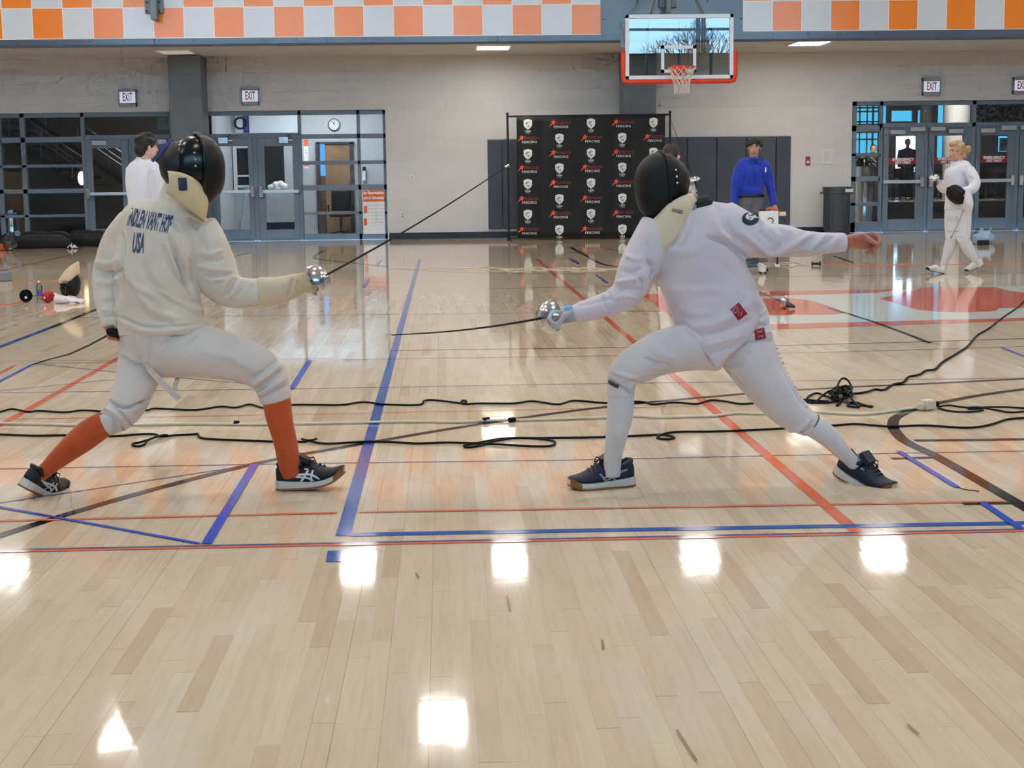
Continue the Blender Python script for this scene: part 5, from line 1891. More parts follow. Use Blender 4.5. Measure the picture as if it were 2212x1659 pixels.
mb.loft([(238, 690, -.01, 15), (240, 712, -.01, 14)], D1)
mb.loft([(597, 850, -.05, 26), (603, 905, -.05, 25), (618, 960, -.055, 18), (625, 1010, -.045, 11)], D1)
mb.loft([(230, 914, -.09, 22), (180, 944, -.1, 24), (135, 984, -.08, 20), (92, 1018, -.06, 14)], D1)
mb.loft([(590, 628, -.02, 19), (640, 618, -.02, 16)], D1)
HC1 = P(398, 362, D1)
head(mb, P(408, 372, D1), (1, .5, -.1), (0.1, 0, 1), .84, False)
mb.loft([(402, 400, 0, 24), (392, 450, 0, 26)], D1)
hand(mb, P(238, 694, D1 - .005), (.06, .0, -1), (.5, .6, 0), 1, .8, (1.1, 1.15, 1.2, 1.2), fist=.8)
hand(mb, P(628, 617, D1 - .02), (1, 0, .2), (0, .3, -1), 1, .85, (.9, .95, 1., 1.05), fist=.6)
p1 = organic('person', mb, [SK_A], voxel=.0055, smooth=3)
rooted(p1, F(350, 1062))
tag(p1, 'fencer in ivory jacket and orange socks facing right, seen from behind, sword raised', 'person')

S1 = [((366, 505, 384, 560, 400, 598, 414, 632), 5, -9), ((352, 530, 372, 580, 402, 615), 5, -5), ((384, 520, 392, 555, 404, 580), 6, 5), ((272, 545, 278, 595, 298, 622, 332, 637), 7, 5), ((262, 500, 266, 560, 262, 640), 5, -5),
      ((318, 590, 345, 635, 398, 664), 6, -4), ((296, 632, 335, 672, 392, 690), 7, 4), ((352, 630, 402, 660, 440, 672), 6, 5), ((330, 610, 380, 645, 435, 655), 5, -3), ((300, 660, 330, 690, 380, 700), 5, -3),
      ((204, 580, 236, 592, 262, 580), 5, -8), ((206, 566, 236, 570, 258, 558), 6, 4), ((208, 606, 236, 612, 258, 600), 6, 4), ((218, 652, 252, 648), 4, -4), ((220, 670, 252, 668), 4, 3), ((222, 684, 254, 680), 3, -4),
      ((430, 576, 460, 582, 488, 584, 506, 590), 4, 4), ((440, 590, 470, 594, 498, 594), 4, -4), ((446, 604, 478, 604, 502, 597), 4, 4), ((476, 636, 488, 612, 506, 598), 4, 4), ((488, 640, 500, 616, 514, 600), 3.5, -5), ((500, 642, 512, 618, 524, 604), 3.5, 4),
      ((514, 640, 524, 618, 534, 606), 3, -5), ((527, 636, 536, 616, 544, 608), 3, 3.5), ((540, 634, 548, 614), 3, -4), ((556, 642, 560, 610), 3, 3), ((566, 642, 568, 610), 3, -4),
      ((428, 545, 456, 548, 480, 540), 5, 3), ((430, 558, 460, 564, 486, 560), 5, -3), ((256, 683, 300, 702, 345, 707, 440, 698), 2.6, -4), ((256, 692, 300, 711, 345, 715, 440, 706), 4, 3),
      ((405, 470, 430, 500, 446, 540), 5, -3), ((300, 455, 285, 490, 278, 520), 5, -3), ((320, 462, 360, 470, 415, 478), 4, -2), ((330, 520, 322, 560, 330, 600), 9, 3), ((370, 470, 390, 500), 6, -3)]
mb = MB()
mb.loft(TOR1, D1, n=28, capk=.15); mb.loft(LA1, D1, n=24, capk=.1); mb.loft(RA1, D1, n=24, capk=.1)
mb.loft([(352, 690, 0, 97, 82), (352, 716, 0, 98, 83)], D1, n=28, capk=.03)
mb.loft([(386, 478, 0, 62, 52), (388, 452, .01, 53, 48), (394, 426, .02, 48, 46), (400, 404, .03, 44, 44)], D1, n=24, capk=.1)
j1 = organic('jacket', mb, [JLF], p1, .0062, 4, strokes=S1, D=D1)
SB1 = [((536, 820, 569, 803, 602, 777), 5, -5), ((545, 834, 576, 812, 608, 788), 5, 4), ((551, 845, 582, 824, 614, 800), 5, -5), ((556, 852, 590, 834, 618, 818), 4, 3), ((558, 861, 590, 846, 624, 832), 2.4, -5),
       ((262, 770, 288, 786, 318, 792), 3, -6), ((234, 866, 272, 882, 324, 862), 3, -8), ((214, 890, 242, 904, 250, 938), 3, -5), ((222, 880, 254, 898, 270, 932), 3, 4), ((230, 872, 266, 896, 288, 926), 3, -4),
       ((345, 752, 366, 732, 392, 716), 4, -3), ((400, 748, 424, 724), 4, -3), ((320, 718, 322, 760, 318, 800), 5, -3), ((440, 760, 500, 772, 545, 800), 9, 3), ((350, 800, 420, 815, 520, 828), 6, -2)]
mb = MB()
mb.loft(HIP1, D1, n=26, capk=.3); mb.loft(RF1, D1, n=26, capk=.08); mb.loft(LF1, D1, n=26, capk=.08)
b1 = organic('breeches', mb, [BRL], p1, .0062, 5, strokes=SB1, D=D1)
s_a = organic('sock', MB().loft([(596, 850, -.05, 31, 32), (602, 895, -.05, 30, 31), (609, 925, -.055, 27.5, 28), (617, 958, -.06, 26, 26), (623, 990, -.055, 25, 22), (627, 1012, -.05, 24, 19), (632, 1030, -.05, 22, 17)], D1, n=22, capk=.1), [SOCKO], p1, .006, 3)
s_b = organic('sock', MB().loft([(232, 912, -.09, 27, 28), (205, 928, -.1, 30, 31), (180, 946, -.1, 30, 31), (150, 970, -.09, 26, 27), (122, 994, -.08, 21, 22), (100, 1014, -.07, 17, 18), (82, 1030, -.06, 16, 17)], D1, n=22, capk=.1), [SOCKO], p1, .006, 3)
gl = MB()
gl.loft([(562, 631, -.015, 33, 33), (600, 627, -.02, 30, 30), (632, 618, -.02, 26, 27), (656, 609, -.02, 22, 24)], D1, n=22, capk=.08)
hand(gl, P(628, 617, D1 - .02), (1, 0, .22), (0, .3, -1), 1, 1.05, (1.05, 1.1, 1.15, 1.2), fist=.7)
gl.loft([(636, 616, -.02, 22, 22), (658, 609, -.02, 22, 22), (674, 607, -.02, 19, 21)], D1, capk=.6)
organic('glove', gl, [GLOVE], p1, .0055, 3, strokes=[((622, 640, 630, 600), 3, -5), ((640, 634, 642, 606), 3, -4), ((606, 640, 612, 606), 3, 3), ((676, 600, 680, 632), 3, -5), ((655, 600, 690, 612), 3, -3)], D=D1)
# straps hanging from the breeches
m = MB()
def ribbon(mb, pts, wpx, D, th=.003, tw=0.):
    k = sx(D)
    c = [P(x, y, D + d) for x, y, d in crom([(p[0], p[1], p[2] if len(p) > 2 else 0) for p in pts], 5)]
    for i in range(len(c) - 1):
        pass
    rs = []
    for i, p in enumerate(c):
        t = (c[min(i + 1, len(c) - 1)] - c[max(i - 1, 0)]).normalized()
        a = t.cross(V((0, 1, 0))).normalized() * (wpx / k / 2); b = t.cross(a).normalized() * th
        rs.append([p - a - b, p + a - b, p + a + b, p - a + b])
    mb.rings(rs)
    return mb
STRAP = fabric('strap_white', (214, 202, 190), (204, 190, 174), bump=.1)
h1 = bvh_of(b1)
def surf(x, y, bv, off=.003):
    d = ray(x, y).normalized(); h = bv.ray_cast(CAM, d)
    return (h[0] - d * off) if h[0] is not None else P(x, y, D1 - .12)
def wrap_ribbon(pts, wpx, bv, D, off=.003):
    c = crom(pts, 6); k = sx(D); rs = []
    C3 = [surf(x, y, bv, off) for x, y in c]
    for i, p in enumerate(C3):
        t = (C3[min(i + 1, len(C3) - 1)] - C3[max(i - 1, 0)]).normalized()
        a = t.cross(V((0, 1, 0))).normalized() * (wpx / k / 2); b = V((0, .0015, 0))
        rs.append([p - a - b, p + a - b, p + a + b, p - a + b])
    return MB().rings(rs)
wrap_ribbon([(298, 722), (302, 745), (303, 768)], 13, h1, D1).build('strap_loop', STRAP, p1)
e_ = surf(318, 792, h1)
dY = e_.y - D1
ribbon(MB(), [(303, 765, surf(303, 765, h1).y - D1 - .004), (318, 790, dY - .006), (345, 822, dY - .01), (387, 862, dY + .02)], 13, D1).build('hanging_strap', STRAP, p1)
ribbon(MB(), [(380, 795, .0), (384, 815, .0), (379, 830, .0), (378, 845, .0)], 10, D1).build('hanging_strap', STRAP, p1)
# mask
MC1 = P(424, 365, D1)
mask(p1, 'mask', MC1, (1, .48, -.02), (.02, 0, 1), MESHA, MASKB, BIBT, 1.0, None, [(.05, 0, -.2), (.045, .07, -.2), (.035, .1, -.195), (-.03, .106, -.15), (-.104, .09, -.09)], .025, -.042, 13)
bibo = [o for o in p1.children if o.name.startswith('bib')][0]
print_on('bib_badge', pm('badge_navy', (22, 20, 52), .5), bibo, bvh_of(bibo), [px_poly([(384, 384), (403, 384), (405, 411), (387, 412)], 2)], D1, .009)
hb = organic('hair', MB().ell(P(396, 358, D1), (.096, .092, .098)), [HAIRB], p1, .008, 3)
ribbon(MB(), [(329, 348, -.02), (345, 331, -.03), (360, 312, -.03), (371, 300, -.02)], 7, D1, .004).build('mask_strap', pm('strap_blue', (58, 72, 140), .6), p1)
# shoes
shoe(p1, 'shoe', sframe(F(601, 1057), (1, -.1, .06), (0, 0, 1)), .272, CB, TIGER, toe_k=.10, side=-1, k=1.1)
def shoe_at(A, xd, up, L, *args, **kw):
    M_ = sframe((0, 0, 0), xd, up)
    M3 = M_.to_3x3()
    o = V(A) - M3 @ V((.062, 0, .082))
    return shoe(args[0], 'shoe', sframe(o, xd, up), L, *args[1:], **kw)
shoe_at(P(88, 1020, D1 - .06), (.24, .87, -.38), (.5, .25, .83), .262, p1, CB, TIGER, toe_k=.16, side=-1)
# writing on the back
hj = bvh_of(j1)
INK = pm('ink_navy', (84, 92, 124), .7, var=.25, scale=30)
it = [px_text('INDLEN VANT HOF', 322, 478, 30, 96, .19, .035, .42, 1, 1.75), px_text('USA', 298, 527, 42, 25, .06, .03, .25, 1, 1.4)]
print_on('lettering', INK, j1, hj, it, D1)
epee('raised epee of the left fencer, blade slanting up over the bare wall', P(703, 595, D1 - .01), P(1097, 358, D1 + .02), bend=-.012, hand_end=P(668, 612, D1 - .01))
rc1 = MB().tube([V(p) for p in ([P(236, 720, D1 - .04)] + [P(x, y, D1 + d) for x, y, d in ((228, 727, .08), (190, 747, .5), (150, 765, 1.0))] + [F(100, 778, .006), F(72, 787, .006)])], .004, 6)
tag(rc1.build('reel_wire', CBLK, None, 60), 'thin black wire running from the left fencer rear hand down to the floor', 'wire')
pg = MB(); pg.loft([(233, 715, -.05, 7), (244, 718, -.05, 10), (254, 720, -.045, 10)], D1)
pg.loft([(238, 722, -.045, 6), (250, 724, -.045, 6)], D1)
tag(organic('wire_plug', pg, [CBLK], voxel=.003, smooth=2), 'black plug held in the left fencer rear hand', 'plug')
# ------------------------------------------------------------------ the lunging fencer on the right
D2 = 5.95
k2 = sx(D2)
TOR2 = [(1500, 446, 0, 52, 44), (1500, 468, 0, 88, 58), (1502, 505, 0, 108, 68), (1508, 555, 0, 100, 70), (1522, 605, 0, 98, 70), (1542, 650, 0, 100, 76), (1556, 690, 0, 94, 78), (1556, 714, -.02, 72, 70)]
FLAP2 = [(1556, 684, -.06, 90, 50), (1554, 722, -.10, 66, 32), (1552, 756, -.13, 37, 15), (1550, 780, -.135, 15, 7), (1549, 795, -.135, 4, 4)]
RA2 = [(1430, 500, -.01, 54, 50), (1402, 540, -.03, 48, 44), (1378, 580, -.05, 43, 40), (1362, 618, -.06, 38, 36), (1345, 640, -.06, 33, 32), (1320, 652, -.06, 28, 28)]
LA2 = [(1560, 494, 0, 62, 52), (1605, 508, -.01, 52, 46), (1650, 520, -.02, 38, 38), (1690, 520, -.02, 36, 36), (1730, 526, -.03, 30, 30), (1770, 526, -.03, 25, 26), (1806, 524, -.04, 22, 23), (1826, 523, -.04, 21, 22)]
RT2 = [(1545, 738, -.02, 66, 48), (1490, 748, -.05, 54, 56), (1430, 762, -.07, 49, 50), (1378, 786, -.08, 42, 44), (1350, 806, -.08, 36, 39), (1342, 832, -.08, 31, 34), (1341, 858, -.08, 30, 33)]
LT2 = [(1600, 730, 0, 72, 56), (1630, 790, -.01, 58, 58), (1668, 845, -.03, 49, 50), (1702, 885, -.04, 41, 43), (1732, 907, -.05, 33, 36), (1754, 920, -.05, 27, 30)]
HIP2 = [(1562, 672, .01, 90, 60), (1574, 712, .01, 94, 62), (1578, 750, .01, 70, 58)]
mb = MB()
for kk_ in (TOR2, RA2, LA2, RT2, LT2, HIP2):
    mb.loft(scaled(kk_, .58), D2)
mb.loft([(1341, 850, -.08, 24), (1342, 885, -.08, 24), (1332, 940, -.07, 17), (1322, 1010, -.045, 11)], D2)
mb.loft([(1745, 914, -.05, 20), (1790, 945, -.07, 19), (1820, 975, -.05, 15), (1846, 1000, -.03, 13)], D2)
mb.loft([(1325, 650, -.06, 20), (1240, 678, -.06, 15)], D2)
mb.loft([(1800, 524, -.04, 16), (1836, 522, -.04, 15.5)], D2)
HC2 = P(1440, 392, D2)
head(mb, P(1444, 406, D2), (-1, -.2, -.15), (-.1, 0, 1), .84, False)
mb.loft([(1470, 430, 0, 30), (1490, 460, 0, 36)], D2)
hand(mb, P(1832, 521, D2 - .04), (1, -.1, .04), (.05, -.75, -.65), -1, 1.08, (.8, .95, 1.05, 1.15), spread=.05, fist=.4)
hand(mb, P(1232, 678, D2 - .06), (-1, 0, -.1), (0, -.5, -1), 1, .9, (1., 1., 1.05, 1.1), fist=.7)
p2 = organic('person', mb, [SK_A], voxel=.0052, smooth=2)
rooted(p2, F(1560, 1052))
tag(p2, 'fencer in white jacket and white socks lunging left with rear arm stretched out', 'person')
S2 = [((1526, 512, 1556, 520, 1586, 536, 1606, 556), 5, -8), ((1554, 450, 1570, 488, 1590, 515, 1612, 534), 7, -6), ((1540, 470, 1552, 500, 1580, 520), 7, 5), ((1600, 500, 1636, 530, 1667, 550, 1710, 530, 1760, 504), 6, 6),
      ((1640, 495, 1655, 512, 1668, 530), 5, -5), ((1662, 492, 1676, 508, 1680, 526), 5, 4), ((1684, 494, 1696, 508, 1694, 524), 4, -4), ((1704, 496, 1712, 508), 4, 3), ((1745, 545, 1765, 526, 1788, 506), 5, 4), ((1756, 548, 1776, 532, 1800, 510), 4, -4),
      ((1774, 548, 1792, 534, 1812, 512), 4, 3), ((1790, 547, 1806, 536, 1820, 520), 3, -3), ((1620, 548, 1680, 556, 1740, 548), 6, -3),
      ((1500, 706, 1560, 694, 1624, 652), 9, 4), ((1512, 728, 1568, 712, 1626, 690), 7, -4), ((1520, 748, 1560, 736, 1600, 728), 6, 3), ((1530, 766, 1556, 758, 1585, 750), 5, -3), ((1452, 668, 1490, 690, 1540, 688), 8, -3),
      ((1420, 610, 1470, 628, 1560, 626), 8, 2), ((1372, 598, 1392, 612, 1392, 636), 5, -6), ((1330, 612, 1356, 606, 1386, 600), 5, 5), ((1340, 626, 1366, 622, 1388, 628), 4, -5), ((1334, 644, 1356, 640, 1380, 648), 4, 4),
      ((1398, 560, 1412, 580, 1408, 602), 5, -7), ((1392, 520, 1402, 550, 1410, 575), 6, -4), ((1430, 530, 1470, 545, 1500, 540), 12, 4), ((1560, 570, 1590, 600, 1620, 640), 9, -3), ((1490, 470, 1484, 500, 1470, 530), 6, 4),
      ((1352, 552, 1372, 560, 1392, 556), 5, 3), ((1344, 585, 1366, 588, 1386, 580), 5, -4), ((1600, 636, 1628, 652, 1648, 668), 6, 3), ((1630, 470, 1650, 485), 5, 3)]
mb = MB()
mb.loft(TOR2, D2, n=28, capk=.15); mb.loft(FLAP2, D2, n=26, capk=.05); mb.loft(RA2, D2, n=24, capk=.1); mb.loft(LA2, D2, n=24, capk=.08)
mb.loft([(1496, 466, 0, 36, 34), (1535, 470, 0, 36, 36), (1580, 482, 0, 42, 40)], D2)
mb.loft([(1490, 478, 0, 52, 46), (1492, 456, 0, 40, 38), (1492, 440, .0, 34, 34)], D2, n=22, capk=.1)
j2 = organic('jacket', mb, [JRF], p2, .0062, 4, strokes=S2, D=D2)
SB2 = [((1392, 774, 1420, 784, 1448, 792), 4, -5), ((1408, 762, 1440, 770, 1462, 780), 5, 4), ((1402, 800, 1440, 806, 1470, 796), 5, -3), ((1312, 818, 1342, 836, 1374, 852), 2.4, -6), ((1322, 802, 1350, 812, 1386, 820), 4, 4), ((1345, 828, 1370, 822, 1400, 818), 4, -4),
       ((1598, 722, 1626, 706, 1660, 700), 3, -6), ((1592, 746, 1630, 736, 1672, 734), 3, -6), ((1604, 732, 1640, 720, 1668, 718), 4, 4), ((1640, 690, 1655, 680, 1664, 668), 4, -4), ((1700, 928, 1730, 926, 1748, 906), 4, 5), ((1718, 936, 1742, 930, 1756, 908), 3, -5),
       ((1480, 708, 1510, 740, 1536, 770), 5, -4), ((1570, 790, 1600, 780, 1620, 760), 6, -3), ((1684, 762, 1712, 820, 1746, 880), 2.5, 4), ((1676, 768, 1704, 826, 1738, 884), 2.5, -3)]
mb = MB()
mb.loft(HIP2, D2, n=26, capk=.3); mb.loft(RT2, D2, n=26, capk=.08); mb.loft(LT2, D2, n=26, capk=.08)
b2 = organic('breeches', mb, [BRR], p2, .0062, 5, strokes=SB2, D=D2)
m = MB()
hb2 = bvh_of(b2)
for i in range(13):
    x_, y_ = np.interp(i, [0, 6, 12], [1679, 1704, 1742]), np.interp(i, [0, 6, 12], [752, 815, 878])
    m.ell(surf(x_, y_, hb2, 0.), (.006, .006, .006), n=8)
m.build('side_buttons', BRR, b2, 60)
wrap_ribbon([(1314, 824), (1322, 829), (1336, 836)], 8, hb2, D2, .002).build('knee_tab', pm('tab_dark', (64, 62, 60), .6), b2)
organic('sock', MB().loft([(1341, 846, -.08, 28.5, 31), (1341, 872, -.08, 29.5, 31), (1339, 900, -.08, 29, 31), (1334, 930, -.085, 25, 27), (1329, 955, -.07, 22.5, 23), (1324, 985, -.055, 20, 20), (1322, 1010, -.045, 20, 18), (1322, 1030, -.045, 19, 17)], D2, n=22, capk=.1), [SOCKW], p2, .006, 3)
organic('sock', MB().loft([(1748, 916, -.05, 25.5, 28), (1775, 932, -.06, 25, 27), (1798, 952, -.06, 22, 24), (1820, 976, -.05, 18, 20), (1838, 994, -.04, 16, 17), (1850, 1006, -.03, 16, 17)], D2, n=22, capk=.1), [SOCKW], p2, .006, 3)
cuffm = pm('cuff_brown', (120, 92, 82), .8)
k_c = [(1753, 919, -.05), (1760, 910, -.05)]
MB().tube([P(1752, 917, D2 - .05) + (V((math.cos(a) * .62, 0, math.cos(a) * .78)) * .046 + V((0, math.sin(a) * .052, 0))) for a in (2 * PI * i / 24 for i in range(24))], .0035, 6, closed=True).build('cuff_band', cuffm, b2, 60)
# glove
gl = MB()
gl.loft([(1348, 642, -.06, 29, 30), (1318, 654, -.06, 27, 28), (1285, 666, -.06, 25.5, 26), (1255, 674, -.06, 22, 23), (1238, 679, -.06, 19, 20)], D2, n=22, capk=.08)
organic('glove_cuff', gl, [JRF], p2, .0055, 3, strokes=[((1240, 660, 1280, 655, 1330, 640), 4, -2), ((1300, 640, 1312, 672), 3, -3)], D=D2)
gl = MB()
hand(gl, P(1243, 677, D2 - .06), (-1, 0, -.06), (0, -.55, -1), 1, 1.05, (1.0, 1.0, 1.05, 1.1), fist=.7)
gl.loft([(1248, 676, -.06, 17, 18), (1225, 680, -.06, 18, 19), (1205, 684, -.06, 16, 18)], D2, capk=.6)
g2 = organic('glove', gl, [GLOVEG], p2, .005, 3)
hg = bvh_of(g2)
print_on('wrist_tab', pm('tab_blue', (70, 130, 205), .6), g2, hg, [px_poly([(1219, 659), (1236, 658), (1236, 667), (1220, 670)], 1)], D2, .003)
# mask, collar
MC2 = P(1431, 402, D2)
mask(p2, 'mask', MC2, (-1, -.18, -.06), (.02, 0, 1), MESHB, MASKM, BIBC, .98)
h3 = bvh_of(*[o for o in p2.children if o.name.startswith('bib')])
print_on('faded_print', pm('print_olive', (120, 118, 92), .7), [o for o in p2.children if o.name.startswith('bib')][0], h3, [px_text('RAUNEZ', 1463, 456, 10, 24, .22, .05)], D2, .008)
organic('hair', MB().ell(P(1446, 393, D2), (.082, .088, .098)), [HAIRB], p2, .008, 3)
m = MB()
c_ = P(1489, 452, D2)
m.tube([c_ + V((math.cos(a) * .062 + .008, math.sin(a) * .062, .01 + .028 * math.cos(a) * .6)) for a in (2 * PI * i / 28 for i in range(28))], .022, 10, closed=True, flat=1.25)
m.build('collar_lining', pm('collar_black', (22, 22, 26), .8), p2, 60)
m = MB(); m.loft([(1497, 430, -.06, 7), (1500, 445, -.07, 8), (1494, 458, -.075, 8)], D2); m.loft([(1503, 427, -.05, 9), (1490, 424, -.04, 8)], D2)
organic('neck_strap', m, [pm('strap_pale', (150, 152, 166), .7, rgb2=(90, 90, 104))], p2, .004, 2)
# patches
hj2 = bvh_of(j2)
PRED = pm('patch_red', (158, 26, 38), .6, var=.1)
PLIN = pm('patch_line', (206, 150, 156), .6)
pa = print_on('red_patch', PRED, j2, hj2, [px_poly([(1596, 653), (1615, 678), (1595, 693), (1577, 668)], 3)], D2, .0025)
c1 = [(1588 + 6.5 * math.cos(a), 668 + 7 * math.sin(a)) for a in (2 * PI * i / 16 for i in range(17))]
def stroke_px(pts, w_):
    vs, fs = [], []
    for i, p in enumerate(pts):
        a, b = pts[max(i - 1, 0)], pts[min(i + 1, len(pts) - 1)]
        t = np.array([b[0] - a[0], b[1] - a[1]], float); t /= max(np.linalg.norm(t), 1e-6)
        vs += [(p[0] - t[1] * w_ / 2, p[1] + t[0] * w_ / 2), (p[0] + t[1] * w_ / 2, p[1] - t[0] * w_ / 2)]
    return vs, [(2 * i, 2 * i + 1, 2 * i + 3, 2 * i + 2) for i in range(len(pts) - 1)]
print_on('patch_emblem', PLIN, pa, hj2, [stroke_px(c1, 1.3), stroke_px([(1584, 672), (1588, 662), (1592, 668)], 1.3), stroke_px([(1594, 681), (1597, 674), (1602, 679), (1600, 684)], 1.3), stroke_px([(1604, 672), (1600, 680)], 1.2)], D2, .0042)
pb_ = print_on('red_label', PRED, b2, hb2, [px_poly([(1629, 713), (1651, 707), (1655, 731), (1632, 735)], 3)], D2, .003)
print_on('label_print', PLIN, pb_, hb2, [px_text('ALL', 1641, 716, 7, 13, -.15, .03), px_text('STAR', 1643, 727, 6, 13, -.15, .03)], D2, .0046)
circ = lambda cx_, cy_, r1, r2: [(cx_ + r1 * math.cos(a) * .92 - r1 * .25 * math.sin(a), cy_ + r2 * math.sin(a) * .95 + r2 * .2 * math.cos(a)) for a in (2 * PI * i / 24 for i in range(24))]
pc = print_on('sleeve_badge', pm('badge_black', (30, 32, 40), .6), j2, hj2, [px_poly(circ(1621, 472, 19.5, 15), 2)], D2, .0025)
print_on('badge_emblem', pm('badge_silver', (206, 212, 222), .5), pc, hj2, [px_poly(circ(1622, 468, 12, 8), 1)], D2, .004)
print_on('badge_marks', pm('badge_black', (30, 32, 40), .6), pc, hj2, [stroke_px([(1611, 474), (1618, 464), (1622, 470)], 2), stroke_px([(1614, 478), (1622, 470), (1632, 462)], 1.6), stroke_px([(1626, 476), (1630, 470), (1634, 474)], 2)], D2, .0055)
# shoes
TIG2 = [([(.13, .064), (.22, .058), (.34, .046), (.46, .044), (.53, .036)], .007), ([(.3, .046), (.4, .036), (.5, .026)], .006), ([(.3, .024), (.38, .042), (.48, .060)], .007), ([(.46, .024), (.52, .042), (.58, .058)], .007)]
xr = V((-.975, -.22, 0)).normalized()
shoe(p2, 'shoe', sframe(F(1367, 1048), xr, (0, 0, 1)), .266, CN, TIG2, side=1, k=1.12)
shoe_at(P(1847, 998, D2 - .02), (.55, -.60, -.30), (.36, -.42, .84), .255, p2, CN, TIG2, toe_k=.12, side=1, k=1.15)
epee('lowered epee of the lunging fencer, blade pointing left above the floor', P(1172, 687, D2 - .06), P(838, 724, D2 - .42), bend=.012, hand_end=P(1252, 676, D2 - .06))

# ------------------------------------------------------------------ people further back
def eyes_face(o, c, f, up, s=1.):
    pass


# the man in the blue shirt
D3 = 18.9
BLUE = fabric('shirt_blue', (34, 62, 178), (26, 48, 150), rough=.7, bump=.3)
GREYP = fabric('trousers_grey', (106, 106, 114), (92, 92, 100))
SH3 = [(1594, 366, 0, 11, 12), (1612, 356, 0, 14, 14), (1642, 355, 0, 14, 14), (1659, 365, 0, 11, 12)]
TOR3 = [(1629, 347, 0, 17, 12), (1626, 356, 0, 33, 18), (1623, 375, 0, 35, 21), (1622, 400, 0, 29, 20), (1622, 422, 0, 27.5, 19)]
LA3 = [(1599, 366, 0, 14, 14), (1591, 387, .0, 12, 12), (1588, 412, -.02, 10.5, 11), (1587, 440, -.05, 9, 9)]
RA3 = [(1652, 366, 0, 14, 14), (1660, 385, .0, 12, 12), (1666, 410, -.02, 10, 10), (1672, 443, -.06, 8, 8)]
LGA3 = [(1612, 425, 0, 15, 15), (1612, 470, -.02, 14, 14), (1618, 520, .06, 11, 11), (1640, 565, .2, 9, 9)]
LGB3 = [(1634, 425, 0, 15, 15), (1636, 470, -.05, 14, 14), (1644, 520, -.1, 11, 11), (1650, 566, -.1, 9.5, 9.5)]
f3, u3 = (-.25, -1, -.12), (.03, -.02, 1)
HC3 = P(1629, 319, D3)
mb = MB()
for kk_ in (TOR3, LA3, RA3, LGA3, LGB3):
    mb.loft(scaled(kk_, .7), D3)
head(mb, HC3, f3, u3, 1.0)
hand(mb, P(1674, 446, D3 - .07), (.12, -.1, -1), (-.4, 1, .1), -1, 1., (1., 1.05, 1.1, 1.15), fist=.5)
hand(mb, P(1586, 442, D3 - .05), (-.05, -.15, -1), (1, .2, 0), 1, 1., (.4, .45, .5, .55))
p3 = organic('person', mb, [SK_C, LIP, EYEW, EYED, HAIRB], voxel=.0062, smooth=1, matfn=lambda c: face_mats(c, HC3, f3, u3))
rooted(p3, F(1640, 588))
tag(p3, 'man in a bright blue shirt carrying a white box in front of the wall pads', 'person')
mb = MB()
for kk_ in (TOR3, LA3, RA3, SH3):
    mb.loft(kk_, D3, capk=.15)
organic('shirt', mb, [BLUE], p3, .01, 3, strokes=[((1610, 365, 1608, 390, 1604, 410), 3, -2), ((1645, 365, 1648, 390, 1646, 412), 3, -2), ((1600, 405, 1625, 412, 1645, 408), 3, 1.5), ((1624, 352, 1624, 420), 1.2, 1)], D=D3)
f_, l_, u_ = ax3(f3, u3)
m = MB()
cb = P(1629, 343, D3)
for s_ in (-1, 1):
    m.prism([(0, .0), (.075 * s_, .02), (.085 * s_, -.03), (.035 * s_, -.075)], Matrix.Translation(cb + V((0, -.1, 0))), .03)
m.build('shirt_collar', BLUE, p3, bevel=.006)
MB().box(P(1653, 362, D3 - .14), P(1654.5, 372, D3 - .12)).build('pen', WHT, p3)
mb = MB(); mb.loft([(1622, 420, 0, 26.5, 18), (1623, 436, 0, 27, 19)], D3); mb.loft(LGA3, D3, capk=.1); mb.loft(LGB3, D3, capk=.1)
organic('trousers', mb, [GREYP], p3, .01, 3, strokes=[((1622, 432, 1624, 450, 1622, 470), 2, -2), ((1607, 440, 1610, 480), 2, 1.5)], D=D3)
MB().tube([P(1622, 423, D3) + V((math.cos(a) * .158, math.sin(a) * .112, 0)) for a in (2 * PI * i / 28 for i in range(28))], .014, 6, closed=True, flat=1.4).build('belt', BLK, p3, 60)
mb = MB()
for a, b, d, r_ in ((0, 0, .07, .072), (-.03, .03, .055, .07), (-.03, -.03, .055, .07), (.05, .038, .075, .042), (.045, -.04, .075, .042), (.0, .075, .035, .035), (.0, -.075, .035, .035), (-.07, 0, .0, .055), (.075, .045, .048, .022), (.075, -.05, .045, .024), (.08, -.02, .062, .02)):
    mb.ell(HC3 + f_ * a + l_ * b + u_ * d, (r_, r_, r_ * .82), (f_, l_, u_), 14)
organic('hair', mb, [HAIRB], p3, .007, 2)
sh3 = [(sframe(F(1652, 589) + V((0, .18, .0)), (-.05, -1, 0.1), (0, 0, 1)), 1), (sframe(P(1640, 566, D3 + .25), (0, -.8, -.5), (0, .3, 1)), 1)]
for M_, s_ in sh3:
    shoe(p3, 'shoe', M_, .28, CW, (), side=1, lace=False)
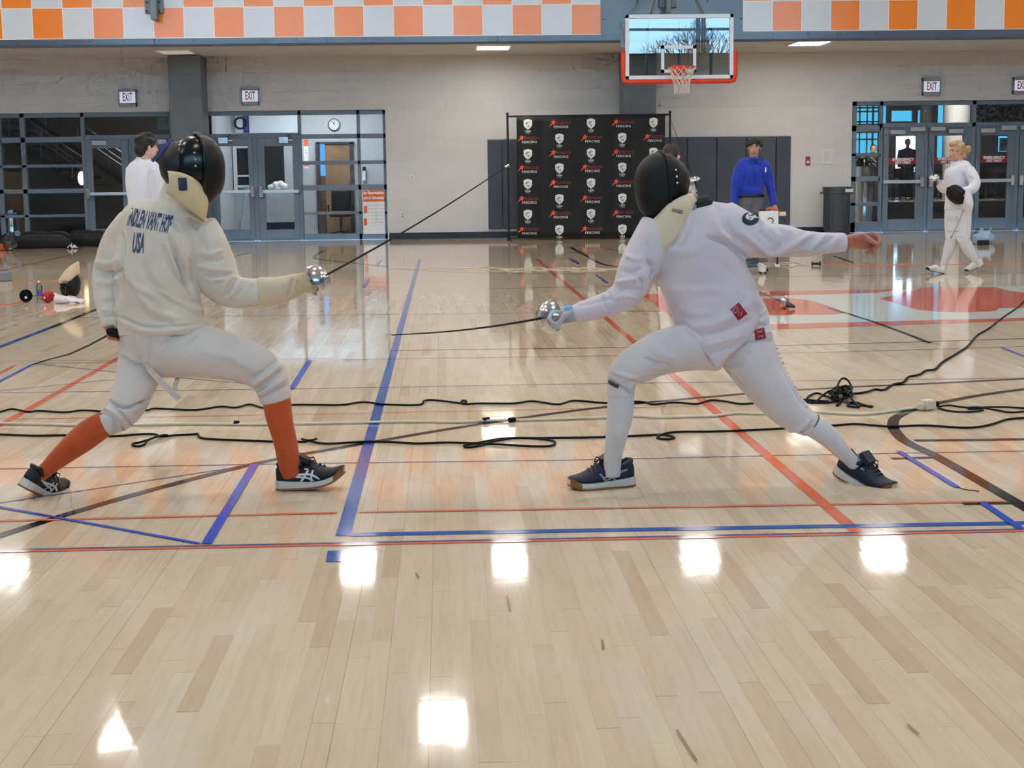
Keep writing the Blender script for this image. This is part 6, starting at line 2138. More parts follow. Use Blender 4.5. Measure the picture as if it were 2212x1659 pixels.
# the box he carries
YB3 = D3 - .22
bx = thing('scoring_box', 'white box with a dark ring, held by the man in blue', 'box', P(1662, 490, YB3))
b0, b1_, z0, z1 = pxr(1642, 456, 1682, 500, YB3)
MB().box((b0, YB3, z0), (b1_, YB3 + .14, z1)).build('body', WHT, bx, bevel=.012)
q = P(1664, 477, YB3 - .004)
MB().tube([q + V((math.cos(a) * .035, 0, math.sin(a) * .035)) for a in np.linspace(-.9, 2.6, 20)], .006, 6).build('ring', BLK, bx, 60)
MB().box(P(1684, 458, YB3 + .02), P(1695, 466, YB3 + .1)).build('side_grip', pm('cream_grip', (220, 206, 180), .5), bx, bevel=.006)
MB().tube([P(1652, 456, YB3 + .07), P(1658, 450, YB3 + .07), P(1672, 449, YB3 + .07), P(1681, 456, YB3 + .07)], .012, 8).build('handle', CORG, bx, 60)
MB().box(P(1643, 451, YB3 + .03), P(1652, 456, YB3 + .1)).build('switch_cap', BLK, bx, bevel=.004)
MB().tube([P(1693, 465, YB3 + .06), P(1698, 475, YB3 + .06), P(1700, 486, YB3 + .06), P(1697, 500, YB3 + .06)], .006, 6).build('dangling_wire', pm('wire_brown', (110, 80, 74), .6), bx, 60)

# the woman walking with mask and epee
D4 = 18.7
SH4 = [(2060, 372, .10, 14, 15), (2072, 368, 0, 22, 20), (2088, 371, -.08, 15, 16)]
TOR4 = [(2069, 351, 0, 14, 12), (2072, 361, 0, 27, 22), (2071, 380, 0, 33, 26), (2070, 402, 0, 29, 25), (2071, 425, 0, 29, 26), (2070, 448, 0, 30, 28), (2069, 456, 0, 30, 28)]
LA4 = [(2090, 368, -.12, 15, 15), (2101, 384, -.18, 14, 14), (2106, 398, -.22, 12, 13), (2098, 409, -.26, 11, 11), (2082, 413, -.28, 9, 9), (2072, 413, -.28, 8, 8)]
RA4 = [(2060, 370, .14, 13, 14), (2047, 392, .16, 11, 12), (2041, 408, .12, 10, 10), (2033, 404, .06, 9, 9), (2026, 396, .02, 8, 8)]
FL4 = [(2063, 452, .06, 22, 24), (2058, 480, .06, 18, 20), (2056, 505, .06, 14.5, 16), (2056, 516, .06, 13.5, 15)]
RL4 = [(2076, 452, -.06, 22, 24), (2080, 482, -.06, 18, 20), (2081, 510, -.06, 14.5, 16), (2082, 522, -.06, 13, 14)]
f4, u4 = (-1, -.12, -.06), (-.05, 0, 1)
HC4 = P(2066, 327, D4)
mb = MB()
for kk_ in (TOR4, LA4, RA4, FL4, RL4):
    mb.loft(scaled(kk_, .7), D4)
mb.loft([(2056, 512, .06, 11), (2050, 540, .06, 11), (2040, 565, .06, 7), (2036, 582, .06, 6)], D4)
mb.loft([(2082, 518, -.06, 11), (2092, 540, -.06, 10.5), (2106, 560, -.06, 7), (2114, 572, -.06, 6)], D4)
head(mb, HC4, f4, u4, .98)
hand(mb, P(2071, 413, D4 - .28), (-1, .2, -.2), (0, 1, 0), -1, .92, (.5, .5, .5, .5))
hand(mb, P(2026, 396, D4 + .02), (-.5, -.1, .8), (.5, 0, .6), 1, .92, (.9, .9, .95, 1.))
p4 = organic('person', mb, [SK_B, LIP, EYEW, EYED, HAIRY], voxel=.0062, smooth=1, matfn=lambda c: face_mats(c, HC4, f4, u4, .98))
rooted(p4, F(2065, 590))
tag(p4, 'blond woman in white fencing clothes walking left with a mask under her arm', 'person')
mb = MB()
for kk_ in (TOR4, LA4, RA4, SH4):
    mb.loft(kk_, D4, capk=.12)
mb.loft([(2068, 358, 0, 15, 13), (2066, 349, 0, 13, 12)], D4, capk=.1)
organic('jacket', mb, [FENW], p4, .01, 3, strokes=[((2078, 372, 2088, 392, 2090, 404), 3, -3), ((2092, 382, 2104, 388), 2.5, -2), ((2048, 420, 2068, 424, 2090, 420), 3, -1.5), ((2046, 440, 2070, 446), 2, -1.5)], D=D4)
mb = MB(); mb.loft([(2069, 446, 0, 28, 27), (2069, 466, 0, 27, 27)], D4); mb.loft(FL4, D4, capk=.08); mb.loft(RL4, D4, capk=.08)
organic('breeches', mb, [FENW], p4, .01, 3, strokes=[((2045, 500, 2056, 503, 2070, 500), 1.6, -2), ((2070, 512, 2082, 514, 2094, 508), 1.6, -2), ((2066, 470, 2070, 500), 2.5, -3)], D=D4)
organic('sock', MB().loft([(2056, 512, .06, 12.5, 13), (2052, 532, .06, 13, 14), (2045, 553, .06, 10, 11), (2038, 572, .06, 7, 8), (2036, 582, .06, 7, 8)], D4, capk=.1), [SOCKW], p4, .008, 2)
organic('sock', MB().loft([(2082, 518, -.06, 12.5, 13), (2090, 535, -.06, 13, 14), (2101, 553, -.06, 10, 11), (2111, 568, -.06, 7, 8), (2116, 576, -.06, 7, 8)], D4, capk=.1), [SOCKW], p4, .008, 2)
shoe(p4, 'shoe', sframe(F(2041, 592) + V((0, .05, .0)), (-.95, -.1, .22), (.2, 0, 1)), .245, CW, (), side=1, lace=False)
shoe(p4, 'shoe', sframe(F(2084, 588) + V((.225, -.02, .085)), (-.94, 0, -.34), (-.3, 0, 1)), .245, CW, (), side=1, lace=False)
f_, l_, u_ = ax3(f4, u4)
mb = MB()
mb.ell(HC4 + u_ * .05 - f_ * .025, (.093, .083, .085), (f_, l_, u_), 18); mb.ell(HC4 - f_ * .075 + u_ * .0, (.06, .07, .085), (f_, l_, u_), 14)
mb.ell(HC4 + f_ * .03 + u_ * .085, (.062, .066, .04), (f_, l_, u_), 14)
mb.ell(HC4 - f_ * .155 + u_ * .015, (.042, .045, .05), (f_, l_, u_), 14); mb.ell(HC4 - f_ * .115 + u_ * .0, (.04, .035, .04), (f_, l_, u_), 12)
mb.ell(HC4 - f_ * .09 - u_ * .07, (.04, .05, .035), (f_, l_, u_), 12)
organic('hair', mb, [HAIRY], p4, .007, 2)
MB().tube([HC4 + f_ * a + l_ * b + u_ * .012 for a, b in ((-.01, -.081), (.05, -.077), (.09, -.055), (.1, -.012), (.1, .012), (.09, .055), (.05, .077), (-.01, .081))], .0025, 6).build('spectacles', pm('spectacle_rim', (120, 84, 70), .4), p4, 60)
# mask under her arm
MC4 = P(2066, 419, D4 - .33)
m4 = thing('fencing_mask', 'black fencing mask with white bib held under the woman arm', 'fencing mask', MC4, 'fencing masks not being worn')
mask(m4, 'm', MC4, (-.6, -.12, -.8), (-.75, -.2, .62), MESHB, MASKM, FENW, .98)
epee('epee carried by the woman, silver guard held in front of her', P(2017, 379, D4 - .03), P(2017, 379, D4 - .03) + V((-.22, -.30, .78)), 'epees in use', guard_m=SILVER, r=.004)
cw_ = MB().tube([P(2088, 443, D4 - .3), P(2080, 458, D4 - .32), P(2070, 482, D4 - .3), P(2056, 510, D4 - .22)], .004, 6)
cw_.ell(P(2055, 512, D4 - .22), (.012, .012, .016), n=8)
tag(cw_.build('body_wire', pm('wire_grey', (126, 128, 134), .5), None, 60), 'thin grey wire hanging from the mask down to the woman knee', 'wire')

# the man in the white jacket behind the left fencer
D5 = 15.0
f5, u5 = (.85, .5, -.05), (0, 0, 1)
HC5 = P(318, 318, D5)
SH5 = [(290, 367, .02, 16, 17), (308, 361, 0, 19, 18), (336, 369, -.04, 16, 17)]
TOR5 = [(308, 344, 0, 17, 15), (309, 354, 0, 31, 22), (311, 375, 0, 37, 27), (312, 405, 0, 37, 27), (313, 440, 0, 36, 27), (313, 450, 0, 36, 27)]
RA5 = [(338, 366, -.05, 15, 16), (344, 395, -.06, 14, 14), (346, 425, -.04, 12, 12), (348, 455, .0, 10, 10)]
LA5 = [(287, 364, .02, 15, 16), (284, 395, .03, 13, 14), (287, 425, .02, 12, 12), (292, 455, .02, 10, 10)]
LG5 = [(298, 455, 0, 19, 21), (292, 520, 0, 17, 18), (282, 590, -.02, 14, 15), (274, 650, -.03, 12, 12)]
RG5 = [(328, 455, 0, 19, 21), (330, 520, 0, 17, 18), (330, 590, 0, 14, 15), (330, 650, 0, 12, 12)]
mb = MB()
for kk_ in (TOR5, RA5, LA5, LG5, RG5):
    mb.loft(scaled(kk_, .7), D5)
head(mb, HC5, f5, u5, 1.0)
hand(mb, P(349, 460, D5), (0, 0, -1), (-1, 0, 0), 1, 1., (.4,) * 4)
hand(mb, P(293, 460, D5 + .02), (0, 0, -1), (1, 0, 0), 1, 1., (.4,) * 4)
p5 = organic('person', mb, [SK_D, LIP, EYEW, EYED, HAIRB], voxel=.0062, smooth=1, matfn=lambda c: face_mats(c, HC5, f5, u5))
rooted(p5, F(300, 668))
tag(p5, 'dark haired man in a white jacket standing beyond the left fencer head', 'person')
mb = MB()
for kk_ in (TOR5, RA5, LA5, SH5):
    mb.loft(kk_, D5, capk=.12)
mb.loft([(308, 350, 0, 16, 15), (309, 338, 0, 13, 14)], D5, capk=.1)
organic('jacket', mb, [FENW], p5, .01, 3, strokes=[((323, 370, 322, 400, 326, 440), 3, -3), ((300, 380, 305, 410, 300, 440), 4, 1.5)], D=D5)
mb = MB(); mb.loft([(313, 446, 0, 33, 25), (313, 468, 0, 33, 25)], D5); mb.loft(LG5, D5, capk=.1); mb.loft(RG5, D5, capk=.1)
organic('trousers', mb, [GREYP], p5, .01, 3)
for x_ in (274, 330):
    shoe(p5, 'shoe', sframe(F(x_ - 8, 668), (.8, .5, 0), (0, 0, 1)), .27, CW, (), lace=False)
f_, l_, u_ = ax3(f5, u5)
mb = MB()
rr5 = random.Random(4)
mb.ell(HC5 - f_ * .02 + u_ * .045, (.1, .09, .088), (f_, l_, u_), 18); mb.ell(HC5 - f_ * .07 - u_ * .03, (.06, .078, .075), (f_, l_, u_), 14)
for i in range(26):
    a, e_ = rr5.uniform(0, 2 * PI), rr5.uniform(0, 1.3)
    d = f_ * math.cos(a) * math.cos(e_) + l_ * math.sin(a) * math.cos(e_) + u_ * math.sin(e_)
    if d.dot(f_) > .75 and e_ < .6: continue
    mb.ell(HC5 - f_ * .02 + u_ * .045 + d * .088, (.026, .026, .024), n=8)
organic('hair', mb, [HAIRB], p5, .007, 1)

# the person half hidden behind the lunging fencer
D6 = 17.15
f6, u6 = (.9, .42, -.05), (0, 0, 1)
HC6 = P(1452, 335, D6)
SH6 = [(1437, 380, .04, 12, 12), (1453, 376, 0, 15, 15), (1472, 380, -.06, 12, 12)]
TOR6 = [(1452, 362, 0, 14, 13), (1452, 371, 0, 27, 19), (1453, 390, 0, 30, 22), (1454, 420, 0, 27, 22), (1454, 450, 0, 28, 23), (1454, 462, 0, 28, 23)]
RA6 = [(1474, 378, -.08, 12, 12), (1486, 402, -.12, 11, 11), (1492, 424, -.14, 9.5, 10), (1495, 414, -.18, 8.5, 9), (1497, 403, -.2, 8, 8)]
LA6 = [(1434, 378, .05, 12, 12), (1432, 405, .06, 11, 11), (1436, 440, .05, 9, 9)]
LG6 = [(1446, 462, 0, 16, 17), (1440, 520, 0, 13, 14), (1434, 570, 0, 10, 11), (1429, 604, 0, 8, 8)]
RG6 = [(1464, 462, 0, 16, 17), (1470, 520, 0, 13, 14), (1474, 570, 0, 10, 11), (1474, 604, 0, 8, 8)]
mb = MB()
for kk_ in (TOR6, RA6, LA6, LG6, RG6):
    mb.loft(scaled(kk_, .7), D6)
head(mb, HC6, f6, u6, .97)
hand(mb, P(1496, 404, D6 - .2), (0, -.1, 1), (.4, .9, 0), 1, .92, (.9, .95, 1., 1.), fist=.5)
hand(mb, P(1437, 443, D6 + .05), (0, 0, -1), (1, 0, 0), 1, .92, (.4,) * 4)
p6 = organic('person', mb, [SK_D, LIP, EYEW, EYED, HAIRN], voxel=.0065, smooth=1, matfn=lambda c: face_mats(c, HC6, f6, u6, .97))
rooted(p6, F(1454, 616))
tag(p6, 'brown haired person in white mostly hidden behind the lunging fencer, sword held upright', 'person')
mb = MB()
for kk_ in (TOR6, RA6, LA6, SH6):
    mb.loft(kk_, D6, capk=.12)
organic('jacket', mb, [FENW], p6, .01, 3)
mb = MB(); mb.loft([(1454, 458, 0, 27, 22), (1454, 474, 0, 26, 22)], D6)
mb.loft(LG6[:3], D6, capk=.1); mb.loft(RG6[:3], D6, capk=.1)
organic('breeches', mb, [FENW], p6, .01, 3)
for kk_ in (LG6, RG6):
    organic('sock', MB().loft([(kk_[2][0], 560, 0, 10.5, 11), (kk_[3][0], 608, 0, 8.5, 9)], D6, capk=.1), [SOCKW], p6, .008, 2)
mb = MB(); hand(mb, P(1496, 408, D6 - .2), (.05, -.1, 1), (.4, .9, 0), 1, 1.05, (.9, .95, 1., 1.), fist=.5); mb.loft([(1493, 424, -.16, 8.5), (1497, 404, -.2, 8.5)], D6)
mb.loft([(1505, 404, -.2, 2.4), (1507, 413, -.2, 2.4)], D6)
organic('glove', mb, [GLOVEG], p6, .006, 2)
for x_ in (1424, 1472):
    shoe(p6, 'shoe', sframe(F(x_, 617), (.85, .45, 0), (0, 0, 1)), .25, CW, (), lace=False)
f_, l_, u_ = ax3(f6, u6)
mb = MB()
mb.ell(HC6 - f_ * .018 + u_ * .045, (.098, .088, .088), (f_, l_, u_), 18); mb.ell(HC6 - f_ * .06 - u_ * .03, (.07, .082, .09), (f_, l_, u_), 14)
mb.ell(HC6 - f_ * .02 - u_ * .01 - l_ * .07, (.045, .03, .06), (f_, l_, u_), 12)
organic('hair', mb, [HAIRN], p6, .007, 2)
epee('epee held upright by the half hidden person, before the wall pads', P(1498, 384, D6 - .22), P(1450, 262, D6 - .12), bend=.004)

# people in the lobby
def lobby_person(px, top, D, name_label, seated=False, cloth=(70, 72, 84), hairm=None, f=(-.3, -1, 0), z0=None):
    k = sx(D)
    base = P(px, top, D)
    H_ = 1.72
    zf = base.z - H_ if z0 is None else z0
    c = V((base.x, D, base.z - .11))
    mb = MB()
    def L3(pts):
        rs = []
        for x, y, z, w_, d in pts:
            rs.append([V((base.x + x + w_ * math.cos(q), D + y + d * math.sin(q), z + 0)) for q in (2 * PI * j / 16 for j in range(16))])
        mb.rings(rs)
    zb = base.z
    tor = [(0, 0, zb - .25, .07, .06), (0, 0, zb - .3, .19, .1), (0, 0, zb - .45, .2, .12), (0, 0, zb - .65, .17, .11), (0, 0, zb - .82, .18, .12)]
    arm = [[(s_ * .2, 0, zb - .3, .06, .06), (s_ * .25, -.0, zb - .55, .05, .05), (s_ * .25, -.04, zb - .8, .04, .04)] for s_ in (-1, 1)]
    if seated:
        legs = [[(s_ * .1, 0, zb - .8, .09, .09), (s_ * .1, -.2, zb - .86, .08, .07), (s_ * .1, -.4, zb - .9, .07, .07), (s_ * .1, -.42, zf + .05, .05, .05)] for s_ in (-1, 1)]
    else:
        legs = [[(s_ * .09, 0, zb - .8, .1, .1), (s_ * .1, 0, zb - 1.2, .07, .08), (s_ * .1, 0, zf + .03, .05, .06)] for s_ in (-1, 1)]
    for q_ in [tor] + arm + legs:
        L3(q_)
    head(mb, c, f, (0, 0, 1), 1.)
    for s_ in (-1, 1):
        hand(mb, V((base.x + s_ * .25, D - .04, zb - .82)), (0, -.1, -1), (-s_, 0, 0), s_, 1., (.4,) * 4)
    p = organic('person', mb, [SK_C, LIP, EYEW, EYED, HAIRB], voxel=.011, smooth=1, matfn=lambda q: face_mats(q, c, f, (0, 0, 1)))
    rooted(p, (base.x, D, zf)); tag(p, name_label, 'person')
    mb = MB()
    def L4(pts, g):
        mb.rings([[V((base.x + x + (w_ + g) * math.cos(q), D + y + (d + g) * math.sin(q), z)) for q in (2 * PI * j / 16 for j in range(16))] for x, y, z, w_, d in pts])
    for q_ in [tor] + arm:
        L4(q_, .016)
    organic('jacket', mb, [fabric('lobby_cloth_%d' % cloth[0], cloth)], p, .016, 2)
    mb = MB()
    for q_ in legs:
        L4(q_, .014)
    organic('trousers', mb, [fabric('lobby_trousers', (44, 46, 56))], p, .016, 2)
    mb = MB(); fa_, la_, ua_ = ax3(f, (0, 0, 1))
    mb.ell(c + ua_ * .05 - fa_ * .03, (.1, .088, .085), (fa_, la_, ua_), 14)
    organic('hair', mb, [hairm or HAIRB], p, .012, 2)
    return p


lobby_person(1961, 301, 44.5, 'dark figure standing in the bright doorway beyond the emergency doors', z0=pz + .02)
lobby_person(1887, 314, 38.2, 'person sitting low behind the sidelight left of the emergency doors', True, (60, 40, 46), z0=.0)

# ------------------------------------------------------------------ gear on the floor
q = F(158, 648)
YM = q.y
mk = thing('fencing_mask', 'black fencing mask lying bib up on the far floor, left side', 'fencing mask', (q.x, YM, 0), 'fencing masks not being worn')
mask(mk, 'm', V((P(151, 618, YM).x, YM, .149)), (.95, .1, -.1), (-.08, .05, -1), MESHA, MASKB, BIBC, 1.02)
MB().box(P(134, 607, YM - .125), P(147, 612, YM - .118)).build('bib_label', pm('label_grey', (110, 112, 110), .6), mk)


def guard_item(px, py, mat, label, back):
    q = F(px, py)
    t = thing('epee', label, 'sword', (q.x, q.y, 0), 'swords lying on the floor')
    d = V((.25, -1, .1)).normalized()
    c = V((q.x, q.y, .067))
    MB().lathe([(.005, .02), (.03, .014), (.05, .0), (.062, -.018), (.0665, -.04), (.064, -.04), (.05, -.004), (.005, .014)] if not back else [(.0665, .04), (.062, .018), (.05, 0), (.03, -.014), (.005, -.02), (.005, -.016), (.03, -.01), (.048, .003), (.06, .02), (.064, .04)], c, d, 28).build('guard', mat, t, 60)
    e = c + V((.1, .85, -.06))
    MB().tube([c, c.lerp(e, .5), e], [.005, .004, .003], 6).build('blade', BLADE, t, 60)
    if back:
        MB().tube([c, c + d * .1 - V((0, 0, .02))], [.012, .014], 8).build('grip', STEEL, t, 60)
    return t


guard_item(57, 653, BLK, 'sword with a black cup guard on the far floor', True)
rg = guard_item(104, 654, pm('guard_red', (170, 20, 36), .3, var=.08), 'sword with a red cup guard on the far floor beside the bottle', False)
MB().ell(V(rg.location) + V((-.03, -.022, .055)), (.012, .006, .014), n=8).build('emblem', PLATE, rg, 60)
# bottle
q = F(86, 646)
bo = thing('water_bottle', 'clear water bottle with a blue label standing between the two sword guards', 'bottle', q)
CLR = glass_mat('clear_plastic', (.86, .9, .94), 1.6, 1.45, .03)
MB().lathe([(0, 0), (.029, .0), (.032, .02), (.031, .1), (.032, .13), (.024, .155), (.013, .17), (.013, .182)], q, n=20).build('body', CLR, bo, 60)
MB().lathe([(.0325, .035), (.0328, .04), (.0328, .088), (.0325, .092)], q, n=20).build('label', pm('label_blue', (44, 66, 170), .4, rgb2=(90, 110, 200)), bo, 60)
MB().lathe([(.0145, .178), (.0145, .196), (0, .198)], q, n=16).build('cap', PLATE, bo, 60)
# pair of white gloves by the mask
for n_, (a, b, d, lb) in enumerate(((122, 650, (.9, -.25, .04), 'white glove lying between the red guard and the mask'), (140, 656, (1, -.1, .02), 'white glove lying in front of the mask, fingers to the right'))):
    q = F(a, b)
    m = MB(); hand(m, q + V((.03, 0, .034)), d, (0, .2, -1), 1, 1.15, (.12, .16, .2, .24), spread=.2)
    m.tube([q + V((-.1, .04, .04)), q + V((-.02, .01, .042)), q + V((.04, 0, .036))], [.045, .042, .034], 12)
    tag(organic('fencing_glove', m, [fabric('glove_pink_white', (226, 214, 216), (214, 200, 204))], voxel=.006, smooth=2), lb, 'glove', 'fencing gloves on the floor')


def bag(name, x0, x1, ytop, ybot, D, label, mat, depth=.2, taper=.8):
    X0, X1 = P(x0, ybot, D).x, P(x1, ybot, D).x
    h = P((x0 + x1) / 2, ytop, D).z
    m = MB()
    rs = []
    for t in np.linspace(0, 1, 14):
        w_ = (1 - (abs(2 * t - 1)) ** 6 * (1 - taper))
        hh = h * w_ * (1 + .04 * math.sin(t * 17))
        x = X0 + (X1 - X0) * t
        r = []
        for j in range(18):
            a = 2 * PI * j / 18
            cy, sz = math.cos(a), math.sin(a)
            r.append(V((x, D + depth * w_ * math.copysign(abs(cy) ** .6, cy), max(.004, hh / 2 + hh / 2 * math.copysign(abs(sz) ** .6, sz)))))
        rs.append(r)
    m.rings(rs)
    t_ = thing(name, label, 'bag', ((X0 + X1) / 2, D, 0))
    b = m.build('body', mat, t_, 60)
    zz = h * .72
    MB().tube([(X0 + .1, D - depth * .97, zz), ((X0 + X1) / 2, D - depth * 1.0, zz), (X1 - .1, D - depth * .97, zz)], .008, 6).build('zip', DARK, t_, 60)
    MB().tube([(X0 + .3, D - depth * .9, h * .9), (X0 + .35, D - depth * 1.15, h * .55), ((X0 + X1) / 2, D - depth * 1.2, h * .5), (X1 - .35, D - depth * 1.15, h * .55), (X1 - .3, D - depth * .9, h * .9)], .012, 6, flat=.5).build('carry_strap', DARK, t_, 60)
    return t_, h


BAGM = pm('bag_black', (24, 26, 32), .55, var=.2, scale=12, bump=.4, bscale=20)
tb, hb_ = bag('equipment_bag', 6, 156, 500, 535, 30.0, 'long black equipment bag on the floor against the far left glass', BAGM, .25, .75)
q = P(38, 504, 30.0 - .26)
MB().lathe([(0, 0), (.055, 0), (.055, .01), (0, .01)], q, (0, -1, 0), 20).build('round_badge', pm('badge_pale', (170, 186, 206), .5, rgb2=(110, 124, 150)), tb, 40)
bag('equipment_bag', 153, 232, 497, 529, 30.6, 'black equipment bag just left of the left fencer shoulder', pm('bag_deep', (13, 13, 15), .6, var=.2), .22, .8)
m = MB()
c = P(156, 531, 29.5)
for i in range(7):
    a = i * .9
    m.tube([c + V((0, 0, -c.z + .01)), c + V((.05 * math.cos(a), .02, -c.z + .05 + .03 * (i % 3))), c + V((.1 * math.cos(a), .03 * math.sin(a), -c.z + .02 + .03 * (i % 2)))], .012, 6, flat=.4)
tag(m.build('crumpled_tag', WHT, None, 60), 'crumpled white tag on the floor between the two black bags', 'tag')
q = F(23, 541)
m = MB(); rp = random.Random(8)
for i in range(5):
    m.ell(V((q.x + rp.uniform(-.05, .05), q.y, .1 + i * .035)), (.12 - i * .02, .1 - i * .015, .1), n=12)
m.tube([(q.x, q.y, .26), (q.x + .05, q.y, .34)], [.03, .055], 8)
tag(organic('plastic_bag', m, [glass_mat('film', (.72, .74, .78), 1.8, 1.5, .12)], voxel=.018, smooth=1), 'clear plastic bag in front of the long black bag', 'bag')
q = F(8, 541)
m = MB()
for i in range(8):
    m.ell(V((q.x + rp.uniform(-.14, .1), q.y + rp.uniform(-.04, .04), rp.uniform(.04, .11))), (rp.uniform(.04, .08), .05, .04), n=10)
tag(organic('orange_cloth', m, [fabric('cloth_orange', (218, 92, 52), (170, 60, 34))], voxel=.014, smooth=1), 'crumpled orange cloth on the floor at the left edge', 'cloth')
# pale blue carrier bag with a black box
q = F(2124, 527)
m = MB()
for x_, z_, r_ in ((-.1, .09, .1), (.03, .1, .12), (.12, .1, .09), (.0, .15, .09), (.06, .17, .07)):
    m.ell(V((q.x + x_, q.y, z_)), (r_, r_ * .9, r_ * .95), n=14)
for x_ in (-.06, .1):
    m.tube([(q.x + x_, q.y, .2), (q.x + x_ + .01, q.y, .25), (q.x + x_ + .03, q.y - .02, .27)], [.03, .018, .03], 8)
tag(organic('carrier_bag', m, [pm('film_blue', (156, 182, 214), .35, var=.12, scale=14, bump=.5, bscale=24)], voxel=.014, smooth=1), 'pale blue plastic carrier bag on the floor by the emergency doors', 'bag')
q = F(2119, 529)
tag(MB().box((q.x - .09, q.y - .16, 0), (q.x + .09, q.y - .06, .085)).build('black_box', BLK, bevel=.008), 'small black box standing in front of the pale blue bag', 'box')
# items behind the lunging fencer
q0, q1 = F(1606, 577), F(1656, 577)
ec = thing('equipment_case', 'blue grey case on the floor partly behind the lunging fencer', 'case', ((q0.x + q1.x) / 2, q0.y, 0))
EC = pm('case_bluegrey', (96, 112, 128), .5, var=.08)
MB().box((q0.x, q0.y, 0), (q1.x, q0.y + .3, .15)).build('body', EC, ec, bevel=.012)
MB().box((q0.x - .005, q0.y - .006, .085), (q1.x + .005, q0.y + .306, .1)).build('lid_seam', DARK, ec)
MB().tube([((q0.x + q1.x) / 2 - .05, q0.y - .005, .06), ((q0.x + q1.x) / 2 - .05, q0.y - .03, .06), ((q0.x + q1.x) / 2 + .05, q0.y - .03, .06), ((q0.x + q1.x) / 2 + .05, q0.y - .005, .06)], .007, 6).build('handle', DARK, ec, 60)
q = F(1679, 574)
ps_ = thing('stand_post', 'short black post standing among the pale cables', 'post', q)
MB().cyl((q.x, q.y, 0), (q.x, q.y, .15), .013).build('post', BLK, ps_, 60)
MB().lathe([(0, .02), (.03, .018), (.035, 0), (0, 0)], q, n=16).build('foot', PLATE, ps_, 60)
q = F(1763, 574)
rl = thing('cable_reel', 'small black cable reel on the far floor', 'reel', q)
MB().cyl((q.x - .05, q.y, .03), (q.x + .05, q.y, .03), .016).build('core', BLK, rl, 60)
for s_ in (-1, 1):
    MB().cyl((q.x + s_ * .045, q.y, .03), (q.x + s_ * .06, q.y, .03), .03, n=20).build('flange', BLK, rl, 60)
# sword lying on the painted letters
q = F(1688, 668)
g = V((q.x, q.y, .067))
le = thing('epee', 'sword lying on the painted letters behind the lunging fencer', 'sword', (q.x, q.y, 0), 'swords lying on the floor')
MB().lathe([(.005, .02), (.03, .014), (.05, 0), (.062, -.018), (.0665, -.04), (.064, -.04), (.05, -.004), (.005, .014)], g, (-1, .2, .05), 24).build('guard', SILVER, le, 60)
m = MB(); m.tube([g + V((.0, 0, -.01)), g + V((.05, -.01, -.02)), g + V((.12, -.03, -.045))], [.026, .03, .012], 12)
m.build('grip', pm('grip_slate', (62, 62, 74), .5), le, 60)
e = F(1652, 640); e.z = .02
MB().tube([g, g.lerp(V((e.x, e.y + .5, .02)), .5) + V((0, 0, .01)), V((e.x, e.y + .5, .02))], [.005, .004, .003], 6).build('blade', BLADE, le, 60)
MB().tube([V((F(1655, 632).x + math.cos(a) * .035, F(1655, 632).y + math.sin(a) * .12, .008)) for a in (2 * PI * i / 16 for i in range(16))], .006, 6, closed=True).build('wire_loop', CWHT, le, 60)

# ------------------------------------------------------------------ light, sky, camera
wd = bpy.data.worlds.new('World'); sc.world = wd
wd.use_nodes = True
nt = wd.node_tree; nt.nodes.clear()
o_ = nt.nodes.new('ShaderNodeOutputWorld'); bg = nt.nodes.new('ShaderNodeBackground')
tc = nt.nodes.new('ShaderNodeTexCoord'); nz = nt.nodes.new('ShaderNodeTexNoise'); nz.inputs['Scale'].default_value = 2.2; nz.inputs['Detail'].default_value = 4
mx = nt.nodes.new('ShaderNodeMix'); mx.data_type = 'RGBA'
mx.inputs[6].default_value = (*lin((116, 184, 236)), 1); mx.inputs[7].default_value = (*lin((204, 227, 246)), 1)
nt.links.new(tc.outputs['Generated'], nz.inputs['Vector']); nt.links.new(nz.outputs['Fac'], mx.inputs[0])
nt.links.new(mx.outputs[2], bg.inputs[0]); nt.links.new(bg.outputs[0], o_.inputs[0])
bg.inputs[1].default_value = 6.5


def portal(name, loc, rot, sx_, sy_):
    l = bpy.data.lights.new(name, 'AREA'); l.shape = 'RECTANGLE'; l.size = sx_; l.size_y = sy_
    l.cycles.is_portal = True
    o = bpy.data.objects.new(name, l); COL.objects.link(o); o.location = loc; o.rotation_euler = rot
    return o


portal('sky_portal', (1, YBACK - .32, (wz0 + wz1) / 2), (PI / 2, 0, 0), 32, wz1 - wz0)
portal('sky_portal', (LXp(2015), LY1 + .3, 1.9), (-PI / 2, 0, 0), 6.5, 3.4)
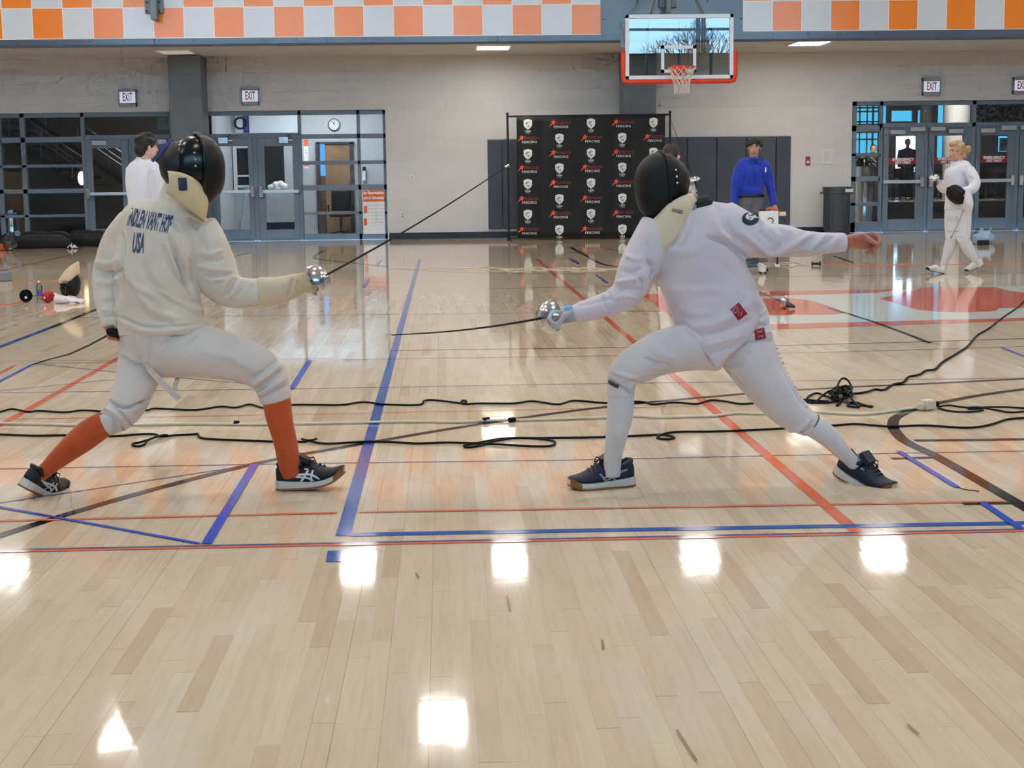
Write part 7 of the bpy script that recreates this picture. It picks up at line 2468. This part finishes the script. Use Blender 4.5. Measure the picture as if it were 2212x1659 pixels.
# bare trees outside the high windows
rt_ = random.Random(2)
BARK = pm('bark', (86, 74, 66), .9, var=.2)
for tx, lb in ((-9, 'bare winter tree outside the high windows, first'), (-2.5, 'bare winter tree outside the high windows, second'), (5, 'bare winter tree outside the high windows, third'), (12, 'bare winter tree outside the high windows, fourth')):
    m = MB()
    def grow(p, d, r, n):
        e = p + d * rt_.uniform(.9, 1.5) * (r / .1) ** .45
        m.tube([p, p.lerp(e, .5) + V((rt_.uniform(-.1, .1), 0, .02)), e], [r, r * .85, r * .7], 5)
        if n:
            for _ in range(3 if n > 2 else 2):
                grow(e, (d + V((rt_.uniform(-.8, .8), rt_.uniform(-.5, .5), rt_.uniform(-.1, .6)))).normalized(), r * .62, n - 1)
    grow(V((tx, YBACK - 7, 0)), V((0, 0, 1)), .22, 0)
    grow(V((tx, YBACK - 7, 1.9)), V((0, 0, 1)), .2, 6)
    tag(m.build('bare_tree', BARK), 'bare winter tree outside the high windows', 'tree', 'bare trees outside the high windows')

cam = bpy.data.cameras.new('Camera'); co_ = bpy.data.objects.new('Camera', cam); COL.objects.link(co_)
cam.sensor_width = 36; cam.lens = FPX / 2212 * 36; cam.clip_end = 300; cam.clip_start = .05
co_.matrix_world = Matrix(((_Xc.x, _Xc.y, _Xc.z, 0), (_Yc.x, _Yc.y, _Yc.z, 0), (_Zc.x, _Zc.y, _Zc.z, HC), (0, 0, 0, 1)))
sc.camera = co_
sc.view_settings.view_transform = 'Standard'; sc.view_settings.look = 'None'; sc.view_settings.gamma = 1
sc.view_settings.use_curve_mapping = False
sc.view_settings.exposure = 1.15
sc.cycles.max_bounces = 5; sc.cycles.diffuse_bounces = 3; sc.cycles.glossy_bounces = 3; sc.cycles.transparent_max_bounces = 8
sc.cycles.sample_clamp_indirect = 6
sc.cycles.caustics_reflective = False; sc.cycles.caustics_refractive = False
sc.cycles.use_denoising = True
sc.cycles.use_adaptive_sampling = True; sc.cycles.adaptive_threshold = .08; sc.cycles.adaptive_min_samples = 12
